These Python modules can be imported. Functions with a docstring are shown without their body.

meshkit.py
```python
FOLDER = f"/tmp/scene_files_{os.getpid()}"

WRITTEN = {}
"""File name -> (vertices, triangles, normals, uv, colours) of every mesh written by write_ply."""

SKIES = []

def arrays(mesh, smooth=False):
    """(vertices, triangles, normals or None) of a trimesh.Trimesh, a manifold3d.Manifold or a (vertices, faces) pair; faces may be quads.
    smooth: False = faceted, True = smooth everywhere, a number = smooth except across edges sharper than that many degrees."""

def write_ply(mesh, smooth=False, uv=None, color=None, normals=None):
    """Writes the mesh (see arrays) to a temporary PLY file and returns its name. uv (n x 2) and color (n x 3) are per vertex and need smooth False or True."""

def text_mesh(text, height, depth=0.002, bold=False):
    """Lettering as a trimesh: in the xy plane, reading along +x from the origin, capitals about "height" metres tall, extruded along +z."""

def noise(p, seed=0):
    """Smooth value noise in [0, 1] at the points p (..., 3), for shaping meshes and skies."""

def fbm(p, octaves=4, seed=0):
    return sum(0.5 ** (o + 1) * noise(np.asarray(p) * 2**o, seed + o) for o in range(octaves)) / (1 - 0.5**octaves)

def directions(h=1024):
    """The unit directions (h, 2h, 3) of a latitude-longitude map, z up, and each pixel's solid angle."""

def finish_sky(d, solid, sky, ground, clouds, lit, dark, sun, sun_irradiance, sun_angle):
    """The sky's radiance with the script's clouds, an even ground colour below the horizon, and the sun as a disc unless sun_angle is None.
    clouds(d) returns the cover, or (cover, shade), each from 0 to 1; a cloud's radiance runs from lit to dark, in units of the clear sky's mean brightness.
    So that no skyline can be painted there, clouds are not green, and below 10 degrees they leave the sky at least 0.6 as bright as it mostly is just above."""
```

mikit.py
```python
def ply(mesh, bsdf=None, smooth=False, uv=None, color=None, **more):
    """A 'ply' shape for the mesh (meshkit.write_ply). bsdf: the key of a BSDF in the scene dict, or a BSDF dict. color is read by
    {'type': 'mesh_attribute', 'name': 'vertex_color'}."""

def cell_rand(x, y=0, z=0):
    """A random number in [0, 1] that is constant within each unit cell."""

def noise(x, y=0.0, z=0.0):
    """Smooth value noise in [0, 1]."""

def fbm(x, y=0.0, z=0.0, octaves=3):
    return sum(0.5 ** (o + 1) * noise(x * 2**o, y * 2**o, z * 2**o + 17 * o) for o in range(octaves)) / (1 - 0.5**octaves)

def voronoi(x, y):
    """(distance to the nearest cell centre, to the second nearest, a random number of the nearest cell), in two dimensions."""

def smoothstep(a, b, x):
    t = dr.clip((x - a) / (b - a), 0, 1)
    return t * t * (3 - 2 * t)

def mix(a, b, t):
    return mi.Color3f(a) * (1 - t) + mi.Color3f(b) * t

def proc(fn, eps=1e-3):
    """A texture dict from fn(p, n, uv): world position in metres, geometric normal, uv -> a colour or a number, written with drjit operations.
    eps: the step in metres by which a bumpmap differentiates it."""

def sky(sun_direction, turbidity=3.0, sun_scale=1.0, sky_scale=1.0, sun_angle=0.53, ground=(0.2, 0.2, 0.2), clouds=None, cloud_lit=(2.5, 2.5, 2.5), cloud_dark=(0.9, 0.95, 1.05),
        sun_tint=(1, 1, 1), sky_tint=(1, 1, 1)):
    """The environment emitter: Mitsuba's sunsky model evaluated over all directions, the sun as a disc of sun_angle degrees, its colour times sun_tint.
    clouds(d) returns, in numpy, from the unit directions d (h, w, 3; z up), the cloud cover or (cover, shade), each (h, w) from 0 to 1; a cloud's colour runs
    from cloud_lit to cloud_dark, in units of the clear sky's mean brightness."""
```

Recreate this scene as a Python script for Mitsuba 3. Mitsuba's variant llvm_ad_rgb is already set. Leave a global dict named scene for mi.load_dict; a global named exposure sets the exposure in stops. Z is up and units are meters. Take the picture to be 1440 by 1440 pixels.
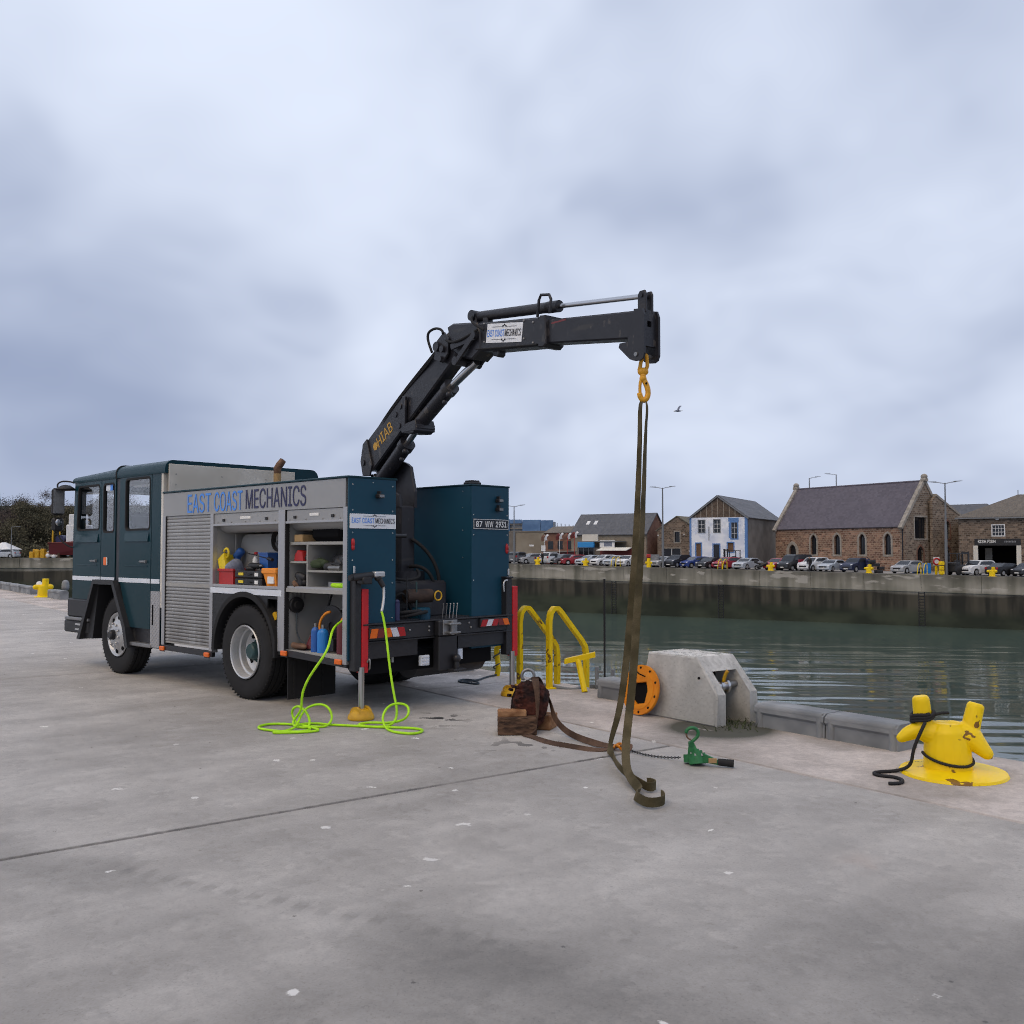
import math, random, numpy as np, trimesh, mitsuba as mi, mikit, meshkit
import drjit as dr
from mikit import proc, fbm, noise, voronoi, smoothstep, mix, cell_rand
from manifold3d import Manifold
from shapely.geometry import Polygon, Point, box as sbox
from shapely import affinity
from scipy.interpolate import CubicSpline
T = mi.ScalarTransform4f
scene, labels = {}, {}
rng = np.random.default_rng(7)
random.seed(7)

# ------------------------------------------------------------------ camera, sky, exposure
EYE, PITCH = 1.612, math.radians(2.368)
scene['camera'] = {'type': 'perspective', 'fov': 56.0, 'fov_axis': 'x', 'near_clip': 0.05, 'far_clip': 9000.0,
                   'to_world': T().look_at(origin=[0, 0, EYE], target=[0, math.cos(PITCH), EYE + math.sin(PITCH)], up=[0, 0, 1])}
exposure = 2.0


def cloud_field(d):
    z = np.maximum(d[..., 2], 0.0)
    q = np.stack([d[..., 0] / (z + .55) * 1.9, d[..., 1] / (z + .55) * 1.9, z * 1.2], -1) + np.array([21.53, 29.34, 36.89])
    w = meshkit.fbm(q * .9 + 3, 3, 5)[..., None] - .5
    big = meshkit.fbm(q * np.array([.75, .8, 1]) + w * .9, 3, 11)
    mid = meshkit.fbm(q * np.array([2.0, 2.2, 1]) + w * 1.6, 4, 23)
    fine = meshkit.fbm(q * np.array([5.5, 6, 1]) + w * 3, 3, 31)
    shade = .43 + 2.15 * (big - .5) + 1.15 * (mid - .5) + .34 * (fine - .5)
    shade = .5 + .5 * np.tanh(1.9 * (shade - .5))
    haze = np.exp(-(z / .08) ** 2) * .5
    shade = shade * (1 - haze) + .62 * haze
    return np.ones_like(shade), np.clip(shade, 0, 1)


scene['sky'] = mikit.sky((-0.30, -0.55, 0.78), turbidity=3, sun_scale=0.20, sun_angle=50, clouds=cloud_field, sun_tint=(1.0, .86, .62),
                         cloud_lit=(2.34, 2.55, 2.98), cloud_dark=(.84, 1.02, 1.50), ground=(0.12, 0.12, 0.12))


# ------------------------------------------------------------------ helpers: keys
def numbered(k):
    if k not in USED:
        USED.add(k)
        return k
    n = 1
    while f'{k}_{n:03d}' in USED:
        n += 1
    USED.add(f'{k}_{n:03d}')
    return f'{k}_{n:03d}'


USED = set()


def thing(name, label, cat, group=None):
    k = numbered(name)
    labels[k] = {'label': label, 'category': cat}
    if group:
        labels[k]['group'] = group
    return k


def part(parent, name, mesh, mat, fr=None, smooth=False, label=None, kind=None):
    k = numbered(parent + '__' + name)
    if fr is not None:
        mesh = mesh.copy()
        mesh.apply_transform(fr)
    scene[k] = mikit.ply(mesh, mat, smooth=smooth)
    if label or kind:
        labels[k] = {}
        if label:
            labels[k]['label'] = label
        if kind:
            labels[k]['kind'] = kind
    return k


def solo(name, mesh, mat, label, cat, fr=None, smooth=False, group=None):
    k = thing(name, label, cat, group)
    if fr is not None:
        mesh = mesh.copy()
        mesh.apply_transform(fr)
    scene[k] = mikit.ply(mesh, mat, smooth=smooth)
    return k


def struct(name, mesh, mat, smooth=False):
    k = numbered(name)
    labels[k] = {'kind': 'structure'}
    if mesh is not None:
        scene[k] = mikit.ply(mesh, mat, smooth=smooth)
    return k


# ------------------------------------------------------------------ helpers: meshes
cat = trimesh.util.concatenate


def hull(pts):
    m = Manifold.hull_points(np.asarray(pts, float)).to_mesh()
    return trimesh.Trimesh(m.vert_properties[:, :3], m.tri_verts, process=False)


def bx(x0, x1, y0, y1, z0, z1, c=0.0):
    x0, x1 = min(x0, x1), max(x0, x1)
    y0, y1 = min(y0, y1), max(y0, y1)
    z0, z1 = min(z0, z1), max(z0, z1)
    if c <= 0:
        m = trimesh.creation.box(extents=(x1 - x0, y1 - y0, z1 - z0))
        m.apply_translation(((x0 + x1) / 2, (y0 + y1) / 2, (z0 + z1) / 2))
        return m
    c = min(c, (x1 - x0) * .45, (y1 - y0) * .45, (z1 - z0) * .45)
    pts = []
    for a, ia in ((x0, c), (x1, -c)):
        for b, ib in ((y0, c), (y1, -c)):
            for d, id_ in ((z0, c), (z1, -c)):
                pts += [(a + ia, b + ib, d), (a + ia, b, d + id_), (a, b + ib, d + id_)]
    return hull(pts)


def cyl(a, b, r, r2=None, n=14, caps=True):
    a, b = np.asarray(a, float), np.asarray(b, float)
    r2 = r if r2 is None else r2
    d = b - a
    L = np.linalg.norm(d)
    d = d / L
    u = np.cross(d, [0, 0, 1] if abs(d[2]) < .9 else [1, 0, 0])
    u /= np.linalg.norm(u)
    w = np.cross(d, u)
    an = np.arange(n) * 2 * np.pi / n
    ring = np.cos(an)[:, None] * u + np.sin(an)[:, None] * w
    v = np.vstack([a + ring * r, b + ring * r2, [a], [b]])
    i = np.arange(n)
    j = (i + 1) % n
    f = [np.stack([i, j, j + n], 1), np.stack([i, j + n, i + n], 1)]
    if caps:
        f += [np.stack([j, i, i * 0 + 2 * n], 1), np.stack([i + n, j + n, i * 0 + 2 * n + 1], 1)]
    return trimesh.Trimesh(v, np.vstack(f), process=False)


def spline(P, n):
    P = np.asarray(P, float)
    s = np.r_[0, np.cumsum(np.maximum(np.linalg.norm(np.diff(P, axis=0), axis=1), 1e-6) ** .7)]
    return CubicSpline(s, P)(np.linspace(0, s[-1], n))


def tube(P, r, n=8, seg=None, caps=True):
    P = np.asarray(P, float)
    if seg:
        P = spline(P, seg)
    t = np.gradient(P, axis=0)
    t /= np.linalg.norm(t, axis=1, keepdims=True) + 1e-12
    u = np.cross(t[0], [0, 0, 1] if abs(t[0][2]) < .9 else [1, 0, 0])
    an = np.arange(n) * 2 * np.pi / n
    rings = []
    for k in range(len(P)):
        u = u - t[k] * (u @ t[k])
        u /= np.linalg.norm(u) + 1e-12
        w = np.cross(t[k], u)
        rr = r[k] if np.ndim(r) else r
        rings.append(P[k] + rr * (np.cos(an)[:, None] * u + np.sin(an)[:, None] * w))
    v = np.vstack(rings + [[P[0]], [P[-1]]])
    i = np.arange(n)
    j = (i + 1) % n
    f = []
    for k in range(len(P) - 1):
        a, b = k * n, (k + 1) * n
        f += [np.stack([i + a, j + a, j + b], 1), np.stack([i + a, j + b, i + b], 1)]
    if caps:
        e = len(P) * n
        f += [np.stack([j, i, i * 0 + e], 1), np.stack([i + e - n, j + e - n, i * 0 + e + 1], 1)]
    return trimesh.Trimesh(v, np.vstack(f), process=False)


def ribbon(P, W, width, th, seg):
    """A flat band along P; W: direction of its width at each point."""
    P, W = spline(P, seg), spline(W, seg)
    t = np.gradient(P, axis=0)
    t /= np.linalg.norm(t, axis=1, keepdims=True)
    W = W - t * (W * t).sum(1, keepdims=True)
    W /= np.linalg.norm(W, axis=1, keepdims=True)
    N = np.cross(t, W)
    a, b = width / 2, th / 2
    sec = [(-a, -b), (a, -b), (a, b), (-a, b)]
    v = np.stack([P + x * W + y * N for x, y in sec], 1).reshape(-1, 3)
    f = []
    for k in range(seg - 1):
        for q in range(4):
            i, j = k * 4 + q, k * 4 + (q + 1) % 4
            f += [(i, j, j + 4), (i, j + 4, i + 4)]
    e = (seg - 1) * 4
    f += [(0, 2, 1), (0, 3, 2), (e, e + 1, e + 2), (e, e + 2, e + 3)]
    m = trimesh.Trimesh(v, f, process=False)
    return m


def poly(p):
    return p if hasattr(p, 'exterior') else Polygon(p)


AX = {'y': np.array([[1, 0, 0, 0], [0, 0, 1, 0], [0, 1, 0, 0], [0, 0, 0, 1.]]), 'x': np.array([[0, 0, 1, 0], [1, 0, 0, 0], [0, 1, 0, 0], [0, 0, 0, 1.]]), 'z': np.eye(4)}


def prism(p, a, b, axis='y'):
    """polygon (x,z) along y; (y,z) along x; (x,y) along z"""
    a, b = min(a, b), max(a, b)
    out = []
    q = poly(p)
    for g in getattr(q, 'geoms', [q]):
        m = trimesh.creation.extrude_polygon(g, b - a, engine='earcut')
        m.apply_translation((0, 0, a))
        m.apply_transform(AX[axis])
        out.append(m)
    return cat(out)


def bevel(p, w, c=.015, axis='y', mid=0.0):
    """convex polygon, thickness 2w, chamfered"""
    q = poly(p)
    s = q.buffer(-c, join_style=2)
    a = np.array(q.exterior.coords[:-1])
    b = np.array(s.exterior.coords[:-1])
    pts = [(x, mid + g * (w - c), z) for x, z in a for g in (-1, 1)] + [(x, mid + g * w, z) for x, z in b for g in (-1, 1)]
    m = hull(pts)
    if axis == 'x':
        m.apply_transform(np.array([[0, 1, 0, 0], [1, 0, 0, 0], [0, 0, 1, 0], [0, 0, 0, 1.]]))
    return m


def lathe(prof, n=32, axis='z', at=(0, 0, 0)):
    m = trimesh.creation.revolve(np.asarray(prof, float), sections=n)
    if axis == 'y':
        m.apply_transform(np.array([[1, 0, 0, 0], [0, 0, 1, 0], [0, 1, 0, 0], [0, 0, 0, 1.]]))
    if axis == 'x':
        m.apply_transform(np.array([[0, 0, 1, 0], [0, 1, 0, 0], [1, 0, 0, 0], [0, 0, 0, 1.]]))
    m.apply_translation(at)
    return m


def ball(c, r, sub=2):
    m = trimesh.creation.icosphere(subdivisions=sub, radius=1.0)
    m.apply_scale(np.broadcast_to(np.asarray(r, float), 3))
    m.apply_translation(c)
    return m


def lettering(text, org, xd, yd, w, h, depth=.003, bold=False):
    m = meshkit.text_mesh(text, 0.1, .01, bold)
    lo, hi = m.bounds
    m.apply_translation(-lo)
    m.apply_scale([w / (hi[0] - lo[0]), h / (hi[1] - lo[1]), depth / .01])
    xd, yd = np.asarray(xd, float), np.asarray(yd, float)
    M = np.eye(4)
    M[:3, 0], M[:3, 1] = xd / np.linalg.norm(xd), yd / np.linalg.norm(yd)
    M[:3, 2] = np.cross(M[:3, 0], M[:3, 1])
    M[:3, 3] = org
    m.apply_transform(M)
    return m


def lettering_in(fr, text, org, xd, yd, w, h, depth=.003, bold=False):
    """the same, laid out in a frame that may mirror: the lettering reads right in the world"""
    P = (fr @ np.r_[np.asarray(org, float), 1])[:3]
    return lettering(text, P, fr[:3, :3] @ np.asarray(xd, float), fr[:3, :3] @ np.asarray(yd, float), w, h, depth, bold)


def chain_solid(joints, bones, res=.02, smooth=8):
    """one continuous smoothed solid from spheres joined by hulls"""
    M = Manifold()
    for b in bones:
        pts = [trimesh.creation.icosphere(subdivisions=2, radius=joints[k][1]).vertices + np.array(joints[k][0]) for k in b]
        M = M + Manifold.hull_points(np.vstack(pts))
    m = M.refine_to_length(res).to_mesh()
    m = trimesh.Trimesh(m.vert_properties[:, :3], m.tri_verts, process=True)
    if smooth:
        trimesh.smoothing.filter_taubin(m, lamb=.5, nu=.52, iterations=smooth)
    return m


# ------------------------------------------------------------------ frames
YAW = math.radians(136.461)
TF, TR = np.array([math.cos(YAW), math.sin(YAW)]), np.array([math.sin(YAW), -math.cos(YAW)])
TK = np.eye(4)                                                # truck: X forward from its tail, Y to its right, Z up
TK[:2, 0], TK[:2, 1], TK[:2, 3] = TF, TR, (-1.599, 9.340)
QE, QN = np.array([-.597, .802]), np.array([.802, .597])
QU = np.eye(4)                                                # quay: s along its edge, n towards the water
QU[:2, 0], QU[:2, 1] = QE, QN
CR = np.eye(4)                                                # crane: t along the jib, w across, z up
CU = np.array([.64, -.768]) / np.hypot(.64, .768)
CR[:2, 0], CR[:2, 1], CR[:2, 3] = CU, (-CU[1], CU[0]), (-1.2, 10.65)
DF, NF, PL = np.array([.83777, -.54603]), np.array([.54603, .83777]), np.array([-.5, 135.])
FA = np.eye(4)                                                # far quay: t along it, k inland
FA[:2, 0], FA[:2, 1], FA[:2, 3] = DF, NF, PL
WATER = -6.5


def gz(x, y):
    t = (np.asarray(x) - PL[0]) * DF[0] + (np.asarray(y) - PL[1]) * DF[1]
    return np.clip(-.08 - .0151 * t, -1.3, .58)


def fz(t):
    return float(np.clip(-.08 - .0151 * t, -1.3, .58))


def shift(x, y, z, fr=None):
    M = np.eye(4)
    M[:3, 3] = x, y, z
    return M if fr is None else fr @ M


def turn(deg, x=0, y=0, z=0):
    a = math.radians(deg)
    M = np.eye(4)
    M[:2, :2] = [[math.cos(a), -math.sin(a)], [math.sin(a), math.cos(a)]]
    M[:3, 3] = x, y, z
    return M


# ------------------------------------------------------------------ materials
def mat(name, color, rough=.6, metal=0.0, spec=.5, bump=None, **more):
    b = {'type': 'principled', 'base_color': color if isinstance(color, dict) else {'type': 'rgb', 'value': list(color)}, 'roughness': rough, 'metallic': metal, 'specular': spec, **more}
    if bump:
        b = {'type': 'bumpmap', 'texture': bump[0], 'scale': bump[1], 'bsdf': b}
    scene[name] = {'type': 'twosided', 'bsdf': b}
    return name


C3 = mi.Color3f


def vary(c, amp, s, c2=None):
    def fn(p, n, uv):
        f = fbm(p.x * s, p.y * s, p.z * s, 4)
        if c2 is None:
            return C3(c) * (1 - amp + 2 * amp * f)
        return mix(c, c2, smoothstep(.5 - amp, .5 + amp, f))
    return proc(fn)


def quay_fn(p, n, uv):
    a = fbm(p.x * .42, p.y * .42, 1.0, 4)
    b = fbm(p.x * 2.3, p.y * 2.3, 4.0, 4)
    c = fbm(p.x * 21, p.y * 21, 2.0, 3)
    g = noise(p.x * 115, p.y * 115, 1.0)
    g2 = noise(p.x * 260, p.y * 260, 5.0)
    sw = fbm((p.x * .75 + p.y * .66) * .7, (p.x * -.66 + p.y * .75) * 4.2, 3.0, 3)
    v = smoothstep(.28, .72, .45 * a + .3 * b + .25 * sw)
    col = mix((.262, .249, .234), (.385, .368, .347), v) * (.90 + .20 * c) * (.91 + .11 * g + .07 * g2)
    pit = smoothstep(.78, .92, noise(p.x * 120, p.y * 120, 9.0))
    col = col * (1 - .13 * pit) * (.93 + .14 * noise(p.x * 9 + 3 * c, p.y * 9, 31.0))
    # the tyre smear sweeping across the foreground, with its tread blocks
    line = (p.y + .5 * p.x - 3.80 + .10 * (b - .5)) * .894
    along = (p.x - .5 * p.y) * .894
    m = dr.exp(-dr.square(line / .24)) * smoothstep(.30, .6, fbm(p.x * 1.1, p.y * 1.1, 7.0, 3) + .12) * smoothstep(.7, -.1, p.x) * smoothstep(-5.5, -3, p.x)
    tread = smoothstep(.30, .70, .5 + .5 * dr.sin(along * 46 + 5 * line)) * dr.exp(-dr.square((line - .17) / .07))
    col = col * (1 - .26 * m) * (1 - .20 * dr.exp(-dr.square((line - .17) / .07)) * tread * smoothstep(.9, -.2, p.x) * smoothstep(-3, -1.5, p.x) * smoothstep(.3, .5, b))
    worn = smoothstep(.40, .66, fbm(p.x * .55 + 9, p.y * .55, 11.0, 4)) * smoothstep(5.6, 3.6, p.y)
    col = col * (1 - .24 * worn)
    ln2 = p.x * .80 - p.y * .60 + .22 * p.y * dr.sin(p.y * .12) + 1.15
    col = col * (1 - .07 * smoothstep(.3, .6, b) * dr.exp(-dr.square(ln2 / .15)))
    s = p.x * float(QE[0]) + p.y * float(QE[1])
    dj = dr.abs(s - 5.7)
    col = col * (1 - .55 * smoothstep(.035, .0, dj - .03 * (c - .4)) * smoothstep(.30, .55, b + .12))
    # drips of oil by the lump and the rear jack
    oil = smoothstep(.56, .64, fbm(p.x * 7, p.y * 7, 5.0, 4))
    col = mix(col, (.03, .029, .028), oil * dr.exp(-(dr.square((p.x + .70) * 2.2) + dr.square((p.y - 9.35) * 1.4)) * 3.5))
    dd = smoothstep(.70, .74, noise(p.x * 15, p.y * 9, 21.0)) * dr.exp(-(dr.square((p.x - .1) * 1.3) + dr.square((p.y - 8.1) * 1.6)) * 4)
    col = col * (1 - .6 * dd)
    d1, d2, r = voronoi(p.x * 1.25 + .3 * b, p.y * 1.25)
    spat = smoothstep(.034, .016, d1 + .11 * (fbm(p.x * 24, p.y * 24, 8.0, 4) - .5)) * smoothstep(.58, .60, r)
    col = mix(col, (.70, .69, .67), spat * (.45 + .4 * cell_rand(r * 9000)))
    d1, d2, r = voronoi(p.x * 3.1 + 5, p.y * 3.1)
    dots = smoothstep(.04, .015, d1) * smoothstep(.88, .90, r)
    col = mix(col, (.08, .075, .07), dots * .8)
    rust = dr.exp(-(dr.square(p.x - 1.93) + dr.square(p.y - 5.0)) * 30) * smoothstep(.4, .6, b)
    return mix(col, (.27, .17, .12), rust * .55)


def cope_fn(p, n, uv):
    b = fbm(p.x * 1.7, p.y * 1.7, 4.0, 4)
    c = fbm(p.x * 24, p.y * 24, p.z * 24, 3)
    col = mix((.29, .262, .242), (.43, .388, .362), smoothstep(.3, .7, b)) * (.84 + .32 * c) * (.92 + .16 * noise(p.x * 120, p.y * 120, 3.0))
    s = p.x * QE[0] + p.y * QE[1]
    w = p.x * QN[0] + p.y * QN[1]
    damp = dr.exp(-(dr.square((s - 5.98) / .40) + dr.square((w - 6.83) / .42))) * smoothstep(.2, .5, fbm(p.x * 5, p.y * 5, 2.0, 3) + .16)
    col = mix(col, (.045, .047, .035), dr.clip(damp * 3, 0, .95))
    d1, d2, r = voronoi(p.x * 2.1 + .3 * b, p.y * 2.1)
    spat = smoothstep(.06, .02, d1 + .1 * (c - .5)) * smoothstep(.8, .82, r)
    return mix(col, (.7, .69, .66), spat * .75)


def fine_h(p, n, uv):
    return fbm(p.x * 45, p.y * 45, p.z * 45, 3)


mat('quay_concrete', proc(quay_fn), .62, spec=.35, bump=(proc(fine_h, 2e-3), .0022))
mat('cope_concrete', proc(cope_fn), .75, spec=.3, bump=(proc(fine_h, 2e-3), .003))
mat('joint_dark', (.035, .034, .032), .9)


def pale_fn(p, n, uv):
    a = fbm(p.x * 3, p.y * 3, p.z * 1.2, 4)
    c = fbm(p.x * 40, p.y * 40, p.z * 40, 2)
    top = smoothstep(.5, .9, n.z)
    col = mix((.38, .38, .365), (.53, .525, .505), smoothstep(.3, .7, a)) * (.88 + .24 * c) * (1 - .16 * smoothstep(.78, .86, noise(p.x * 70, p.y * 70, p.z * 70))) * (1 - .14 * smoothstep(.5, .75, fbm(p.x * 9, p.y * 9, p.z * 1.1, 3)))
    lich = smoothstep(.56, .62, fbm(p.x * 26, p.y * 26, 3.0, 3)) * top
    low = smoothstep(.2, .0, p.z - .1 * fbm(p.x * 9, p.y * 9, 0, 2)) * .55
    col = mix(col, (.10, .105, .09), lich * .6)
    return mix(col, (.09, .095, .07), low * smoothstep(.35, .6, a))


mat('pale_concrete', proc(pale_fn), .8, spec=.3, bump=(proc(fine_h, 2e-3), .003))
mat('kerb_grey', vary((.13, .14, .152), .35, 4.0, (.25, .262, .275)), .7, bump=(proc(fine_h, 2e-3), .003))


def farwall_fn(p, n, uv):
    t = (p.x - float(PL[0])) * float(DF[0]) + (p.y - float(PL[1])) * float(DF[1])
    top = -.08 - .0151 * t
    top = dr.clip(top, -1.3, .58)
    d = top - p.z
    a = fbm(t * .25, p.z * .6, p.y * .1, 4)
    st = fbm(t * 1.1, p.z * .12, 3.0, 4)
    band = mix((.115, .112, .09), (.30, .285, .245), smoothstep(.25, .75, .6 * st + .4 * a))
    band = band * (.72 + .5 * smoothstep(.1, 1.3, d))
    scuff = smoothstep(.66, .75, fbm(t * .5 + p.z * .3, p.z * 1.6, 9.0, 3)) * smoothstep(1.9, 1.2, d)
    band = mix(band, (.48, .46, .42), scuff * .6)
    wet = mix((.020, .020, .016), (.068, .062, .047), smoothstep(.3, .7, st))
    weed = mix((.02, .026, .017), (.045, .055, .035), smoothstep(.3, .7, a))
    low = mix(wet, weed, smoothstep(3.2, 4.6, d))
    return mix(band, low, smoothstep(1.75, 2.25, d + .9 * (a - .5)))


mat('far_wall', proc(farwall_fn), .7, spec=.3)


def far_ground_fn(p, n, uv):
    a = fbm(p.x * .2, p.y * .2, 0, 4)
    return mix((.10, .10, .10), (.19, .185, .18), smoothstep(.3, .7, a))


mat('far_asphalt', proc(far_ground_fn), .85, spec=.3)
mat('water_surface', (.030, .058, .052), .06, spec=.5, eta=1.33) if False else None
scene['water_surface'] = {'type': 'principled', 'base_color': {'type': 'rgb', 'value': [.042, .064, .055]}, 'roughness': .05, 'eta': 1.33}


def green_fn(p, n, uv):
    a = fbm(p.x * 2, p.y * 2, p.z * 2, 4)
    st = fbm(p.x * 7, p.y * 7, p.z * .7, 3)
    col = C3(.006, .033, .046) * (.85 + .3 * a)
    dust = smoothstep(.55, .8, st) * .025 + smoothstep(1.2, .4, p.z) * .05
    return mix(col, (.10, .12, .125), dust)


mat('truck_green', proc(green_fn), .24, spec=.14)


def rear_fn(p, n, uv):
    a = fbm(p.x * 3, p.y * 3, p.z * 1.5, 4)
    return mix((.006, .044, .077), (.010, .059, .096), a)


mat('locker_blue', proc(rear_fn), .42, spec=.25)


def alu_fn(p, n, uv):
    a = fbm(p.x * 1.6, p.y * 1.6, p.z * 1.6, 4)
    st = fbm(p.x * 9, p.y * 9, p.z * .8, 3)
    low = smoothstep(1.35, .5, p.z + .5 * (a - .5))
    dent = smoothstep(.55, .7, fbm(p.x * 5, p.y * 5, p.z * 16, 3))
    col = mix((.30, .30, .30), (.38, .38, .375), a)
    return mix(col, (.15, .14, .13), dr.clip(low * .6 * smoothstep(.35, .6, st) + .12 * smoothstep(.6, .75, st) + .22 * low * dent, 0, 1))


mat('aluminium', proc(alu_fn), .45, metal=.45, spec=.5)
mat('alu_trim', (.42, .42, .43), .4, metal=.6)
mat('cab_back_panel', vary((.46, .43, .37), .22, 1.6, (.64, .62, .58)), .55)
mat('interior_grey', vary((.30, .30, .29), .22, 4.0), .7)
mat('lining_grey', (.20, .225, .26), .6)
mat('black_paint', vary((.016, .016, .019), .3, 5.0), .42, spec=.5)
def crane_fn(p, n, uv):
    a = fbm(p.x * 4, p.y * 4, p.z * 4, 4)
    b = fbm(p.x * 22, p.y * 22, p.z * 9, 3)
    col = mix((.013, .013, .017), (.024, .024, .030), a)
    scuff = smoothstep(.66, .74, b) * smoothstep(.45, .65, fbm(p.x * 2.2, p.y * 2.2, p.z * 2.2 + 7, 3))
    col = mix(col, (.085, .075, .068), scuff * .7)
    return mix(col, (.05, .045, .04), smoothstep(.6, .8, fbm(p.x * 3, p.y * 3, p.z * 14, 3)) * .5)


mat('crane_paint', proc(crane_fn), .40, spec=.4)
mat('black_rubber', vary((.017, .017, .018), .25, 8.0), .75, spec=.3)
mat('black_plastic', (.014, .014, .016), .5)
mat('dark_void', (.008, .008, .009), .9, spec=.1)
mat('red_strip', (.52, .012, .018), .5)
mat('bright_steel', (.55, .55, .56), .22, metal=1.0)
mat('dull_steel', vary((.28, .28, .28), .3, 14.0), .45, metal=.8)
mat('rim_silver', vary((.50, .51, .52), .18, 6.0), .38, metal=.55)
mat('hub_green', vary((.02, .055, .058), .4, 12.0), .5)
mat('lamp_orange', (.75, .14, .01), .25)
mat('lamp_red', (.38, .012, .015), .25)
mat('lamp_dark_red', (.16, .02, .018), .3)
mat('lamp_white', (.62, .62, .66), .25)
mat('reflective_white', vary((.62, .66, .72), .1, 8.0), .35)
mat('sign_white', (.72, .74, .77), .4)
mat('letter_blue', (.06, .24, .72), .45)
mat('letter_navy', (.022, .024, .085), .45)
mat('letter_black', (.012, .012, .02), .5)
mat('letter_pale', (.72, .72, .70), .5)
mat('letter_yellow', (.50, .28, .03), .5)
mat('plate_black', (.008, .010, .016), .4)


def yellow_fn(p, n, uv):
    a = fbm(p.x * 5, p.y * 5, p.z * 5, 4)
    b = fbm(p.x * 14, p.y * 14, p.z * 14, 3)
    col = mix((.74, .50, .002), (.86, .62, .004), a)
    chip = smoothstep(.655, .68, b) * smoothstep(.48, .6, fbm(p.x * 2.7, p.y * 2.7, p.z * 2.7 + 4, 2))
    return mix(col, (.13, .05, .02), chip * .9)


mat('yellow_paint', proc(yellow_fn), .38, spec=.3)
mat('yellow_metal', vary((.42, .22, .008), .35, 12.0, (.62, .36, .01)), .5)
mat('orange_paint', vary((.72, .25, .006), .3, 9.0, (.62, .19, .006)), .5)
mat('hook_yellow', vary((.62, .30, .012), .3, 30.0), .45)
mat('hose_lime', vary((.34, .66, .010), .35, 16.0, (.46, .84, .02)), .40, spec=.3)


def web_fn(c, c2):
    def fn(p, n, uv):
        a = fbm(p.x * 6, p.y * 6, p.z * 6, 3)
        w = fbm(p.x * 130, p.y * 130, p.z * 130, 2)
        return mix(c, c2, smoothstep(.35, .65, a)) * (.7 + .6 * w)
    return proc(fn)


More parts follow.
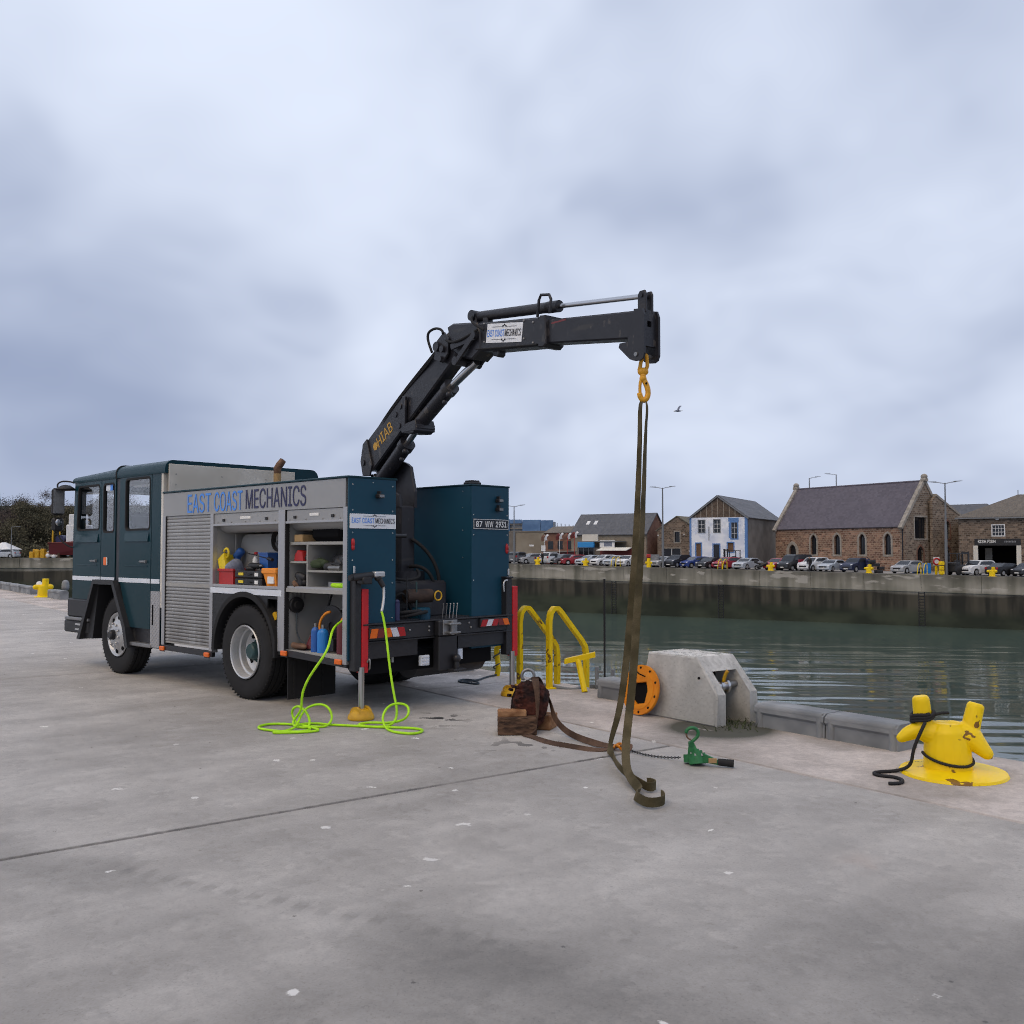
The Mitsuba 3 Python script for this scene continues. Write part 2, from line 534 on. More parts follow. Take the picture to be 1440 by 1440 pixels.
mat('sling_olive', web_fn((.052, .043, .022), (.096, .078, .044)), .85, spec=.2)
mat('sling_brown', web_fn((.060, .038, .028), (.11, .068, .048)), .85, spec=.2)


def rust_fn(p, n, uv):
    a = fbm(p.x * 14, p.y * 14, p.z * 14, 4)
    b = fbm(p.x * 55, p.y * 55, p.z * 55, 3)
    return mix((.014, .006, .006), (.075, .022, .015), smoothstep(.35, .7, a)) * (.6 + .8 * b)


mat('rust_crust', proc(rust_fn), .85, spec=.3, bump=(proc(lambda p, n, uv: fbm(p.x * 60, p.y * 60, p.z * 60, 3), 1e-3), .012))
mat('rust_dark', vary((.016, .010, .008), .4, 20.0, (.05, .028, .018)), .75)
mat('rust_steel', vary((.09, .045, .028), .4, 20.0, (.20, .11, .06)), .7)


def wood_fn(p, n, uv):
    g = fbm(p.x * 8 + p.y * 5, p.y * 60 - p.x * 20, p.z * 60, 4)
    return mix((.035, .022, .016), (.13, .075, .048), smoothstep(.3, .75, g))


mat('old_timber', proc(wood_fn), .85, spec=.2, bump=(proc(lambda p, n, uv: fbm(p.x * 10, p.y * 70, p.z * 90, 3), 1e-3), .004))
mat('fresh_timber', vary((.16, .075, .035), .3, 18.0, (.34, .19, .10)), .85, spec=.2)
mat('hoist_green', vary((.008, .10, .028), .35, 25.0, (.02, .16, .05)), .45)
mat('rope_black', (.012, .012, .014), .8)
mat('rope_blue', (.06, .075, .09), .85)
mat('tarp_red', (.38, .02, .02), .5)
mat('plastic_yellow', (.72, .55, .02), .45)
mat('plastic_orange', (.80, .27, .02), .45)
mat('plastic_blue', (.02, .10, .36), .4)
mat('gas_blue', (.02, .19, .55), .35)
mat('cloth_grey', vary((.16, .18, .24), .3, 15.0), .9)
mat('card_tan', (.34, .22, .10), .8)
mat('bag_green', vary((.04, .06, .03), .35, 15.0), .9)
mat('maroon', (.11, .015, .02), .5)
scene['window_glass'] = {'type': 'thindielectric'}

# ================================================================== SETTING: quay
EDGE = 7.62
q_key = struct('quay', bx(-60, 140, -60, EDGE - .02, -12, -.05), 'joint_dark')
labels.pop(q_key)
scene[q_key] = mikit.ply((lambda m: (m.apply_transform(QU), m)[1])(bx(-60, 140, -60, EDGE - .02, -12, -.05)), 'joint_dark')
labels[q_key] = {'kind': 'structure'}


def slab_mesh(s0, s1, n0, n1):
    g = .010
    return bx(s0 + g, s1 - g, n0 + g, n1 - g, -.05 + .004, 0, .009)


for i, s0 in enumerate((-10.3, -2.3, 5.7, 13.7, 21.7, 29.7, 37.7, 45.7, 53.7)):
    part(q_key, 'slab', slab_mesh(s0, s0 + 8, -1.1, 5.90), 'quay_concrete', QU)
    if i in (0, 1, 2, 3, 4):
        part(q_key, 'slab', slab_mesh(s0, s0 + 8, -8.1, -1.1), 'quay_concrete', QU)
    part(q_key, 'cope_slab', bx(s0 - 3.99, s0 + 3.99, 5.905, EDGE, -.6, .002, .010), 'cope_concrete', QU)
part(q_key, 'slab', bx(61.7, 138, -58, 5.9, -.04, -.001), 'quay_concrete', QU)
part(q_key, 'slab', bx(21.7, 61.6, -58, -1.12, -.04, -.002), 'quay_concrete', QU)
part(q_key, 'slab', bx(-40, 21.6, -58, -8.12, -.04, -.001), 'quay_concrete', QU)
part(q_key, 'cope_slab', bx(57.75, 138, 5.9, EDGE, -.6, .001), 'cope_concrete', QU)

# kerb blocks along the edge
def kerb(s0, s1, label, cat_='kerb', grp=None, hgt=.215):
    k = thing('kerb_block', label, cat_, grp)
    prof = [(7.17, 0), (7.44, 0), (7.44, hgt - .05), (7.41, hgt), (7.20, hgt), (7.155, hgt - .03), (7.15, hgt - .075), (7.175, hgt - .10)]
    m = prism([(b, z) for b, z in prof], s0, s1, 'x')
    part(k, 'block', m, 'kerb_grey', QU, smooth=25)
    part(k, 'top_rail', tube([(s0 + .02, 7.19, hgt - .04), (s1 - .02, 7.19, hgt - .04)], .038, 10), 'kerb_grey', QU, smooth=True)
    part(k, 'end_post', cyl((s0 + .05, 7.18, .0), (s0 + .05, 7.18, hgt - .04), .034), 'kerb_grey', QU, smooth=40)
    part(k, 'end_post', cyl((s1 - .05, 7.18, .0), (s1 - .05, 7.18, hgt - .04), .034), 'kerb_grey', QU, smooth=40)
    return k


kerb(4.42, 5.10, 'grey kerb block behind the yellow mooring bollard, ending beside it')
kerb(5.115, 5.86, 'grey kerb block between the pale concrete box and the other kerb block')
kerb(7.50, 8.05, 'grey kerb block end showing behind the hanging olive sling')
kerb(10.85, 12.4, 'grey rounded kerb block seen under the tail of the truck')
for i, s in enumerate((37.0, 39.2, 41.4, 43.6, 45.8, 48.0, 50.2)):
    kerb(s + (.8 if i else -2.0), s + (2.9 if i else -.1), ('short grey kerb block just left of the truck cab front', 'pale grey kerb block just past the far yellow bollard left of the truck', 'second pale kerb block past the far yellow bollard', 'third pale kerb block past the far yellow bollard, towards the left edge', 'fourth pale kerb block past the far yellow bollard, towards the left edge', 'fifth pale kerb block past the far yellow bollard, near the left edge', 'last pale kerb block of the far row, at the left edge')[i], grp='kerb blocks in the far row' if i else None, hgt=.30)

# ------------------------------------------------------------------ water with long low ripples
gx = np.arange(-125, 125, .75)
gy = np.r_[np.arange(4, 30, 1.0), np.arange(30, 84, .2), np.arange(84, 190, .6)]
X, Y = np.meshgrid(gx, gy)
rg = np.random.default_rng(3)
Zw = np.zeros_like(X)
patch = meshkit.fbm(np.stack([X / 14, Y / 9, X * 0], -1), 3, 4)
patch2 = meshkit.fbm(np.stack([X / 23, Y / 13, X * 0 + 5], -1), 3, 9)
near = 1 / (1 + np.exp((Y - 60) / 5))
amp = (.16 + .84 * near) * np.clip((patch - .32) * 3.2, .08, 1)
for k in range(16):
    lam = rg.uniform(1.0, 2.3)
    ang = math.radians(rg.normal(86, 6))
    kx, ky = 2 * np.pi / lam * math.cos(ang), 2 * np.pi / lam * math.sin(ang)
    Zw += amp * .0072 * lam * np.sin(kx * X + ky * Y + rg.uniform(0, 6.3) + 2.2 * patch2)
for k in range(10):
    lam = rg.uniform(3.5, 7)
    ang = math.radians(rg.normal(75, 22))
    kx, ky = 2 * np.pi / lam * math.cos(ang), 2 * np.pi / lam * math.sin(ang)
    Zw += .0011 * lam * np.sin(kx * X + ky * Y + rg.uniform(0, 6.3)) * np.clip(patch2 * 1.6, .2, 1)
v = np.stack([X, Y, Zw + WATER], -1).reshape(-1, 3)
nx, ny = len(gx), len(gy)
i = (np.arange(ny - 1)[:, None] * nx + np.arange(nx - 1)[None]).ravel()
struct('water', trimesh.Trimesh(v, np.vstack([np.stack([i, i + 1, i + nx + 1], 1), np.stack([i, i + nx + 1, i + nx], 1)]), process=False), 'water_surface', smooth=True)
struct('water', cat([bx(-900, -124.5, -200, 600, -8, WATER - .01), bx(124.5, 900, -200, 34, -8, WATER - .01)]), 'water_surface')

# ------------------------------------------------------------------ far land: one sheet, its quay walls
C0 = PL - 36.6 * DF
E1 = PL + 330 * DF
land = Polygon([C0, E1, (2500, E1[1]), (2500, 4000), (-2500, 4000), (-2500, 155), (C0[0], 155)])
big = 6000
pieces = []
for t0, t1 in ((-9000, -43.7), (-43.7, 80.8), (80.8, 9000)):
    strip = Polygon([PL + DF * a + NF * b for a, b in ((t0, -big), (t1, -big), (t1, big), (t0, big))])
    g = land.intersection(strip)
    for h in getattr(g, 'geoms', [g]):
        if h.area > 1:
            vv, ff = trimesh.creation.triangulate_polygon(h, engine='earcut')
            pieces.append(trimesh.Trimesh(np.c_[vv, gz(vv[:, 0], vv[:, 1])], ff, process=False))
struct('far_ground', cat(pieces), 'far_asphalt')


def wall_strip(pts, n=40):
    out = []
    for (a, b) in zip(pts[:-1], pts[1:]):
        P = np.linspace(a, b, n)
        z = gz(P[:, 0], P[:, 1])
        v = np.vstack([np.c_[P, z], np.c_[P, z * 0 - 12]])
        k = np.arange(n - 1)
        out.append(trimesh.Trimesh(v, np.vstack([np.stack([k, k + 1, k + n + 1], 1), np.stack([k, k + n + 1, k + n], 1)]), process=False))
    return cat(out)


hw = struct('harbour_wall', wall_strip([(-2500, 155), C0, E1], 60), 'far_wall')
# precast face panels of the far wall, a narrow joint between them; a lip along the top
for t in np.arange(-6.0, 72, 6.0):
    z0, z1 = fz(t), fz(t + 6)
    m = bx(t + .02, t + 5.98, -.14, .02, -1.95, .03)
    v = m.vertices
    v[:, 2] = np.where(v[:, 2] > -1, np.where(v[:, 0] < t + 3, z0, z1) + .03, np.where(v[:, 0] < t + 3, z0, z1) - 1.85)
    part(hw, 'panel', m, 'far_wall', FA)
for x in np.arange(-112, -34, 11.0):
    part(hw, 'panel', bx(x + .04, x + 10.96, 154.72, 155.05, gz(x, 155) - 1.55, gz(x, 155) + .06), 'far_wall')

# ------------------------------------------------------------------ hill behind the trees on the left
hx, hy = np.meshgrid(np.linspace(-420, 60, 90), np.linspace(205, 520, 50))
hzv = 17 * np.exp(-((hx + 150) / 130) ** 2) * (1 - np.exp(-((hy - 205) / 60) ** 2)) * (.8 + .4 * meshkit.fbm(np.stack([hx / 40, hy / 40, hx * 0], -1), 4, 2)) - .6
hv = np.stack([hx, hy, hzv], -1).reshape(-1, 3)
i = (np.arange(49)[:, None] * 90 + np.arange(89)[None]).ravel()
mat('hill_scrub', vary((.018, .02, .012), .35, .15, (.05, .05, .03)), .95, spec=.1)
struct('hill', trimesh.Trimesh(hv, np.vstack([np.stack([i, i + 1, i + 91], 1), np.stack([i, i + 91, i + 90], 1)]), process=False), 'hill_scrub', smooth=True)

# ================================================================== THE TRUCK
W = 2.24
TRK = thing('service_truck', 'dark green and grey workshop truck with open side lockers and a folded-out black crane', 'truck')


def tp(name, mesh, m, smooth=False, label=None, parent=None, kind=None):
    return part(parent or TRK, name, mesh, m, TK, smooth, label, kind)


def tlet(parent, name, text, org, xd, yd, w, h, m, bold=False, depth=.003):
    return part(parent, name, lettering_in(TK, text, org, xd, yd, w, h, depth, bold), m)


def gear_emblem(fr, parent, o, xd, yd, s, m):
    """the small cog above and below the lettering with its thin side lines"""
    xd, yd = np.asarray(xd, float), np.asarray(yd, float)
    nd = np.cross(fr[:3, :3] @ xd, fr[:3, :3] @ yd)
    O = (fr @ np.r_[o, 1])[:3]
    X, Yv = fr[:3, :3] @ xd, fr[:3, :3] @ yd
    out = []
    for g in (1, -1):
        arc = [O + X * (.16 * s * math.cos(a)) + Yv * g * (.34 * s + .16 * s * math.sin(a)) + nd * .002 for a in np.linspace(.1, math.pi - .1, 9)]
        out.append(tube(arc, .03 * s, 5))
        for a in (.5, 1.57, 2.6):
            c = O + X * (.2 * s * math.cos(a)) + Yv * g * (.34 * s + .2 * s * math.sin(a)) + nd * .002
            out.append(ball(c, .04 * s, 1))
        for h in (-1, 1):
            a = O + X * h * .22 * s + Yv * g * .40 * s + nd * .002
            out.append(tube([a, a + X * h * 1.0 * s + Yv * g * .0 * s], .014 * s, 4))
    part(parent, 'cog_emblem', cat(out), m)


# ---- chassis
tp('chassis_rail', bx(.05, 6.3, .62, .74, .60, .86, .01), 'black_paint')
tp('chassis_rail', bx(.05, 6.3, 1.50, 1.62, .60, .86, .01), 'black_paint')
tp('axle', cyl((1.84, .3, .515), (1.84, 1.94, .515), .075), 'black_paint', 40)
tp('axle', cyl((5.06, .3, .50), (5.06, 1.94, .50), .06), 'black_paint', 40)
tp('differential', ball((1.84, 1.12, .52), (.22, .2, .21)), 'black_paint', True)
tp('fuel_tank', bx(2.75, 3.6, .12, .6, .50, .84, .05), 'black_paint')
tp('underbody', bx(.1, 3.74, .66, 1.58, .84, .90), 'black_paint')
tp('engine', bx(4.3, 5.9, .7, 1.55, .45, 1.0, .05), 'black_paint')
for x in (.35, 1.1, 2.4, 3.3):
    tp('cross_member', bx(x, x + .08, .1, 2.14, .62, .74), 'black_paint')


# ---- wheels
def tyre_prof(r, w, rim):
    h = w / 2
    return [(rim, -h * .72), (rim + .03, -h * .93), (r * .80, -h), (r * .93, -h * .95), (r * .985, -h * .80), (r, -h * .70), (r, -h * .52), (r - .012, -h * .50), (r - .012, -h * .44),
            (r, -h * .42), (r, -h * .06), (r - .012, -h * .05), (r - .012, h * .05), (r, h * .06), (r, h * .42), (r - .012, h * .44), (r - .012, h * .50), (r, h * .52),
            (r, h * .70), (r * .985, h * .80), (r * .93, h * .95), (r * .80, h), (rim + .03, h * .93), (rim, h * .72), (rim, -h * .72)]


def tyre(x, yc, r=.515, w=.27, rim=.285):
    m = lathe(tyre_prof(r, w, rim), 56, 'y', (x, yc, r))
    lugs = []
    for k in range(56):
        a = 2 * math.pi * k / 56
        for g in (-1, 1):
            q = bx(-.006, .006, g * w * .29, g * w * .44, -.012, .005)
            q.apply_transform(trimesh.transformations.rotation_matrix(a, (0, 1, 0)) @ shift(0, 0, r))
            q.apply_translation((x, yc, r))
            lugs.append(q)
    return m, cat(lugs)


def wheel(x, face, sgn, kind):
    """face: the Y of the outer tyre face; sgn: -1 when that face looks to the truck's left"""
    yc = face - sgn * .135
    m, lg = tyre(x, yc)
    w = tp('wheel', m, 'black_rubber', 35)
    tp('tread', lg, 'black_rubber', parent=w, kind='stuff')
    o = lambda d: face + sgn * d
    if kind == 'front':
        pr = [(.292, o(-.01)), (.285, o(.004)), (.27, o(-.004)), (.25, o(-.028)), (.20, o(-.012)), (.165, o(.03)), (.10, o(.045)), (.0, o(.047))]
        holes_r, stud_r, stud_y = .222, .142, .05
        hub = lathe([(.0, o(.11)), (.045, o(.11)), (.062, o(.095)), (.068, o(.04)), (0, o(.03))], 24, 'y', (x, 0, .515))
        tp('rim', lathe(pr, 48, 'y', (x, 0, .515)), 'rim_silver', 40, parent=w)
        tp('hub', hub, 'black_paint', 40, parent=w)
    else:
        pr = [(.296, o(-.004)), (.288, o(.008)), (.276, o(.0)), (.268, o(-.03)), (.262, o(-.09)), (.245, o(-.10)), (.238, o(-.16)), (.20, o(-.185)), (.16, o(-.19)), (.0, o(-.19))]
        tp('rim', lathe(pr, 48, 'y', (x, 0, .515)), 'rim_silver', 40, parent=w)
        hub = [lathe([(.0, o(-.06)), (.07, o(-.06)), (.085, o(-.075)), (.09, o(-.16)), (.125, o(-.165)), (.125, o(-.19)), (0, o(-.195))], 24, 'y', (x, 0, .515))]
        tp('hub', hub[0], 'hub_green', 40, parent=w)
        holes_r, stud_r, stud_y = .195, .108, -.15
    for k in range(10):
        a = 2 * math.pi * (k + .3) / 10
        cx, cz = x + stud_r * math.cos(a), .515 + stud_r * math.sin(a)
        tp('stud', cat([cyl((cx, o(stud_y - .03), cz), (cx, o(stud_y), cz), .017, .016, 6), ball((cx, o(stud_y + .002), cz), .015, 1)]), 'bright_steel' if kind == 'front' else 'hub_green', parent=w)
    for k in range(8):
        a = 2 * math.pi * (k + .15) / 8
        cx, cz = x + holes_r * math.cos(a), .515 + holes_r * math.sin(a)
        y0 = o(-.015) if kind == 'front' else o(-.183)
        tp('hand_hole', cyl((cx, y0 - sgn * .012, cz), (cx, y0 + sgn * .006, cz), .028, n=12), 'dark_void', parent=w)


wheel(5.06, .03, -1, 'front')
wheel(5.06, W - .03, 1, 'front')
wheel(1.84, .0, -1, 'rear')
wheel(1.84, W, 1, 'rear')
for yc in (.135 + .33, W - .135 - .33):
    m, lg = tyre(1.84, yc)
    tp('wheel', cat([m, cyl((1.84, yc - .05, .515), (1.84, yc + .05, .515), .28)]), 'black_rubber', 35)
tp('mud_flap', bx(1.02, 1.035, .02, .62, .08, .60), 'black_rubber')
for k in range(3):
    tp('spray_flap_rib', bx(1.01, 1.022, .08 + .18 * k, .11 + .18 * k, .09, .58), 'black_rubber')
tp('spare_air_tank', cyl((.55, .35, .62), (.95, .35, .62), .13, n=20), 'black_paint', 40)
tp('underrun_tank', cat([cyl((.22, .95, .47), (.22, 1.95, .47), .18, n=24)]), 'black_paint', 40)

# ---- cab
ZR = 2.62
rnd = lambda p, r=.04: poly(p).buffer(-r).buffer(r, quad_segs=5)
sides = {
    'front_door': ([(6.46, .95), (5.88, .95), (5.64, 1.20), (5.545, 1.20), (5.545, ZR), (6.42, ZR), (6.46, 1.9)], [(5.60, 1.92), (6.33, 1.92), (6.29, 2.53), (5.60, 2.53)]),
    'quarter_panel': ([(5.10, 1.2), (5.53, 1.2), (5.53, ZR), (5.10, ZR)], [(5.145, 1.88), (5.47, 1.88), (5.47, 2.53), (5.145, 2.53)]),
    'rear_door': ([(4.075, .64), (4.68, .64), (4.93, 1.2), (4.975, 1.2), (4.975, ZR), (4.075, ZR)], [(4.115, 1.90), (4.80, 1.90), (4.80, 2.56), (4.115, 2.56)]),
    'rear_pillar': ([(3.82, .41), (4.06, .41), (4.06, ZR), (3.82, ZR)], None),
}
for y0, y1, left in ((0, .045, True), (W - .045, W, False)):
    for nm, (out, hole) in sides.items():
        p = poly(out).buffer(-.012).buffer(.012)
        if hole:
            p = p.difference(rnd(hole, .05))
        k = tp(nm, prism(p, y0, y1), 'truck_green')
        if hole:
            hx = rnd(hole, .05)
            yy = y0 + .02 if left else y1 - .02
            tp('window', prism(hx.buffer(.004), yy, yy + .004) if False else trimesh.Trimesh(*(lambda vf: (np.c_[vf[0][:, 0], np.full(len(vf[0]), yy), vf[0][:, 1]], vf[1]))(trimesh.creation.triangulate_polygon(hx, engine='earcut')), process=False), 'window_glass', parent=k)
            tp('window_seal', prism(hx.buffer(.014).difference(hx.buffer(-.012)), y0 - .004 if left else y1 - .03, y0 + .03 if left else y1 + .004), 'black_rubber', parent=k)
        if left:
            if nm != 'quarter_panel' and nm != 'rear_pillar':
                xa, xb = (5.62, 6.36) if nm == 'front_door' else (4.13, 4.80)
                # pressed ledge under the window and the handle recess
                tp('door_ledge', hull([(x, y, z) for x in (xa, xb) for y, z in ((.0, 1.86), (.0, 1.74), (-.022, 1.745), (-.004, 1.86))]), 'truck_green', parent=k)
                tp('pressing', bx(xa + .03, xb - .02, -.007, .004, 1.42, 1.44, .003), 'truck_green', parent=k)
                hxx = 5.66 if nm == 'front_door' else 4.17
                tp('handle', cat([bx(hxx, hxx + .17, -.03, -.008, 1.475, 1.50, .006), bx(hxx, hxx + .03, -.03, .004, 1.47, 1.505, .004)]), 'dull_steel', parent=k)
            xs = {'front_door': (5.55, 6.455), 'quarter_panel': (5.105, 5.525), 'rear_door': (4.085, 4.97), 'rear_pillar': (3.83, 4.055)}[nm]
            tp('reflective_stripe', bx(xs[0], xs[1], -.003, .003, 1.215, 1.272), 'reflective_white', parent=k)
    tp('pillar', bx(4.985, 5.09, y0 + .012, y1 - .012, 1.2, ZR), 'black_paint')
    tp('lower_panel', prism([(4.06, .41), (4.6, .41), (4.6, .64), (4.06, .64)], y0 + .05, y1 + .25) if left else prism([(4.06, .41), (4.6, .41), (4.6, .64), (4.06, .64)], y0 - .25, y1 - .05), 'black_paint')
tp('cab_front', prism(poly([(0.045, .68), (W - .045, .68), (W - .045, ZR), (.045, ZR)]).difference(rnd([(.16, 1.62), (W - .16, 1.62), (W - .16, 2.50), (.16, 2.50)], .08)), 6.42, 6.47, 'x'), 'truck_green')
wv = rnd([(.16, 1.62), (W - .16, 1.62), (W - .16, 2.50), (.16, 2.50)], .08)
vv, ff = trimesh.creation.triangulate_polygon(wv, engine='earcut')
tp('windscreen', trimesh.Trimesh(np.c_[np.full(len(vv), 6.445), vv], ff, process=False), 'window_glass')
tp('grille', bx(6.465, 6.49, .4, W - .4, 1.0, 1.4, .008), 'black_plastic')
tp('cab_floor', bx(3.86, 6.42, .05, W - .05, 1.20, 1.26), 'black_plastic')
tp('wheel_well', bx(4.70, 5.55, .30, W - .30, .5, 1.19), 'black_paint')
# roof in two sections, round at its long edges
def roof_prof(z, r=.11):
    return sbox(-.015 + r, ZR - .005, W + .015 - r, z - r).buffer(r, quad_segs=6).intersection(sbox(-1, ZR - .03, 4, 4))
def roof_section(x0, x1, z0, z1):
    m = prism(roof_prof(max(z0, z1)), x0, x1, 'x')
    v = m.vertices
    top = (v[:, 2] - ZR) / (max(z0, z1) - ZR)
    k = (v[:, 0] - x0) / (x1 - x0)
    v[:, 2] = np.where(top > 0, ZR + top * ((z0 * (1 - k) + z1 * k) - ZR), v[:, 2])
    return m
tp('roof', roof_section(5.07, 6.47, 2.735, 2.685), 'truck_green', 50)
tp('roof', roof_section(3.70, 5.05, 2.755, 2.755), 'truck_green', 50, label='rear roof section of the crew cab')
tp('roof_seam', prism(roof_prof(2.765).buffer(.006), 5.045, 5.075, 'x'), 'black_rubber', 50)
tp('sun_visor', hull([(6.47, .1, 2.62), (6.47, W - .1, 2.62), (6.72, .15, 2.50), (6.72, W - .15, 2.50), (6.47, .1, 2.60), (6.72, .15, 2.485), (6.72, W - .15, 2.485)]), 'black_plastic')
bk = tp('cab_back', cat([bx(3.765, 3.82, .0, W, .92, ZR, .005), bx(3.682, 3.697, .03, 1.86, 2.34, 2.705, .004)]), 'cab_back_panel')
for y in (.12, .75, 1.4, 2.1):
    for z in (2.42, 2.55):
        tp('rivet', ball((3.680, min(y, 1.8), z + .03), .009, 1), 'dull_steel', parent=bk)
# interior
for x in (5.35, 4.2):
    for y in (.15, 1.35):
        s = tp('seat', bx(x - .2, x + .3, y, y + .7, 1.3, 1.65, .06), 'black_plastic')
        tp('seat_back', bx(x - .28, x - .12, y, y + .7, 1.6, 2.15, .06), 'black_plastic', parent=s)
tp('steering_wheel', lathe([(.2 + .014 * math.cos(a), .014 * math.sin(a)) for a in np.linspace(0, 2 * math.pi, 9)], 24, 'x', (5.95, .6, 1.95)), 'black_plastic', True)
tp('dashboard', bx(5.95, 6.38, .1, W - .1, 1.4, 1.75, .06), 'black_plastic')
tp('headlining', bx(3.85, 6.40, .05, W - .05, 2.585, 2.61), 'interior_grey')
tp('bulkhead', bx(4.93, 4.98, .5, W - .5, 1.3, 2.2), 'black_plastic')
tp('cab_lining', bx(4.0, 5.0, 1.93, 1.95, 1.3, 2.58), 'lining_grey')
tp('cab_lining', bx(5.12, 5.5, 1.93, 1.95, 1.3, 2.58), 'lining_grey')
tp('grab_rail', tube([(4.2, .10, 2.47), (4.75, .10, 2.47)], .012, 6), 'interior_grey')
tp('grab_rail', tube([(5.65, .10, 2.42), (6.25, .10, 2.44)], .012, 6), 'interior_grey')
st = tp('window_sticker', bx(5.30, 5.43, .012, .015, 2.44, 2.52), 'reflective_white')
tp('blue_half', bx(5.225, 5.30, .012, .015, 2.44, 2.52), 'letter_blue', parent=st)
sl = tp('side_lamp', bx(5.33, 5.42, -.02, .0, 1.43, 1.54, .015), 'lamp_orange')
tp('lamp_rim', bx(5.315, 5.332, -.018, .0, 1.43, 1.54, .006), 'letter_pale', parent=sl)
# wheel arch, bumper, step, tread plate
arch = [(6.03, .40), (5.60, 1.175), (5.04, 1.175), (4.70, .62), (4.62, .38)]
outer = [(6.12, .40), (5.63, 1.235), (5.0, 1.235), (4.62, .64), (4.54, .38)]
tp('wheel_arch', prism(Polygon(arch + outer[::-1]), -.07, .14), 'black_plastic')
tp('wheel_arch', prism(Polygon(arch + outer[::-1]), W - .14, W + .07), 'black_plastic')
tp('arch_liner', prism(Polygon([(5.75, .42), (6.1, .42), (5.68, 1.17), (5.58, 1.17)]), .0, .5), 'black_plastic')
bp = tp('front_bumper', cat([bx(5.86, 6.60, -.01, .3, .69, .95, .02), bx(6.45, 6.60, .0, W, .69, .95, .02), bx(5.86, 6.6, W - .3, W + .01, .69, .95, .02)]), 'black_plastic')
lb = tp('lower_bumper', cat([bx(5.88, 6.68, -.02, .25, .47, .645, .02), bx(6.5, 6.68, .0, W, .47, .645, .02)]), 'black_plastic')
tp('bumper_step', bx(5.86, 6.64, -.03, .24, .645, .69, .01), 'dull_steel')
for z in (.595, .525):
    tp('slot', bx(6.08, 6.28, -.026, -.018, z - .012, z + .012), 'rim_silver', parent=lb)
tp('front_lamp', bx(6.6, 6.63, .2, .5, .75, .9, .01), 'lamp_white')
tp('front_lamp', bx(6.6, 6.63, W - .5, W - .2, .75, .9, .01), 'lamp_white')
tp('step', bx(4.0, 4.60, -.03, .3, .41, .455, .008), 'dull_steel')
tpk = tp('tread_plate', bx(3.80, 4.035, -.012, .0, .42, 1.12), 'alu_trim')
dm = []
for a in range(6):
    for b in range(26):
        q = bx(-.012, .012, -.003, .001, -.004, .004)
        q.apply_transform(trimesh.transformations.rotation_matrix(.8 if (a + b) % 2 else -.8, (0, 1, 0)))
        q.apply_translation((3.825 + a * .037, -.0125, .435 + b * .027))
        dm.append(q)
tp('raised_bar', cat(dm), 'alu_trim', parent=tpk, kind='stuff')
tp('tread_slot', bx(3.96, 3.985, -.0165, -.011, .70, .95), 'dark_void', parent=tpk)
# mirrors
mk = tp('mirror', bx(6.53, 6.60, -.27, -.09, 2.13, 2.52, .03), 'black_plastic')
tp('mirror_glass', bx(6.524, 6.53, -.255, -.105, 2.16, 2.49), 'dull_steel', parent=mk)
tp('lower_mirror', bx(6.53, 6.60, -.26, -.10, 1.90, 2.10, .03), 'black_plastic', parent=mk)
tp('lower_mirror_glass', cat([ball((6.53, -.18, 2.03), (.012, .045, .05))]), 'bright_steel', parent=mk, smooth=True)
tp('mirror_arm', cat([tube([(6.45, .0, 2.60), (6.52, -.08, 2.62), (6.56, -.17, 2.60), (6.565, -.18, 2.5)], .013, 6, 16), tube([(6.565, -.18, 1.92), (6.55, -.13, 1.78), (6.48, -.02, 1.68), (6.46, .02, 1.68)], .013, 6, 16)]), 'black_plastic', True, parent=mk)
tp('kerb_mirror', lathe([(0, .07), (.06, .06), (.12, .02), (.13, -.01), (0, -.02)], 20, 'z', (6.50, -.10, 2.50)), 'black_plastic', True, parent=mk)

# ---- rear body: left locker row
lk = tp('left_locker', cat([bx(.0, 3.76, .565, .59, .50, 2.33), bx(.02, 3.74, .012, .56, 1.195, 1.235), bx(.02, 1.1, .012, .56, .555, .595), bx(2.60, 3.74, .02, .56, .50, .54),
                            bx(1.075, 1.10, .02, .56, .56, 2.05), bx(1.165, 1.19, .02, .56, .56, 2.05), bx(2.545, 2.60, .02, .56, .50, 2.05)]), 'interior_grey')
tp('locker_roof', bx(-.025, 3.77, -.012, .61, 2.333, 2.355, .006), 'truck_green')
tp('name_band', bx(.03, 3.76, .002, .03, 2.05, 2.33), 'aluminium')
tlet(TRK, 'lettering', 'EAST', (3.145, -.0005, 2.072), (-1, 0, 0), (0, 0, 1), .545, .225, 'letter_blue')
tlet(TRK, 'lettering', 'COAST', (2.525, -.0005, 2.074), (-1, 0, 0), (0, 0, 1), .61, .222, 'letter_blue')
tlet(TRK, 'lettering', 'MECHANICS', (1.845, -.0005, 2.082), (-1, 0, 0), (0, 0, 1), 1.15, .215, 'letter_navy')
for a, b, z0 in ((3.695, 3.765, .47), (2.54, 2.605, .47), (1.075, 1.195, .57), (.0, .065, .52)):
    tp('door_post', bx(a, b, -.004, .05, z0, 2.05, .004), 'alu_trim')
tp('post_seal', bx(3.688, 3.697, .006, .05, .48, 2.05), 'black_rubber')
tp('post_seal', bx(1.062, 1.077, .004, .05, .58, 2.05), 'black_rubber')
sh = tp('roller_shutter', bx(2.61, 3.69, .035, .05, .50, 2.04), 'aluminium')
nz = 37
for k in range(nz):
    z = .515 + k * .0415
    top = k > nz - 13
    c = .003 if top else .010
    yo = .017 if top else .0135
    tp('slat', hull([(x, y, zz) for x in (2.612, 3.688) for y, zz in ((.034, z), (.0205, z + .003), (yo, z + .014), (yo, z + .027), (.0205, z + .0385), (.034, z + .041))]), 'aluminium', parent=sh)
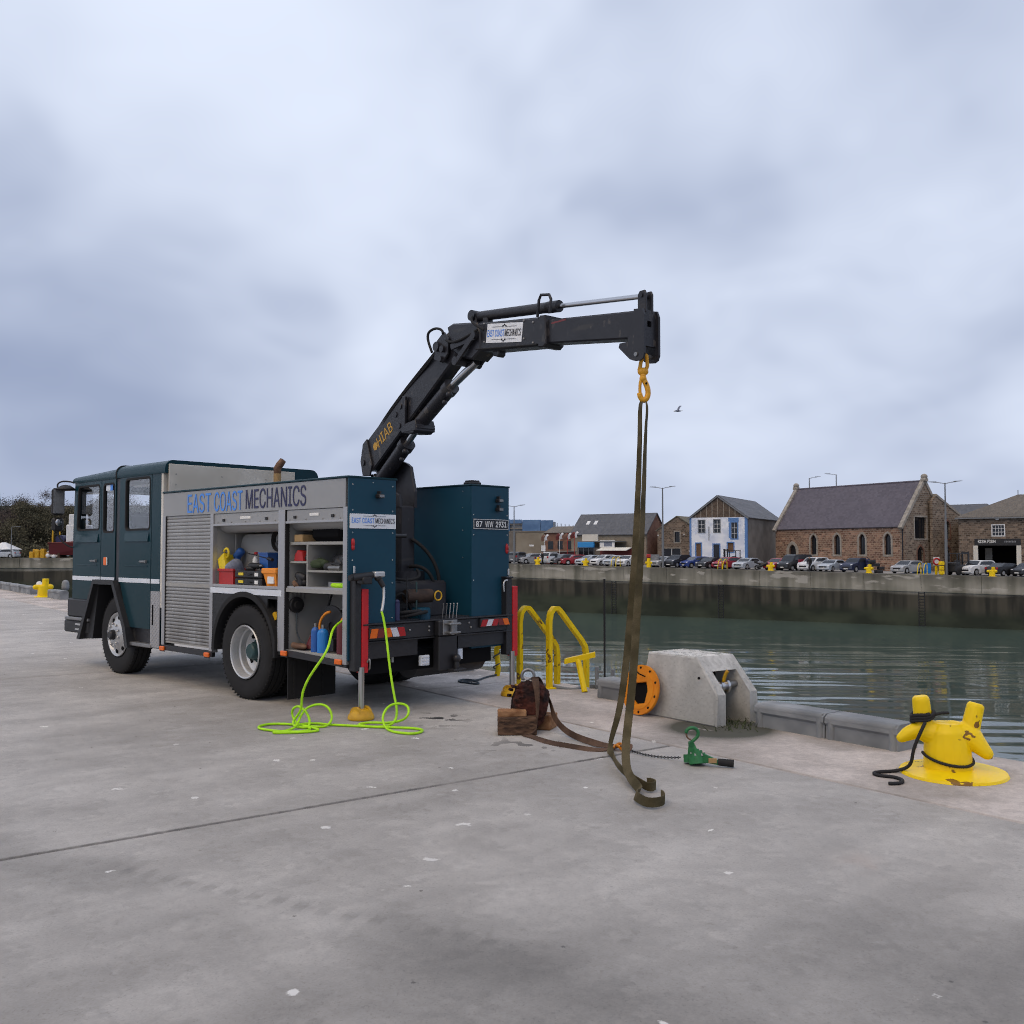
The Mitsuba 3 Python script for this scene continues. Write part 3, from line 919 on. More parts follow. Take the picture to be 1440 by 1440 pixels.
for a, b, n2 in ((1.197, 2.538, 5), (.067, 1.06, 4)):
    rs = tp('raised_shutter', bx(a, b, .012, .04, 1.915, 2.048, .006), 'aluminium')
    tp('bottom_bar', bx(a, b, -.006, .04, 1.905, 1.93, .004), 'alu_trim', parent=rs)
    for q in (.18, .84):
        tp('latch', bx(a + (b - a) * q - .02, a + (b - a) * q + .02, -.004, .014, 1.955, 1.985, .004), 'black_plastic', parent=rs)
    tp('handle_plate', bx(a + (b - a) * .42, a + (b - a) * .58, .004, .014, 1.975, 2.005, .003), 'letter_pale', parent=rs)
    for q in np.linspace(.06, .94, n2):
        tp('bolt', ball((a + (b - a) * q, .010, 1.945), .008, 1), 'dull_steel', parent=rs)
# the rolled-up curtain inside, shelves, divider
tp('shutter_roll', cyl((.08, .17, 1.93), (1.06, .17, 1.93), .10, n=18), 'aluminium', 40)
tp('shutter_roll', cyl((1.2, .17, 1.93), (2.53, .17, 1.93), .10, n=18), 'aluminium', 40)
tp('locker_ceiling', bx(.03, 3.74, .03, .56, 2.05, 2.07), 'interior_grey')
tp('shelf', bx(.07, 1.06, .06, .56, 1.685, 1.715), 'interior_grey')
tp('shelf', bx(.745, 1.06, .06, .56, 1.495, 1.515), 'interior_grey')
tp('shelf', bx(.07, .73, .05, .56, 1.405, 1.425), 'interior_grey')
tp('shelf', bx(.067, 1.06, .02, .56, 1.215, 1.256, .004), 'alu_trim')
tp('divider', bx(.73, .75, .05, .56, 1.256, 1.685), 'interior_grey')
tp('partition_board', prism(rnd([(1.25, 1.256), (2.50, 1.256), (2.50, 1.815), (1.25, 1.815)], .13).union(sbox(1.25, 1.256, 2.50, 1.5)), .34, .352), 'interior_grey')
tp('partition_post', bx(2.475, 2.487, .25, .262, 1.256, 1.9), 'interior_grey')
tp('sill', bx(1.195, 2.545, .0, .05, 1.212, 1.245, .004), 'alu_trim')
tp('reflective_stripe', bx(1.12, 2.575, -.008, .0, 1.145, 1.208), 'reflective_white')
wc = Point(1.84, .515).buffer(.605, quad_segs=20)
tp('arch_panel', prism(poly([(1.195, .56), (2.545, .46), (2.545, 1.14), (1.195, 1.14)]).difference(wc).difference(sbox(1.215, .83, 1.40, 1.11)), .004, .02), 'black_plastic')
tp('arch_flare', prism(wc.buffer(.055).difference(wc).intersection(sbox(1.2, .5, 2.54, 1.3)), -.03, .10), 'black_rubber')
tp('arch_inner', prism(wc.buffer(.02).difference(wc.buffer(-.002)).intersection(sbox(1.0, .56, 2.7, 1.3)), .02, .55), 'black_plastic')
rc = tp('filler_recess', cat([bx(1.215, 1.40, .10, .11, .83, 1.11), bx(1.215, 1.40, .02, .11, .82, .83)]), 'dark_void')
tp('filler_cap', cyl((1.30, .10, .93), (1.30, .03, .93), .045, n=16), 'yellow_metal', 40, parent=rc)
tp('skirt_rail', bx(2.55, 3.79, .002, .05, .405, .47, .004), 'black_paint')
tp('skirt_rail', hull([(x, y, z) for x, z0 in ((.0, .49), (1.19, .535)) for y in (.002, .05) for z in (z0, z0 + .065)]), 'black_paint')
for x, z in ((3.725, .425), (2.64, .425), (1.06, .555), (.12, .54)):
    ml = tp('marker_lamp', bx(x - .055, x + .055, -.022, .004, z - .024, z + .028, .008), 'lamp_orange')
    tp('lamp_base', bx(x - .06, x + .06, -.008, .004, z - .035, z - .024), 'black_plastic', parent=ml)
# rear panel of the left locker
rp = tp('rear_panel', bx(-.018, .0, .004, .592, .56, 2.333), 'locker_blue')
for y in (.05, .55):
    for z in (.62, .95, 1.30, 1.53, 1.80, 2.02, 2.27):
        if (z > 1.2 or y > .3):
            tp('screw', ball((-.019, y, z), .007, 1), 'rim_silver', parent=rp)
tp('screw', ball((-.019, .30, 2.30), .006, 1), 'rim_silver', parent=rp)
sg = tp('name_sign', bx(-.026, -.0185, .015, .588, 1.842, 1.985), 'sign_white')
tlet(sg, 'lettering', 'EAST COAST', (-.0265, .035, 1.893), (0, 1, 0), (0, 0, 1), .275, .052, 'letter_blue')
tlet(sg, 'lettering', 'MECHANICS', (-.0265, .325, 1.893), (0, 1, 0), (0, 0, 1), .245, .052, 'letter_black')
gear_emblem(TK, sg, (-.0265, .315, 1.918), (0, 1, 0), (0, 0, 1), .115, 'letter_black')
def work_lamp(y, z):
    k = tp('work_lamp', bx(-.085, -.018, y - .035, y + .035, z - .02, z + .02, .008), 'black_plastic')
    tp('bracket', bx(-.06, -.018, y - .01, y + .01, z + .02, z + .05), 'black_plastic', parent=k)
    tp('lens', bx(-.088, -.084, y - .029, y + .029, z - .013, z + .013), 'dull_steel', parent=k)
work_lamp(.36, 2.165)
work_lamp(2.06, 2.185)
work_lamp(2.06, 2.085)
rl = tp('side_marker', cat([ball((-.02, .055, 1.70), (.02, .022, .045)), ball((-.02, .055, 1.655), (.018, .02, .03))]), 'lamp_red', True)
tp('side_marker', cat([ball((-.02, 2.215, 1.66), (.02, .022, .045)), ball((-.02, 2.215, 1.62), (.018, .02, .03))]), 'lamp_red', True)
tp('door_latch', bx(-.032, -.018, .055, .082, 1.40, 1.475, .006), 'rim_silver')
tp('door_latch', bx(-.032, -.018, 2.225, 2.25, 1.345, 1.42, .006), 'rim_silver')
# ---- right locker row
tp('right_locker', bx(.0, 2.2, 1.66, W + .01, .56, 2.335), 'locker_blue')
tp('locker_roof', bx(-.025, 2.22, 1.645, W + .025, 2.337, 2.357, .006), 'truck_green', label='roof lid of the right locker')
rp2 = tp('rear_panel', bx(-.018, .0, 1.662, W + .01, .56, 2.335), 'locker_blue')
for y in (1.69, W - .02):
    for z in (.66, 1.30, 1.80, 2.02):
        tp('screw', ball((-.019, y, z), .007, 1), 'rim_silver', parent=rp2)
for z in (1.55, 1.85, 2.1, 2.28):
    tp('screw', ball((.12, 1.658, z), .006, 1), 'dull_steel', parent=rp2)
npk = tp('number_plate', bx(-.027, -.0185, 1.682, 2.232, 1.862, 1.975), 'plate_black')
tp('plate_border', prism(sbox(1.684, 1.864, 2.230, 1.973).difference(sbox(1.689, 1.869, 2.225, 1.968)), -.0285, -.0272, 'x'), 'letter_pale', parent=npk)
tlet(npk, 'lettering', '87', (-.0272, 1.718, 1.886), (0, 1, 0), (0, 0, 1), .095, .066, 'letter_pale', True)
tlet(npk, 'lettering', 'WW', (-.0272, 1.862, 1.886), (0, 1, 0), (0, 0, 1), .125, .066, 'letter_pale', False)
tlet(npk, 'lettering', '2931', (-.0272, 2.028, 1.886), (0, 1, 0), (0, 0, 1), .17, .066, 'letter_pale', True)
tp('beacon', cat([bx(.02, .16, 1.70, 1.85, 2.357, 2.385, .008), bx(.03, .15, 1.71, 1.84, 2.38, 2.405, .01)]), 'black_plastic')
tp('deck', bx(.0, 3.74, .61, 1.645, .89, .92), 'black_paint')
# ---- rear frame
tp('rear_beam', bx(-.09, -.02, .10, W - .02, .735, .895, .008), 'black_paint')
tp('beam_flange', bx(-.115, -.02, .12, W - .02, .895, .91, .003), 'dull_steel' if False else 'black_paint')
tp('beam_flange', bx(-.105, -.02, .12, W - .02, .722, .735, .003), 'black_paint')
def lamp_cluster(y0, y1, z0, z1, order):
    k = tp('tail_lamp', bx(-.125, -.09, y0, y1, z0, z1, .006), 'black_plastic')
    n = len(order)
    for i, (m, lean) in enumerate(order):
        a, b = y0 + .012 + (y1 - y0 - .024) * i / n, y0 + .012 + (y1 - y0 - .024) * (i + 1) / n - .004
        d = .02 * lean
        tp('lens', prism([(a - d, z0 + .012), (b - d, z0 + .012), (b + d, z1 - .012), (a + d, z1 - .012)], -.1285, -.1255, 'x'), m, parent=k)
lamp_cluster(.185, .645, .758, .872, [('lamp_orange', .5), ('lamp_dark_red', .5), ('lamp_orange', -.5), ('lamp_white', -1), ('lamp_red', -.6)])
lamp_cluster(1.70, 2.15, .79, .885, [('lamp_red', .8), ('lamp_white', 1), ('lamp_red', .6), ('lamp_dark_red', -.8), ('lamp_orange', -.8)])
for y, z in ((.72, .82), (.98, .84), (.98, .80), (1.42, .845), (1.55, .85), (1.58, .80)):
    tp('bolt', ball((-.093, y, z), .013, 1), 'dull_steel')
tp('lower_apron', bx(-.05, .0, .18, .86, .56, .725), 'black_paint')
tp('lower_apron', bx(-.06, -.02, 1.42, W - .05, .585, .725), 'black_paint', label='right lower apron plate')
tp('tow_post', cat([bx(-.16, -.06, 1.06, 1.32, .38, .74, .01), bx(-.17, -.09, 1.05, 1.33, .74, .90, .01)]), 'black_paint')
tp('tow_jaw', cat([bx(-.26, -.16, 1.12, 1.28, .855, .875, .006), bx(-.26, -.16, 1.12, 1.28, .765, .785, .006), cyl((-.21, 1.2, .75), (-.21, 1.2, .895), .022), bx(-.18, -.16, 1.1, 1.3, .75, .90, .005)]), 'dull_steel')
tp('tow_ball', cat([ball((-.2, 1.27, .50), .045), cyl((-.2, 1.27, .38), (-.2, 1.27, .47), .03), bx(-.26, -.1, 1.18, 1.36, .37, .395, .005)]), 'black_paint', 40)
rf = tp('square_lamp', bx(-.10, -.06, .865, .985, .445, .55, .006), 'reflective_white')
for a in range(3):
    for b in range(3):
        tp('led', ball((-.101, .89 + a * .035, .465 + b * .033), .011, 1), 'lamp_white', parent=rf)
tp('reflector', bx(-.09, -.07, 1.40, 1.46, .47, .58), 'reflective_white')
tp('rear_valance', bx(.02, .06, .2, 2.0, .40, .60), 'dark_void')
# ---- jacks
def jack(y0, y1, red0, red1, ztop, side):
    yc = (y0 + red1) / 2 if side < 0 else (y0 + y1) / 2
    k = tp('jack_leg', bx(-.10, .0, y0, y1, .46, ztop, .008), 'black_paint')
    tp('red_strip', bx(-.106, -.02, red0, red1, .44, ztop - .09, .004), 'red_strip', parent=k)
    tp('piston', cyl((-.10, yc, .06), (-.10, yc, .50), .030, n=18), 'bright_steel', 40, parent=k)
    tp('cap', bx(-.105, .01, y0 - .005, y1 + .015, ztop, ztop + .02, .005), 'black_paint', parent=k)
    f = tp('foot', cat([lathe([(0, .0), (.125, .0), (.13, .012), (.12, .045), (.085, .085), (.05, .095), (.05, .10), (0, .10)], 20, 'z', (-.10, yc, .004))]), 'yellow_metal', 40, parent=k)
    for g in (-1, 1):
        tp('foot_lug', prism(Point(0, .055).buffer(.075).intersection(sbox(-1, .02, 1, 1)).buffer(.001), g * .055 - .012, g * .055 + .012), 'yellow_metal', parent=k) if False else part(k, 'foot_lug', (lambda m: (m.apply_translation((-.10, yc, 0)), m)[1])(prism(Point(0, .04).buffer(.085, quad_segs=6).intersection(sbox(-1, .012, 1, 1)), g * .06 - .014, g * .06 + .014)), 'yellow_metal', TK)
    return k
jl = jack(.025, .105, .107, .185, 1.34, -1)
jr = jack(2.13, 2.222, 2.224, 2.305, 1.315, -1)
part(jl, 'lever', tube([(-.106, .17, .54), (-.13, .18, .57), (-.13, .185, .50), (-.11, .19, .47)], .008, 6, 14), 'dull_steel', TK)
part(jr, 'lever', tube([(-.12, 2.07, 1.17), (-.12, 2.07, 1.28), (-.11, 2.13, 1.295)], .009, 6, 12), 'rim_silver', TK)
gun = tp('air_coupling', cat([cyl((-.16, -.06, 1.365), (-.16, .18, 1.385), .035), cyl((-.16, -.09, 1.362), (-.16, -.06, 1.365), .028), bx(-.2, -.1, .04, .16, 1.30, 1.37, .01)]), 'black_plastic', 40)
tp('steel_end', bx(-.20, -.13, .19, .32, 1.365, 1.42, .012), 'rim_silver', parent=gun)
tp('valve_body', cat([cyl((-.16, .26, 1.36), (-.19, .30, 1.27), .03, .024), ball((-.165, .25, 1.36), .036)]), 'black_plastic', 40, parent=gun)
# ---- machinery between the lockers
def ptube(name, P, r, m='black_rubber', seg=30, parent=None):
    return tp(name, tube(P, r, 8, seg), m, True, parent=parent)
tp('valve_bank', bx(.15, .5, .95, 1.25, .92, 1.16, .02), 'black_paint')
for i in range(5):
    tp('control_lever', cat([cyl((-.03, 1.22 + .05 * i, .90), (-.05, 1.22 + .05 * i, 1.06 - .01 * (i % 2)), .0045), ball((-.05, 1.22 + .05 * i, 1.06), .008, 1)]), 'rim_silver' if i > 1 else 'dull_steel')
tp('winch_drum', cyl((.12, .84, 1.15), (.06, 1.14, 1.15), .072, n=20), 'rust_dark', 40)
tp('drum_ring', lathe([(.048 + .008 * math.cos(a), .008 * math.sin(a)) for a in np.linspace(0, 2 * math.pi, 9)], 24, 'x', (-.02, 1.17, 1.15)), 'yellow_metal', True)
tp('pump', cat([bx(.0, .22, .92, 1.10, .90, 1.03, .02), cyl((.02, 1.0, .8), (.02, 1.0, .98), .07)]), 'locker_blue', 40)
tp('control_rod', cyl((.05, .80, .92), (.05, .80, 1.36), .006), 'black_paint')
tp('control_rod', cyl((.05, .93, .92), (.05, .93, 1.30), .009), 'hub_green')
tp('cross_tube', cyl((.25, .62, 1.78), (.25, .95, 1.78), .022), 'black_paint', 40)
tp('spray_can', cat([cyl((-.02, .615, .92), (-.02, .615, 1.10), .026), ball((-.02, .615, 1.11), (.024, .024, .02), 1)]), 'letter_navy', 40)
ptube('hydraulic_hose', [(.1, .62, .94), (-.05, .8, .97), (-.06, .95, .99), (.1, 1.05, .96)], .018)
ptube('hydraulic_hose', [(.1, .62, .97), (-.04, .76, 1.0), (-.03, .9, 1.0), (.2, 1.0, .98)], .018)
ptube('hydraulic_hose', [(.5, 1.25, 1.75), (.35, 1.40, 1.55), (.3, 1.47, 1.3), (.4, 1.45, 1.0)], .02)
ptube('hydraulic_hose', [(.5, 1.22, 1.45), (.3, 1.30, 1.40), (.28, 1.38, 1.25), (.4, 1.4, .95)], .02)
ptube('hydraulic_hose', [(.3, .7, 1.38), (.2, .85, 1.32), (.15, 1.0, 1.33), (.3, 1.15, 1.42)], .016)
ptube('hydraulic_hose', [(.15, .7, 1.12), (.1, .78, 1.18), (.12, .88, 1.08), (.1, .95, .95)], .013)
tp('hose_guard', bx(.2, .5, .62, 1.0, .92, 1.30, .02), 'black_paint')
# exhaust stack
ex = tp('exhaust_stack', cyl((2.47, .8, .9), (2.47, .8, 2.56), .045, n=18), 'card_tan', 40)
tp('tail_pipe', tube([(2.47, .8, 2.55), (2.47, .8, 2.62), (2.45, .815, 2.66), (2.41, .84, 2.72)], [.045, .046, .046, .04], 12), 'rust_steel', True, parent=ex)

# ---- crane
def cp(name, mesh, m='crane_paint', smooth=False, parent=None, label=None):
    return part(parent or TRK, name, mesh, m, CR, smooth, label)


def cpt(t, z, w=0):
    return (t, w, z)


cp('crane_base', bx(-.35, .35, -.35, .35, .90, 1.30, .03))
col = cp('crane_column', cat([bx(-.165, .085, -.10, .10, 1.2, 2.12, .02)] + [bevel([(-.165, 2.1), (.085, 2.1), (.085, 2.28), (.0, 2.56), (-.07, 2.60), (-.165, 2.30)], .02, .006, mid=.105), bevel([(-.165, 2.1), (.085, 2.1), (.07, 2.24), (-.10, 2.30)], .02, .006, mid=-.09)] + [prism([(-.165, 2.2), (-.07, 2.60), (-.45, 2.72), (-.62, 2.62), (-.55, 2.45)], .092, .118)]))
cp('slew_ring', cyl((-.01, 0, 1.28), (-.01, 0, 1.40), .24, n=24), smooth=40, parent=col)
boom = cp('crane_boom', bevel([(-.70, 2.868), (-.74, 2.70), (-.68, 2.545), (-.50, 2.55), (1.06, 3.595), (1.12, 3.72), (.926, 3.885)], .085, .016), label='inner boom rising from the crane column')
cp('end_plate', cat([bevel([(-.70, 2.86), (-.62, 2.91), (-.50, 2.60), (-.55, 2.48), (-.70, 2.49), (-.75, 2.66)], .011, .003, mid=g * .096) for g in (-1, 1)]), parent=boom)
cp('pin', cyl((-.68, -.12, 2.64), (-.68, .12, 2.64), .035), smooth=40, parent=boom)
part(boom, 'lettering', lettering_in(CR, 'HIAB', (-.375, -.0862, 2.79), (.853, 0, .522), (-.522, 0, .853), .34, .125, .003, False), 'letter_yellow')
part(boom, 'badge', (lambda m: (m.apply_transform(CR), m)[1])(cat([cyl((-.455, -.0885, 2.815), (-.455, -.084, 2.815), .05, n=6)])), 'letter_yellow')
# lift cylinder and fold cylinder
def ram(a, b, c, r, rr, w=0.0, lab=None):
    a, b, c = (np.array([p[0], w, p[1]]) for p in (a, b, c))
    k = cp('hydraulic_ram', cyl(a, b, r, n=20), smooth=40, label=lab)
    d = (b - a) / np.linalg.norm(b - a)
    cp('gland', cyl(b - d * .06, b + d * .025, r * 1.14, n=20), smooth=40, parent=k)
    cp('rod', cyl(b, c, rr, n=16), 'bright_steel', 40, parent=k)
    cp('port', cat([ball(b - d * .03 + np.array([.07, -.05, -.07]), .035), ball(b - d * .15 + np.array([.08, -.04, -.08]), .028)]), smooth=True, parent=k)
    return k
ram((-.50, 2.40), (.057, 2.80), (.26, 2.955), .082, .038, lab='short lift ram under the inner boom')
ram((.25, 2.965), (.875, 3.325), (1.32, 3.525), .078, .042, lab='long fold ram under the inner boom')
cp('ram_bracket', cat([bevel([(.06, 3.16), (.16, 3.31), (.215, 3.30), (.205, 2.92), (.16, 2.90), (.02, 3.04)], .014, .004, mid=g * .115) for g in (-1, 1)] + [bx(.15, .42, -.13, .13, 2.905, 2.99, .01), bevel([(.16, 3.0), (.40, 3.03), (.43, 2.94), (.36, 2.885), (.16, 2.90)], .125, .008)]), parent=boom)
for t, z in ((.12, 3.20), (.03, 3.12), (.10, 2.99)):
    cp('bracket_pin', cyl((t, -.14, z), (t, .14, z), .032), smooth=40, parent=boom)
elb = cp('elbow', cat([bevel([(.951, 3.93), (1.05, 3.95), (1.45, 3.89), (1.52, 3.767), (1.52, 3.60), (1.38, 3.525), (1.196, 3.57), (1.04, 3.67)], .112, .018)]), label='knuckle block joining both boom sections')
cp('link_plate', cat([bevel([(.76, 3.62), (.80, 3.80), (.93, 3.88), (1.02, 3.80), (1.0, 3.64), (.9, 3.56)], .012, .003, mid=g * .122) for g in (-1, 1)]), parent=elb)
cp('link_arm', cat([bevel([(1.12, 3.52), (1.18, 3.50), (1.50, 3.74), (1.46, 3.79)], .013, .004, mid=g * .15) for g in (-1, 1)] + [bevel([(1.08, 3.72), (1.1, 3.66), (1.48, 3.70), (1.46, 3.76)], .012, .003, mid=-.15)]), parent=elb)
for t, z, r in ((.83, 3.74, .05), (.93, 3.70, .035), (1.16, 3.54, .045), (1.46, 3.75, .04), (.90, 3.60, .03)):
    cp('elbow_pin', cyl((t, -.165, z), (t, .165, z), r), smooth=40, parent=elb)
ptub = lambda name, P, r, par, m='black_rubber': part(par, name, tube([(a, c, b) for a, b, c in P], r, 7, 30), m, CR, True)
ptub('hose', [(.72, 3.70, -.13), (.66, 3.85, -.14), (.67, 3.91, -.14), (.78, 3.94, -.13), (.93, 3.86, -.14)], .014, elb)
ptub('hose', [(1.0, 3.78, -.15), (1.2, 3.73, -.17), (1.4, 3.76, -.16), (1.5, 3.80, -.13)], .014, elb)
ptub('hose', [(1.38, 3.96, -.1), (1.42, 3.90, -.14), (1.52, 3.83, -.15), (1.60, 3.78, -.13)], .013, elb)
ptub('hose', [(-.60, 2.50, -.04), (-.58, 2.44, -.04), (-.56, 2.36, -.04), (-.50, 2.25, -.02)], .017, boom)
ptub('hose', [(-.52, 2.50, -.05), (-.50, 2.44, -.05), (-.49, 2.36, -.05), (-.42, 2.25, -.02)], .017, boom)
for q_ in range(3):
    ptub('hose', [(-.45 + .02 * q_, 3.00 - .018 * q_, -.07), (-.1, 3.235 - .018 * q_, -.085), (.3, 3.475 - .018 * q_, -.09), (.62, 3.64 - .02 * q_, -.105), (.80, 3.72, -.125)], .0085, boom)
jib = cp('crane_jib', bevel([(1.0, 3.938), (2.455, 3.760), (2.455, 3.490), (1.544, 3.59), (1.3, 3.61), (1.0, 3.72)], .100, .02), label='outer boom carrying the name board')
cp('collar', bevel([(2.40, 3.775), (2.48, 3.765), (2.49, 3.50), (2.45, 3.475), (2.38, 3.485), (2.38, 3.74)], .115, .01), parent=jib)
cp('lug', bevel([(1.60, 3.62), (1.74, 3.61), (1.73, 3.53), (1.70, 3.51), (1.64, 3.53)], .045, .01), parent=jib)
xt = cp('crane_extension', bevel([(2.45, 3.732), (3.58, 3.600), (3.58, 3.365), (2.45, 3.512)], .080, .014))
cp('paint_scrape', bx(2.53, 2.72, -.0815, -.079, 3.675, 3.69), 'lamp_dark_red', parent=xt)
TIPP = [(3.49, 3.46), (3.49, 3.35), (3.395, 3.35), (3.385, 3.315), (3.51, 3.20), (3.56, 3.18), (3.62, 3.175), (3.655, 3.19), (3.67, 3.23), (3.67, 3.55), (3.65, 3.60), (3.56, 3.61), (3.54, 3.50)]
cp('tip_plate', cat([prism(TIPP, g * .088 - .011, g * .088 + .011) for g in (-1, 1)]), parent=xt)
cp('tip_end', prism(sbox(-.077, 3.30, .077, 3.60).difference(sbox(-.025, 3.46, .025, 3.51)), 3.61, 3.64, 'x'), parent=xt)
cp('top_lug', cat([bevel([(3.555, 3.58), (3.555, 3.735), (3.575, 3.765), (3.63, 3.765), (3.645, 3.735), (3.645, 3.58)], .011, .004, mid=g * .038) for g in (-1, 1)] + [cyl((3.60, -.06, 3.725), (3.60, .06, 3.725), .018)]), parent=xt)
cp('hook_pin', cyl((3.585, -.11, 3.23), (3.585, .11, 3.23), .018), 'dull_steel', 40, parent=xt)
er = cp('extension_ram', cyl((1.31, 0, 3.985), (2.44, 0, 3.862), .050, n=18), smooth=40)
cp('rod', cyl((2.44, 0, 3.862), (3.59, 0, 3.728), .022, n=14), 'bright_steel', 40, parent=er)
cp('ram_foot', cat([bx(1.30, 1.37, -.05, .05, 3.86, 4.0, .01), bx(1.46, 1.54, -.04, .04, 3.85, 3.95, .01), cyl((1.31, -.07, 3.99), (1.31, .07, 3.99), .055)]), smooth=30, parent=er)
part(er, 'guard_loop', tube([(2.36, -.10, 3.77), (2.38, -.10, 3.92), (2.41, -.10, 3.965), (2.52, -.10, 3.945), (2.545, -.10, 3.90), (2.53, -.10, 3.78)], .014, 6), 'crane_paint', CR, True)
cp('gland', cyl((2.40, 0, 3.866), (2.55, 0, 3.850), .055, n=18), smooth=40, parent=er)
a, b = np.array([1.60, 3.865]), np.array([2.136, 3.787])
xd = np.array([b[0] - a[0], 0, b[1] - a[1]])
xd /= np.linalg.norm(xd)
yd = np.array([-xd[2], 0, xd[0]])
o = np.array([1.60, -.1015, 3.655])
def onsign(u, v2, d=0):
    return o + xd * u + yd * v2 + np.array([0, -d, 0])
ptub('hose', [(1.45, 3.615, -.11), (1.9, 3.565, -.106), (2.36, 3.515, -.106)], .008, jib)
for t_, z_ in ((1.57, 3.87), (1.57, 3.69), (2.17, 3.79), (2.17, 3.62), (2.30, 3.75), (2.30, 3.56)):
    cp('bolt', ball((t_, -.101, z_ - .02), .012, 1), 'dull_steel', parent=jib)
sq = cp('name_sign', hull([onsign(u, v2, d) for u in (0, .54) for v2 in (0, .185) for d in (-.002, .003)]), 'sign_white')
part(sq, 'lettering', lettering_in(CR, 'EAST COAST', onsign(.015, .058, .0032), xd, yd, .26, .068), 'letter_blue')
part(sq, 'lettering', lettering_in(CR, 'MECHANICS', onsign(.285, .058, .0032), xd, yd, .24, .068), 'letter_black')
gear_emblem(CR, sq, onsign(.27, .092, .003), xd, yd, .15, 'letter_black')

# ================================================================== THINGS IN THE LOCKERS
def lx(name, mesh, m, label, category, smooth=False, group=None):
    return solo(name, mesh, m, label, category, TK, smooth, group)


def tapered(x0, x1, y0, y1, z0, z1, t=.02):
    return hull([(x, y, z0) for x in (x0 + t, x1 - t) for y in (y0 + t, y1 - t)] + [(x, y, z) for x in (x0, x1) for y in (y0, y1) for z in (z1 - .01, z1)])


Z2 = 1.237
cr = thing('red_crate', 'open red plastic crate at the front end of the middle locker', 'crate')
m = tapered(2.20, 2.46, .08, .45, Z2, 1.40).difference(tapered(2.215, 2.445, .095, .435, Z2 + .015, 1.42)) if False else cat([tapered(2.18, 2.49, .05, .065, Z2, 1.40, .0), tapered(2.18, 2.49, .32, .335, Z2, 1.40, .0), bx(2.18, 2.195, .065, .32, Z2, 1.40), bx(2.475, 2.49, .065, .32, Z2, 1.40), bx(2.18, 2.49, .06, .325, Z2, Z2 + .012)])
part(cr, 'tub', m, 'tarp_red', TK)
part(cr, 'rim', cat([bx(2.165, 2.505, .035, .068, 1.39, 1.42, .006), bx(2.165, 2.505, .318, .345, 1.39, 1.42, .006)]), 'tarp_red', TK)
yc = thing('yellow_jug', 'tilted yellow plastic jug leaning in the corner above the red crate', 'jug')
mm = hull(np.array([(x, y, z) for x in (-.07, .07) for y in (-.06, .06) for z in (0, .16)] + [(-.03, -.02, .21), (.05, .02, .21), (.0, 0, .22)]))
mm.apply_transform(shift(2.42, .12, 1.40) @ trimesh.transformations.rotation_matrix(.35, (0, 1, 0)))
part(yc, 'body', mm, 'plastic_yellow', TK, 40)
hm = tube([(-.06, 0, .12), (-.12, 0, .15), (-.12, 0, .2), (-.03, 0, .21)], .014, 6, 14)
hm.apply_transform(shift(2.41, .09, 1.41) @ trimesh.transformations.rotation_matrix(.35, (0, 1, 0)))
part(yc, 'handle', hm, 'plastic_yellow', TK, True)
lx('grey_bag', chain_solid({0: ((2.33, .10, 1.43), .06), 1: ((2.24, .12, 1.46), .075), 2: ((2.26, .15, 1.39), .085)}, [(0, 1), (1, 2), (0, 2)], .02), 'cloth_grey', 'crumpled grey blue cloth bundle lying on the red crate', 'bag', True)
lx('blue_cloth', chain_solid({0: ((2.44, .24, 1.55), .045), 1: ((2.40, .27, 1.61), .05), 2: ((2.43, .25, 1.48), .04)}, [(0, 2), (0, 1)], .02), 'plastic_blue', 'dark blue cloth stuffed behind the grey blue bundle', 'cloth', True)
for i, z in enumerate((Z2, 1.322)):
    k = thing('tool_case', 'black tool case with yellow latch, ' + ('bottom' if i == 0 else 'top') + ' of the stack of two in the middle locker', 'tool case', 'stacked tool cases')
    part(k, 'shell', bx(1.60, 2.15, .05, .30, z + .001, z + .08, .012), 'black_plastic', TK)
    part(k, 'latch', bx(1.96, 2.06, .042, .052, z + .028, z + .058, .003), 'plastic_yellow', TK)
    part(k, 'sticker', bx(1.66, 1.73, .046, .0515, z + .022, z + .06), 'letter_pale', TK)
    part(k, 'handle', tube([(1.87, .05, z + .04), (1.87, .03, z + .04), (1.79, .03, z + .04), (1.79, .05, z + .04)], .007, 5), 'black_plastic', TK)
ob = thing('orange_tub', 'orange plastic tub with a pale label at the rear end of the middle locker', 'tub')
part(ob, 'tub', tapered(1.33, 1.58, .06, .28, Z2, 1.40, .03), 'plastic_orange', TK)
part(ob, 'lid', bx(1.32, 1.605, .05, .29, 1.375, 1.435, .01), 'plastic_orange', TK)
part(ob, 'label_patch', bx(1.38, 1.50, .064, .078, 1.27, 1.345), 'letter_pale', TK)
bb = thing('blue_bin', 'blue plastic bin in the shade above the tool cases', 'bin')
part(bb, 'tub', tapered(1.71, 1.89, .20, .33, 1.41, 1.60, .01), 'plastic_blue', TK)
part(bb, 'rim', bx(1.70, 1.90, .19, .338, 1.59, 1.605), 'plastic_blue', TK)
tr = thing('long_tool', 'thin dark rod resting across the blue bin', 'tool')
part(tr, 'rod', cyl((1.60, .19, 1.525), (2.18, .22, 1.60), .006), 'black_plastic', TK)
part(tr, 'grip', cyl((1.60, .19, 1.525), (1.70, .195, 1.538), .018), 'black_plastic', TK)
rb_ = random.Random(4)
def heap(name, c, n, r, m, label, category):
    J = {i: (tuple(np.array(c) + np.array([rb_.uniform(-1, 1) * r[0], rb_.uniform(-1, 1) * r[1], rb_.uniform(.2, 1) * r[2]])), rb_.uniform(.25, .5) * min(r[0], r[2] * 1.4)) for i in range(n)}
    return lx(name, chain_solid(J, [(i, (i + 1) % n) for i in range(n)], .02, 4), m, label, category, True)
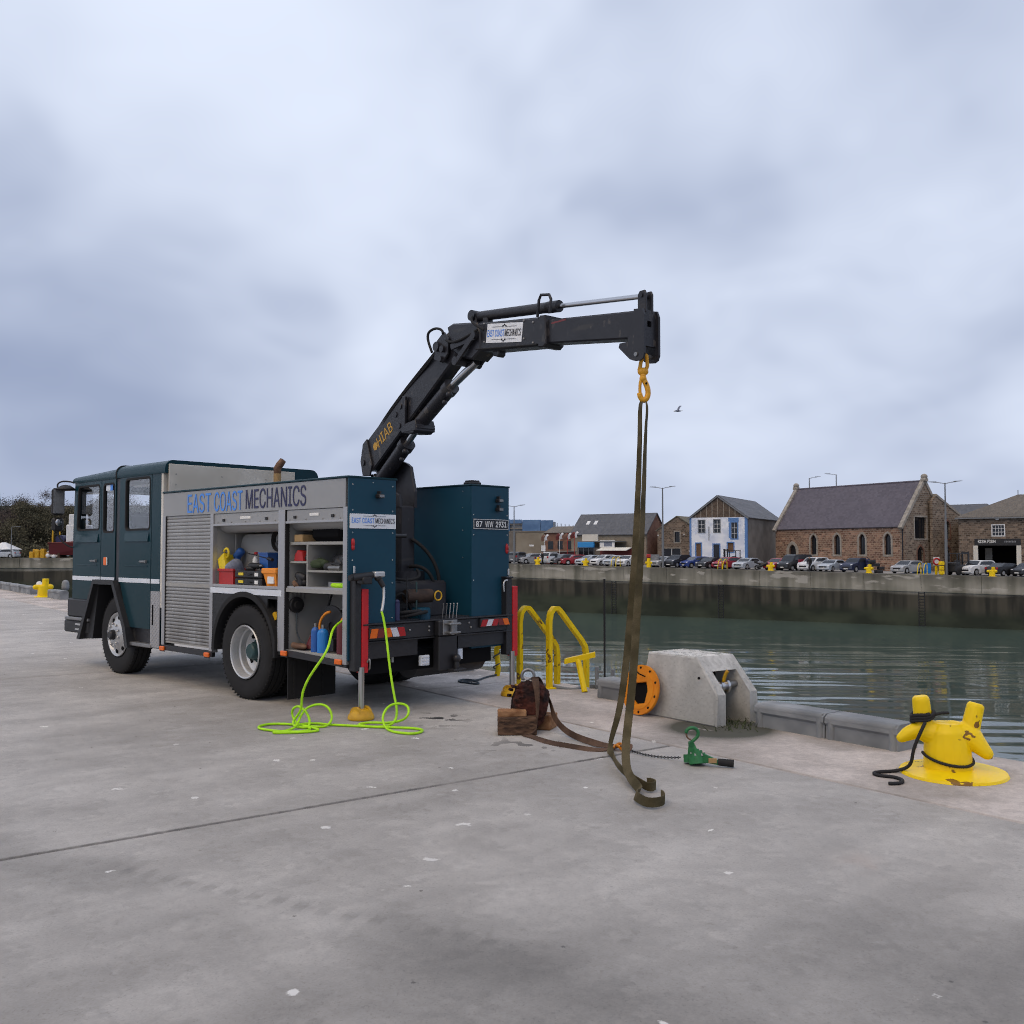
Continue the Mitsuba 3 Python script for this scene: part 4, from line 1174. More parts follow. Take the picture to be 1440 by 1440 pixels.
heap('dark_bag', (1.45, .24, 1.56), 6, (.10, .08, .22), 'black_plastic', 'dark bundle hanging high at the rear side of the middle locker', 'bag')
# rear locker
lx('card_box', bx(.84, .99, .06, .25, 1.716, 1.79, .004), 'card_tan', 'small tan cardboard box on the top shelf of the rear locker', 'box')
lx('black_holdall', bx(.26, .80, .12, .5, 1.716, 1.895, .05), 'dark_void', 'black holdall bag filling the top shelf of the rear locker', 'bag', 30)
lx('white_carton', bx(.07, .14, .06, .3, 1.716, 1.80, .004), 'letter_pale', 'small pale carton at the rear end of the top shelf', 'box')
k = thing('red_tool', 'red hand tool standing on the small middle shelf', 'tool')
part(k, 'body', hull([(x, y, z) for x, z in ((.84, 1.517), (1.0, 1.517), (.99, 1.58), (.94, 1.63), (.86, 1.61)) for y in (.07, .16)]), 'tarp_red', TK)
part(k, 'grip', cyl((.84, .11, 1.54), (.80, .11, 1.60), .02), 'black_plastic', TK)
heap('green_bag', (.60, .16, 1.425), 8, (.10, .08, .09), 'bag_green', 'dark green bag on the tilted tray of the rear locker', 'bag')
heap('dark_sack', (.33, .18, 1.43), 9, (.17, .08, .11), 'black_plastic', 'dark heap of gear beside the green bag', 'gear')
heap('tool_heap', (.93, .12, 1.256), 10, (.10, .06, .11), 'black_plastic', 'dark pile of hand tools in the lowest small compartment', 'tools')
heap('copper_fitting', (.92, .05, 1.256), 4, (.06, .02, .04), 'rust_steel', 'small copper coloured fittings in front of the hand tools', 'fitting')
lx('lime_cloth', bx(.07, .36, .06, .4, 1.257, 1.30, .015), 'hose_lime', 'bright lime cloth folded on the wide lower shelf', 'cloth', 30)
Z3 = .597
k = thing('cable_reel', 'round black cable reel hung on the side wall of the rear locker', 'cable reel')
part(k, 'disc', lathe([(0, 1.02), (.08, 1.02), (.085, 1.035), (.08, 1.07), (0, 1.07)], 28, 'x', (0, .13, 1.055)), 'black_plastic', TK, 40)
part(k, 'hub', lathe([(0, 1.0), (.04, 1.0), (.045, 1.02), (0, 1.02)], 20, 'x', (0, .13, 1.055)), 'black_rubber', TK, 40)
part(k, 'cable', tube([(1.03, .13, .975), (1.04, .13, .86), (1.03, .14, .74), (.98, .17, .66), (.90, .2, .635), (.84, .2, .62)], .009, 6, 24), 'rope_blue', TK, True)
k = thing('hose_drum', 'dark hose drum with a turn of orange hose in the rear locker', 'hose drum')
for y in (.20, .46):
    part(k, 'flange', lathe([(.05, y), (.215, y), (.22, y + .008), (.215, y + .016), (.05, y + .016), (.05, y)], 36, 'y', (.52, 0, .85)), 'black_plastic', TK, 40)
part(k, 'drum', cyl((.52, .21, .85), (.52, .46, .85), .12, n=24), 'black_rubber', TK, 40)
for q in range(5):
    an = np.linspace(0, 2 * math.pi, 40)
    part(k, 'hose_turn', tube(np.c_[.52 + .145 * np.cos(an), np.full(40, .24 + .05 * q), .85 + .145 * np.sin(an)], .022, 6), 'black_rubber' if q else 'plastic_orange', TK, True)
part(k, 'orange_hose', tube([(.605, .12, .82), (.60, .12, .90), (.55, .13, .97), (.46, .14, 1.005)], .014, 6, 20), 'plastic_orange', TK, True)
part(k, 'orange_hose', tube([(.27, .12, .82), (.26, .12, .90), (.22, .13, .96), (.16, .14, .99)], .014, 6, 20), 'plastic_orange', TK, True)
for x, r, h, lab in ((.51, .058, .24, 'bright blue gas cylinder standing in front of the hose drum'), (.64, .045, .25, 'darker blue gas cylinder just ahead of the bright blue one')):
    k = thing('gas_cylinder', lab, 'gas cylinder')
    m_ = 'gas_blue' if x < .6 else 'plastic_blue'
    part(k, 'bottle', lathe([(0, 0), (r, 0), (r, h * .82), (r * .8, h * .93), (r * .4, h), (0, h)], 24, 'z', (x, .09, Z3)), m_, TK, 40)
    part(k, 'valve', cyl((x, .09, Z3 + h), (x, .09, Z3 + h + .04), .016), 'dull_steel', TK)
k = thing('fire_bottle', 'maroon cylinder beside the rear post of the rear locker', 'cylinder')
part(k, 'bottle', lathe([(0, 0), (.06, 0), (.06, .27), (.04, .32), (0, .33)], 20, 'z', (.26, .15, Z3)), 'maroon', TK, 40)
part(k, 'valve', cyl((.26, .15, Z3 + .32), (.26, .15, Z3 + .38), .018), 'black_plastic', TK)
k = thing('traffic_cone', 'dull red pointed cone at the back of the rear locker floor', 'cone')
part(k, 'cone', cyl((.86, .22, Z3 + .01), (.84, .22, Z3 + .22), .09, .012, 18), 'maroon', TK, 40)
part(k, 'base', bx(.77, .95, .13, .31, Z3, Z3 + .015), 'black_rubber', TK)
heap('loose_parts', (.84, .10, Z3 + .002), 10, (.15, .05, .045), 'rust_steel', 'loose rusty fittings scattered on the floor of the rear locker', 'fittings')
lx('coiled_hose', tube([(.66, .3, 1.20), (.76, .36, 1.12), (.80, .36, .98), (.76, .34, .84), (.80, .28, .74), (.88, .2, .66)], .011, 6, 40), 'black_rubber', 'thin black hose looping down the wall beside the cable reel', 'hose', True)

# more of the clutter in the lockers
k = thing('spray_bottle', 'small white spray bottle wedged behind the black tool cases', 'bottle')
part(k, 'bottle', lathe([(0, 0), (.035, 0), (.035, .12), (.014, .15), (.014, .17), (0, .17)], 16, 'z', (2.02, .24, 1.41)), 'letter_pale', TK, 40)
part(k, 'trigger', bx(1.99, 2.04, .225, .255, 1.58, 1.61, .006), 'tarp_red', TK)
k = thing('power_drill', 'dark power drill lying on top of the black tool cases', 'drill')
part(k, 'body', chain_solid({0: ((1.98, .16, 1.455), .036), 1: ((1.84, .17, 1.455), .032), 2: ((1.94, .16, 1.425), .026), 3: ((1.99, .12, 1.425), .024)}, [(0, 1), (0, 2), (2, 3)], .014, 4), 'black_plastic', TK, True)
part(k, 'chuck', cyl((1.84, .17, 1.455), (1.77, .173, 1.455), .02, .013, 12), 'dull_steel', TK, 40)
k = thing('cable_coil', 'coil of dark cable hung high in the middle locker', 'cable')
for q in range(4):
    an = np.linspace(0, 2 * math.pi, 30)
    part(k, 'turn', tube(np.c_[1.62 + (.10 + .006 * q) * np.cos(an), np.full(30, .30 - .012 * q), 1.74 + (.095 + .008 * q) * np.sin(an)], .008, 6), 'black_rubber', TK, True)
k = thing('grease_gun', 'grey grease gun lying on the tilted tray', 'grease gun')
part(k, 'barrel', cyl((.20, .08, 1.452), (.42, .10, 1.452), .024, n=14), 'dull_steel', TK, 40)
part(k, 'lever', cyl((.22, .08, 1.48), (.40, .09, 1.50), .008), 'black_plastic', TK)
lx('parts_tray', cat([bx(.14, .44, .10, .36, 1.257, 1.265), bx(.14, .44, .10, .108, 1.257, 1.31), bx(.432, .44, .10, .36, 1.257, 1.31), bx(.14, .148, .10, .36, 1.257, 1.31)]), 'dull_steel', 'shallow steel tray behind the lime cloth', 'tray')
k = thing('oil_can', 'small red oil can on the floor of the rear locker behind the gas cylinders', 'oil can')
part(k, 'can', lathe([(0, 0), (.06, 0), (.06, .12), (.02, .16), (0, .16)], 18, 'z', (.72, .26, Z3)), 'tarp_red', TK, 40)
part(k, 'spout', cyl((.72, .26, Z3 + .15), (.66, .22, Z3 + .26), .008, .004), 'dull_steel', TK)
k = thing('spanner_roll', 'row of steel spanners hanging on the partition above the cable reel', 'spanners')
for q in range(5):
    y = .05 + .05 * q
    part(k, 'spanner', cat([bx(1.062, 1.07, y - .008, y + .008, 1.13, 1.19), cyl((1.062, y, 1.19), (1.07, y, 1.19), .014, n=8), cyl((1.062, y, 1.125), (1.07, y, 1.125), .012, n=8)]), 'dull_steel', TK)

# ================================================================== ON THE QUAY
FEED = [(TK @ np.array([*q, 1]))[:3] for q in ((.13, .30, .96), (.145, .12, .955), (.155, .0, .90))]
HOSE = np.array([*FEED, (-1.705, 8.85, 0.690), (-1.837, 8.85, 0.49), (-1.927, 8.9, 0.285), (-1.952, 8.95, 0.151), (-2.026, 9.0, 0.043), (-1.979, 8.9, 0.014), (-1.869, 8.85, 0.014), (-1.869, 8.95, 0.07), (-1.924, 9.0, 0.143), (-2.005, 9.05, 0.171), (-2.062, 9.1, 0.108), (-2.003, 9.05, 0.014), (-1.843, 8.9, 0.014), (-1.716, 8.9, 0.014), (-1.672, 9.0, 0.07), (-1.71, 9.05, 0.153), (-1.812, 9.1, 0.182), (-1.923, 9.1, 0.145), (-1.961, 8.9, 0.051), (-2.014, 8.7, 0.014), (-2.113, 8.6, 0.014), (-1.938, 8.6, 0.014), (-1.739, 8.7, 0.014), (-1.787, 8.8, 0.014), (-2.047, 9.0, 0.014), (-2.267, 9.0, 0.014), (-2.31, 8.85, 0.014), (-2.155, 8.7, 0.014), (-1.879, 8.65, 0.014), (-1.831, 8.8, 0.014), (-1.956, 9.0, 0.014), (-1.838, 9.05, 0.014), (-1.718, 9.0, 0.014), (-1.544, 8.95, 0.014), (-1.354, 8.9, 0.014), (-1.131, 8.85, 0.014), (-0.892, 8.8, 0.014), (-0.802, 8.7, 0.014), (-0.866, 8.55, 0.014), (-1.011, 8.6, 0.014), (-1.121, 8.75, 0.016), (-1.178, 8.85, 0.087), (-1.147, 8.9, 0.177), (-1.063, 8.95, 0.212), (-0.966, 8.95, 0.187), (-0.957, 8.9, 0.114), (-1.035, 8.95, 0.055), (-1.168, 9.0, 0.028), (-1.341, 9.05, 0.02), (-1.417, 9.0, 0.014), (-1.318, 8.9, 0.014), (-1.164, 8.9, 0.015), (-1.089, 8.95, 0.043), (-1.068, 9.0, 0.125), (-1.093, 9.05, 0.244), (-1.143, 9.1, 0.495), (-1.177, 9.15, 0.712), (-1.214, 9.2, 0.931), (-1.244, 9.22, 1.042)])
hs = spline(HOSE, 540)
hs[:, 2] = np.maximum(hs[:, 2], .0125)
inside = [(-1.62, 9.62, .74), (-1.52, 9.25, .93), (-1.49, 9.05, .93)]
k = thing('air_hose', 'lime green air hose looped on the ground behind the truck', 'hose')
part(k, 'hose', tube(hs, .0115, 8), 'hose_lime', smooth=True)
cp_end = (TK @ np.array([-.19, .30, 1.27, 1]))[:3]
part(k, 'connector', tube([hs[-1], hs[-1] * .5 + cp_end * .5 + (.01, 0, .01), cp_end], .014, 8, 10), 'rim_silver', smooth=True)

# lifting hook and slings
HK = thing('lifting_hook', 'yellow swivel safety hook hanging from the crane tip', 'hook')
tipx = (CR @ np.array([3.60, 0, 3.215, 1]))[:3]


def hk(dx, dz, dy=0):
    return np.array([1.088 + dx * .72, 7.88 + dy, 3.02 + dz * .88])


part(HK, 'shackle_bow', tube([hk(-.055, .10), hk(-.035, .17, .01), hk(.0, .235), hk(.025, .24), hk(.035, .19), hk(.035, .13), hk(.0, .09), hk(-.02, .08)], .016, 8, 28), 'hook_yellow', smooth=True)
part(HK, 'swivel', cat([ball(hk(-.012, .085), (.045, .03, .035)), cyl(hk(-.012, .06), hk(-.012, .02), .026, .02), ball(hk(-.012, .02), (.03, .028, .03))]), 'hook_yellow', smooth=True)
part(HK, 'hook', tube([hk(-.012, .02), hk(.02, -.03), hk(.042, -.09), hk(.036, -.15), hk(.0, -.185), hk(-.035, -.165), hk(-.05, -.12)], [.022, .024, .026, .026, .024, .02, .014, ][:7] if False else .023, 9, 26), 'hook_yellow', smooth=True)
part(HK, 'safety_latch', tube([hk(-.03, .02), hk(-.045, -.03), hk(-.048, -.10), hk(-.04, -.14)], .014, 6, 12), 'hook_yellow', smooth=True)
part(HK, 'latch_pin', cyl(hk(.02, -.03, -.035), hk(.02, -.03, .035), .009), 'dark_void')

SL = np.array([(1.085, 7.90, 2.865), (1.068, 7.89, 2.85), (1.052, 7.88, 2.70), (1.045, 7.88, 2.405), (1.012, 7.88, 1.705), (0.969, 7.88, 1.125), (0.908, 7.88, 0.549), (0.854, 7.88, 0.262), (0.807, 7.87, 0.104), (0.793, 7.85, 0.05), (0.778, 7.6, 0.044), (0.779, 7.2, 0.043), (0.821, 6.85, 0.043), (0.878, 6.6, 0.043), (0.925, 6.5, 0.043), (0.962, 6.54, 0.043), (0.955, 6.62, 0.043), (.92, 6.64, .043)])
SW = np.array([(.3, -1, 0), (.3, -1, 0), (.35, -1, 0), (.4, -1, 0), (.6, -1, 0), (.9, -.7, 0), (1, -.3, 0), (1, -.5, 0), (.05, -.9, .4), (0, -.6, .8), (0, 0, 1), (0, 0, 1), (0, 0, 1), (0, 0, 1), (0, 0, 1), (0, 0, 1), (0, 0, 1), (0, 0, 1)], float)
SR = np.array([(1.085, 7.90, 2.865), (1.103, 7.89, 2.85), (1.106, 7.88, 2.70), (1.08, 7.8, 2.397), (1.024, 7.62, 1.702), (0.965, 7.45, 1.152), (0.911, 7.3, 0.68), (0.859, 7.15, 0.387), (0.82, 7.0, 0.209), (0.806, 6.85, 0.11), (0.812, 6.68, 0.07), (0.835, 6.5, 0.05), (.83, 6.36, .044), (.80, 6.30, .044), (.815, 6.18, .044), (.86, 6.10, .044), (.93, 6.12, .044), (.972, 6.21, .044), (.966, 6.30, .044)])
SRW = np.array([(.3, 1, 0), (.3, 1, 0), (.35, 1, 0), (.4, 1, 0), (.6, 1, 0), (.8, .8, 0), (1, .1, 0), (1, .1, .1), (1, .0, .1), (.9, .1, .4), (.4, .2, .9), (.1, .1, 1), (0, 0, 1), (0, 0, 1), (0, 0, 1), (0, 0, 1), (0, 0, 1), (0, 0, 1), (0, 0, 1)], float)
k = thing('lifting_sling', 'olive webbing sling hanging from the yellow hook down to a coil on the ground', 'sling')
part(k, 'leg', ribbon(SL, SW, .058, .007, 260), 'sling_olive', smooth=40, label='rear leg of the olive sling, twisting as it lands')
part(k, 'leg', ribbon(SR, SRW, .060, .007, 260), 'sling_olive', smooth=40, label='front leg of the olive sling, ending in a coil')

# the rusty lump, its timbers and its strap
lump = trimesh.creation.icosphere(subdivisions=5, radius=1)
v = lump.vertices.copy()
nz_ = meshkit.fbm(v * 2.3 + 5, 4, 3) - .5
nz2 = meshkit.fbm(v * 7 + 1, 3, 8) - .5
rim_ = np.exp(-((v[:, 0] * .55 + v[:, 1] * .3 + .55) / .10) ** 2)
angp = np.arctan2(v[:, 2], v[:, 1])
r = 1 + .34 * nz_ + .09 * nz2 + rim_ * (.09 + .05 * np.sign(np.sin(angp * 17)))
pq = np.sign(v) * np.abs(v) ** .72
lump.vertices = pq * r[:, None] * np.array([.150, .150, .212])
lump.apply_transform(trimesh.transformations.rotation_matrix(.22, (0, 1, 0)))
lump.apply_translation((.165, 8.80, .0))
lump.apply_translation((0, 0, .012 - lump.vertices[:, 2].min()))
k = thing('rusted_lump', 'heavily rusted round lump of machinery standing between timber blocks', 'machine part')
part(k, 'casting', lump, 'rust_crust', smooth=True)
part(k, 'studs', cat([cyl((.165 - .13 - .05 * math.cos(a), 8.72 + .10 * math.cos(a), .25 + .15 * math.sin(a)), (.165 - .155 - .05 * math.cos(a), 8.69 + .10 * math.cos(a), .255 + .155 * math.sin(a)), .014, n=7) for a in np.linspace(.4, 3.6, 8)]), 'rust_crust')
def timber(x, y, z, L, w, h, rot, m, label):
    q = bx(-L / 2, L / 2, -w / 2, w / 2, 0, h, .008)
    q = q.subdivide().subdivide()
    q.vertices += (meshkit.fbm(q.vertices * 18 + x * 10, 3, 6)[:, None] - .5) * .008
    q.vertices[:, 2] = np.maximum(q.vertices[:, 2], 0.001)
    return solo('timber_block', q, m, label, 'timber block', turn(rot, x, y, z))
timber(.045, 8.62, .001, .345, .20, .155, 2, 'old_timber', 'large dark timber block in front of the rusted lump')
timber(.0, 8.64, .153, .25, .15, .055, 4, 'fresh_timber', 'pale splintered timber piece on top of the large dark block')
timber(.26, 8.90, .001, .26, .22, .13, -20, 'fresh_timber', 'brown timber block under the right side of the rusted lump')
k = thing('bow_shackle', 'grey steel shackle standing on top of the rusted lump', 'shackle')
part(k, 'bow', tube([(.145 + .055 * math.cos(a), 8.76, .495 + .055 * math.sin(a)) for a in np.linspace(-.8, math.pi + .8, 16)], .014, 8), 'dull_steel', smooth=True)
part(k, 'pin', cyl((.08, 8.76, .445), (.21, 8.76, .445), .014), 'dull_steel', smooth=40)
part(k, 'lug', bx(.12, .165, 8.73, 8.79, .38, .455, .01), 'rust_crust')
STA = np.array([(.20, 8.90, .42), (.205, 8.75, .475), (.215, 8.63, .43), (.225, 8.60, .31), (.222, 8.585, .17), (.21, 8.56, .09), (.175, 8.53, .03), (.12, 8.515, .012), (.15, 8.46, .010), (.327, 8.134, .010), (.468, 7.988, .010), (.634, 7.874, .010), (.749, 7.874, .012), (.846, 7.915, .02)])
WA = np.array([(1, 0, 0), (1, 0, 0), (1, 0, 0), (1, -.2, 0), (1, -.2, 0), (.9, -.4, 0), (.7, -.7, 0), (.3, -1, .2), (.8, .6, .2), (.8, .6, .7), (.5, .6, .9), (.2, .9, .3), (.2, 1, .1), (.3, 1, 0)], float)
STB = np.array([(.205, 8.72, .48), (.24, 8.80, .46), (.30, 8.86, .35), (.345, 8.84, .25), (.37, 8.72, .16), (.42, 8.56, .09), (.50, 8.40, .045), (.652, 8.104, .03), (.757, 7.969, .028), (.86, 7.93, .03)])
WB = np.array([(.6, -.8, 0), (.6, -.8, .2), (.3, -.9, .2), (.2, -.8, .4), (.4, -.5, .6), (.3, -.3, .8), (.2, .0, 1), (.1, .3, .9), (.1, .8, .5), (.2, 1, .2)], float)
k = thing('webbing_strap', 'brown webbing strap wrapped over the rusted lump and trailing along the ground', 'strap')
part(k, 'band', ribbon(STA, WA, .062, .006, 160), 'sling_brown', smooth=40)
part(k, 'band', ribbon(STB, WB, .055, .006, 140), 'sling_brown', smooth=40)
# shackles, chain, lever hoist
k = thing('chain_hoist', 'green lever chain hoist lying on the quay with its hook standing up', 'chain hoist')
oh = thing('orange_shackle', 'small orange shackles joining the brown strap to the chain', 'shackle')
for cx, cy, rt in ((.862, 7.915, .3), (.925, 7.875, -.5)):
    part(oh, 'bow', tube([(cx + .042 * math.cos(a + rt), cy + .035 * math.sin(a + rt), .026 + .02 * math.sin(a * 2)) for a in np.linspace(-2.4, 2.4, 14)], .012, 7), 'rust_steel' if rt < 0 else 'orange_paint', smooth=True)
    part(oh, 'pin', cyl((cx - .04, cy - .03, .02), (cx - .02, cy + .035, .03), .011), 'orange_paint', smooth=40)
cpth = spline([(.955, 7.79, .02), (1.04, 7.684, .014), (1.164, 7.579, .014), (1.30, 7.49, .03)], 34)
for i in range(33):
    a, b = cpth[i], cpth[i + 1]
    d = (b - a) / np.linalg.norm(b - a)
    u = np.cross(d, (0, 0, 1))
    w = np.array([0, 0, 1.]) if i % 2 else u
    c = (a + b) / 2
    L = np.linalg.norm(b - a) * .72
    ringp = [c + d * (L * .45 * np.sign(math.cos(q)) * min(1, abs(math.cos(q)) * 1.6) + .0) + w * .0075 * math.sin(q) for q in np.linspace(0, 2 * math.pi, 11)]
    part(k, 'link', tube(ringp, .0034, 5, caps=False), 'black_paint')
part(k, 'gearbox', cat([cyl((1.405, 7.345, .012), (1.398, 7.365, .085), .066, n=22), cyl((1.398, 7.365, .085), (1.396, 7.37, .105), .045, n=18), cyl((1.396, 7.37, .105), (1.395, 7.372, .118), .022, n=12)]), 'hoist_green', smooth=40)
part(k, 'gearbox', cat([cyl((1.35, 7.40, .012), (1.348, 7.41, .07), .042, n=18), bx(1.335, 1.42, 7.35, 7.41, .02, .06, .012)]), 'hoist_green', smooth=40)
part(k, 'guide_plate', cat([hull([(1.335, 7.40, .05), (1.43, 7.34, .06), (1.345, 7.40, .165), (1.378, 7.385, .17), (1.335, 7.392, .05), (1.43, 7.332, .06), (1.345, 7.392, .165), (1.378, 7.377, .17)]), cyl((1.362, 7.37, .155), (1.362, 7.41, .155), .02, n=12)]), 'hoist_green')
part(k, 'bolt', cat([cyl((1.405 + .05 * math.cos(a_), 7.345 + .05 * math.sin(a_), .08), (1.403 + .05 * math.cos(a_), 7.352 + .05 * math.sin(a_), .096), .008, n=6) for a_ in np.linspace(0, 5.2, 6)]), 'dull_steel')
part(k, 'lever', hull([(1.43, 7.36, .035), (1.43, 7.30, .035), (1.43, 7.36, .10), (1.43, 7.30, .10), (1.54, 7.30, .02), (1.54, 7.26, .02), (1.54, 7.30, .055), (1.54, 7.26, .055)]), 'hoist_green')
part(k, 'label_plate', bx(1.47, 1.53, 7.262, 7.272, .035, .07), 'card_tan', label='worn tan label on the lever')
part(k, 'grip', cyl((1.54, 7.28, .04), (1.655, 7.255, .034), .026, .029, 16), 'black_rubber', smooth=40)
part(k, 'top_hook', tube([(1.362, 7.385, .16), (1.385, 7.385, .185), (1.412, 7.385, .215), (1.41, 7.385, .255), (1.375, 7.385, .275), (1.335, 7.385, .262), (1.325, 7.385, .235)], .013, 8, 26), 'hoist_green', smooth=True)
part(k, 'hook_latch', tube([(1.36, 7.385, .185), (1.335, 7.385, .20), (1.325, 7.385, .23)], .006, 5, 8), 'rust_steel', smooth=True)

# concrete box with its valve
S0, S1, S2, NA, NB, HB = 7.05, 6.28, 6.03, 6.82, 7.44, .615
side_poly = Polygon([(S1 + .0, 0), (S0, 0), (S0 - .10, HB), (S1 + .03, HB), (S2, .26), (S2, 0)])
kb = thing('concrete_housing', 'pale concrete box with a sloped slotted end housing a valve', 'concrete block')
blk = Manifold.extrude
def solid(m):
    return Manifold(__import__('manifold3d').Mesh(np.asarray(m.vertices, np.float32), np.asarray(m.faces, np.uint32)))
body = prism(side_poly, NA, NB, 'y')
body = hull(body.vertices * 1.0)
hb = Polygon([(S0, 0), (S0 - .10, HB), (S1 + .02, HB), (S2, .29), (S2, 0)])
body = bevel(hb, (NB - NA) / 2, .014, mid=(NA + NB) / 2)
body.vertices[:, 1] = (NA + NB) / 2 + (body.vertices[:, 1] - (NA + NB) / 2) * (1 - .16 * np.clip(body.vertices[:, 2], 0, 1) / HB)
slot = bx(S2 - .2, 6.46, NA + .14, NB - .14, -.1, .485)
bm = (solid(body) - solid(slot)).to_mesh()
part(kb, 'body', trimesh.Trimesh(bm.vert_properties[:, :3], bm.tri_verts, process=False), 'pale_concrete', QU)
part(kb, 'slot_back', bx(6.455, 6.47, NA + .14, NB - .14, .0, .485), 'dark_void', QU)
part(kb, 'valve_body', cat([cyl((6.22, NA + .16, .33), (6.22, NA + .33, .33), .05, n=18), cyl((6.22, NA + .33, .33), (6.22, NA + .36, .33), .07, n=18), ball((6.22, NA + .23, .33), .062)]), 'bright_steel', QU, 40)
part(kb, 'outlet', cat([cyl((6.22, NA + .36, .34), (6.20, NA + .50, .35), .032, n=14), cyl((6.20, NA + .46, .345), (6.18, NA + .56, .33), .022, n=12)]), 'dull_steel', QU, 40)
part(kb, 'valve_handle', tube([(6.17, NA + .27, .38), (6.14, NA + .27, .46), (6.12, NA + .275, .49)], .017, 7, 10), 'yellow_metal', QU, True)
part(kb, 'drain_rod', cyl((6.20, NA + .29, .12), (6.20, NA + .28, .28), .012), 'yellow_metal', QU)
part(kb, 'lifting_eye', ball((S2 + .20, NA - .002, .43), .014, 1), 'dark_void', QU)
dk = thing('orange_flange', 'orange flange disc with a dark cut-out leaning on the pale concrete box', 'flange')
RD = .245
ring = Point(0, 0).buffer(RD, quad_segs=16).difference(Polygon([(-.09, -.12), (.02, -.145), (.085, -.10), (.10, .055), (-.08, .085), (-.11, .0)]))
LM = np.eye(4)
Rm = trimesh.transformations.rotation_matrix(-.20, (1, 0, 0))
fd = QU @ shift(6.93, 6.745, RD + .004) @ Rm
part(dk, 'ring', prism(ring, -.014, .014, 'y'), 'orange_paint', fd)
part(dk, 'raised_face', prism(Point(0, 0).buffer(.19, quad_segs=16).difference(Polygon([(-.095, -.125), (.02, -.15), (.09, -.105), (.105, .06), (-.085, .09), (-.115, .0)])), -.020, -.010, 'y'), 'orange_paint', fd)
part(dk, 'back_plate', prism(Point(0, 0).buffer(.16), .016, .03, 'y'), 'dark_void', fd)
for q in range(10):
    a = 2 * math.pi * q / 10 + .2
    part(dk, 'bolt_hole', cyl((.217 * math.cos(a), -.0165, .217 * math.sin(a)), (.217 * math.cos(a), -.008, .217 * math.sin(a)), .013, n=9), 'dark_void', fd)
part(dk, 'scratch', tube([(-.06, -.022, .135), (.02, -.022, .15), (.075, -.022, .175)], .006, 5), 'dark_void', fd)
# weeds at the box's foot
wd = []
rw = random.Random(11)
for i in range(170):
    s, n_ = rw.gauss(5.98, .14), rw.gauss(7.02, .22)
    if n_ > 7.5 or n_ < 6.62 or (s > 6.04 and not (NA + .17 < n_ < NB - .13)):
        continue
    h = rw.uniform(.015, .07)
    a = rw.uniform(0, 6.3)
    q = np.array([[s, n_, .003], [s + .012 * math.cos(a), n_ + .012 * math.sin(a), .003], [s + rw.gauss(0, .03), n_ + rw.gauss(0, .03), h]])
    wd.append(trimesh.Trimesh(q, [[0, 1, 2]], process=False))
mat('weed_green', vary((.02, .03, .01), .4, 30, (.06, .08, .025)), .9)
k = solo('weeds', cat(wd), 'weed_green', 'low weeds and moss at the foot of the pale concrete box', 'weeds', QU)
labels[k]['kind'] = 'stuff'

# yellow mooring bollard: plate, neck, two horns with pegs
BC = np.array([3.185, 7.10])
def b3(x, y, z):
    return (BC[0] + x, BC[1] + y, z)
def discs(*pr, n=18):
    out = []
    for (c, r, ax) in pr:
        ax = np.asarray(ax, float) / np.linalg.norm(ax)
        u = np.cross(ax, (0, 1, .1))
        u /= np.linalg.norm(u)
        w = np.cross(ax, u)
        for k in range(n):
            out.append(np.array(c) + r * (u * math.cos(2 * math.pi * k / n) + w * math.sin(2 * math.pi * k / n)))
    return Manifold.hull_points(np.array(out))
def sph(*pr):
    return Manifold.hull_points(np.vstack([trimesh.creation.icosphere(subdivisions=2, radius=r).vertices + np.array(c) for c, r in pr]))
UP = (0, 0, 1)
bolm = discs((b3(0, 0, -.02), .172, UP), (b3(0, 0, .05), .166, UP), (b3(-.005, 0, .20), .160, UP))
bolm += discs((b3(-.005, 0, .20), .160, UP), (b3(-.01, 0, .31), .145, UP), (b3(-.01, 0, .365), .10, UP))
bolm += sph((b3(-.03, 0, .26), .110), (b3(-.13, .01, .310), .074), (b3(-.21, .015, .310), .060))
bolm += sph((b3(-.21, .015, .310), .060), (b3(-.28, .02, .285), .048), (b3(-.33, .025, .25), .035))
bolm += sph((b3(.03, 0, .27), .112), (b3(.11, -.03, .28), .090), (b3(.15, -.05, .265), .080))
bolm += sph((b3(.14, -.05, .27), .082), (b3(.195, -.10, .20), .056), (b3(.225, -.12, .165), .044))
bolm += discs((b3(-.165, .015, .33), .066, (-.15, 0, 1)), (b3(-.188, .015, .540), .060, (-.15, 0, 1)), (b3(-.1905, .015, .556), .046, (-.15, 0, 1)))
bolm += discs((b3(.145, -.03, .30), .066, (.25, 0, 1)), (b3(.195, -.03, .495), .060, (.25, 0, 1)), (b3(.199, -.03, .511), .046, (.25, 0, 1)))
q = bolm.refine_to_length(.014).to_mesh()
bol = trimesh.Trimesh(q.vert_properties[:, :3], q.tri_verts, process=True)
trimesh.smoothing.filter_taubin(bol, lamb=.5, nu=.51, iterations=9)
MB_ = thing('mooring_bollard', 'large yellow two-horned mooring bollard with a black rope round it', 'bollard')
part(MB_, 'casting', bol, 'yellow_paint', smooth=True)
plate = lathe([(0, .045), (.16, .045), (.20, .034), (.375, .018), (.385, .0), (0, 0)], 48, 'z')
plate.vertices[:, 1] *= 1.08
plate.vertices[:, 0] *= .96
plate.apply_transform(turn(-30, BC[0] + .03, BC[1] - .01, .003))
part(MB_, 'base_plate', plate, 'yellow_paint', smooth=40)
rp_ = [(3.07, 7.0, .385)]
an = np.linspace(0, 2 * math.pi * 2.6, 46)
wrap = np.c_[BC[0] - .175 + .078 * np.cos(an + 1.2), BC[1] + .015 + .078 * np.sin(an + 1.2), .385 + .016 * an / 5 + .006 * np.sin(3 * an) + .02 * np.cos(an + 1.2)]
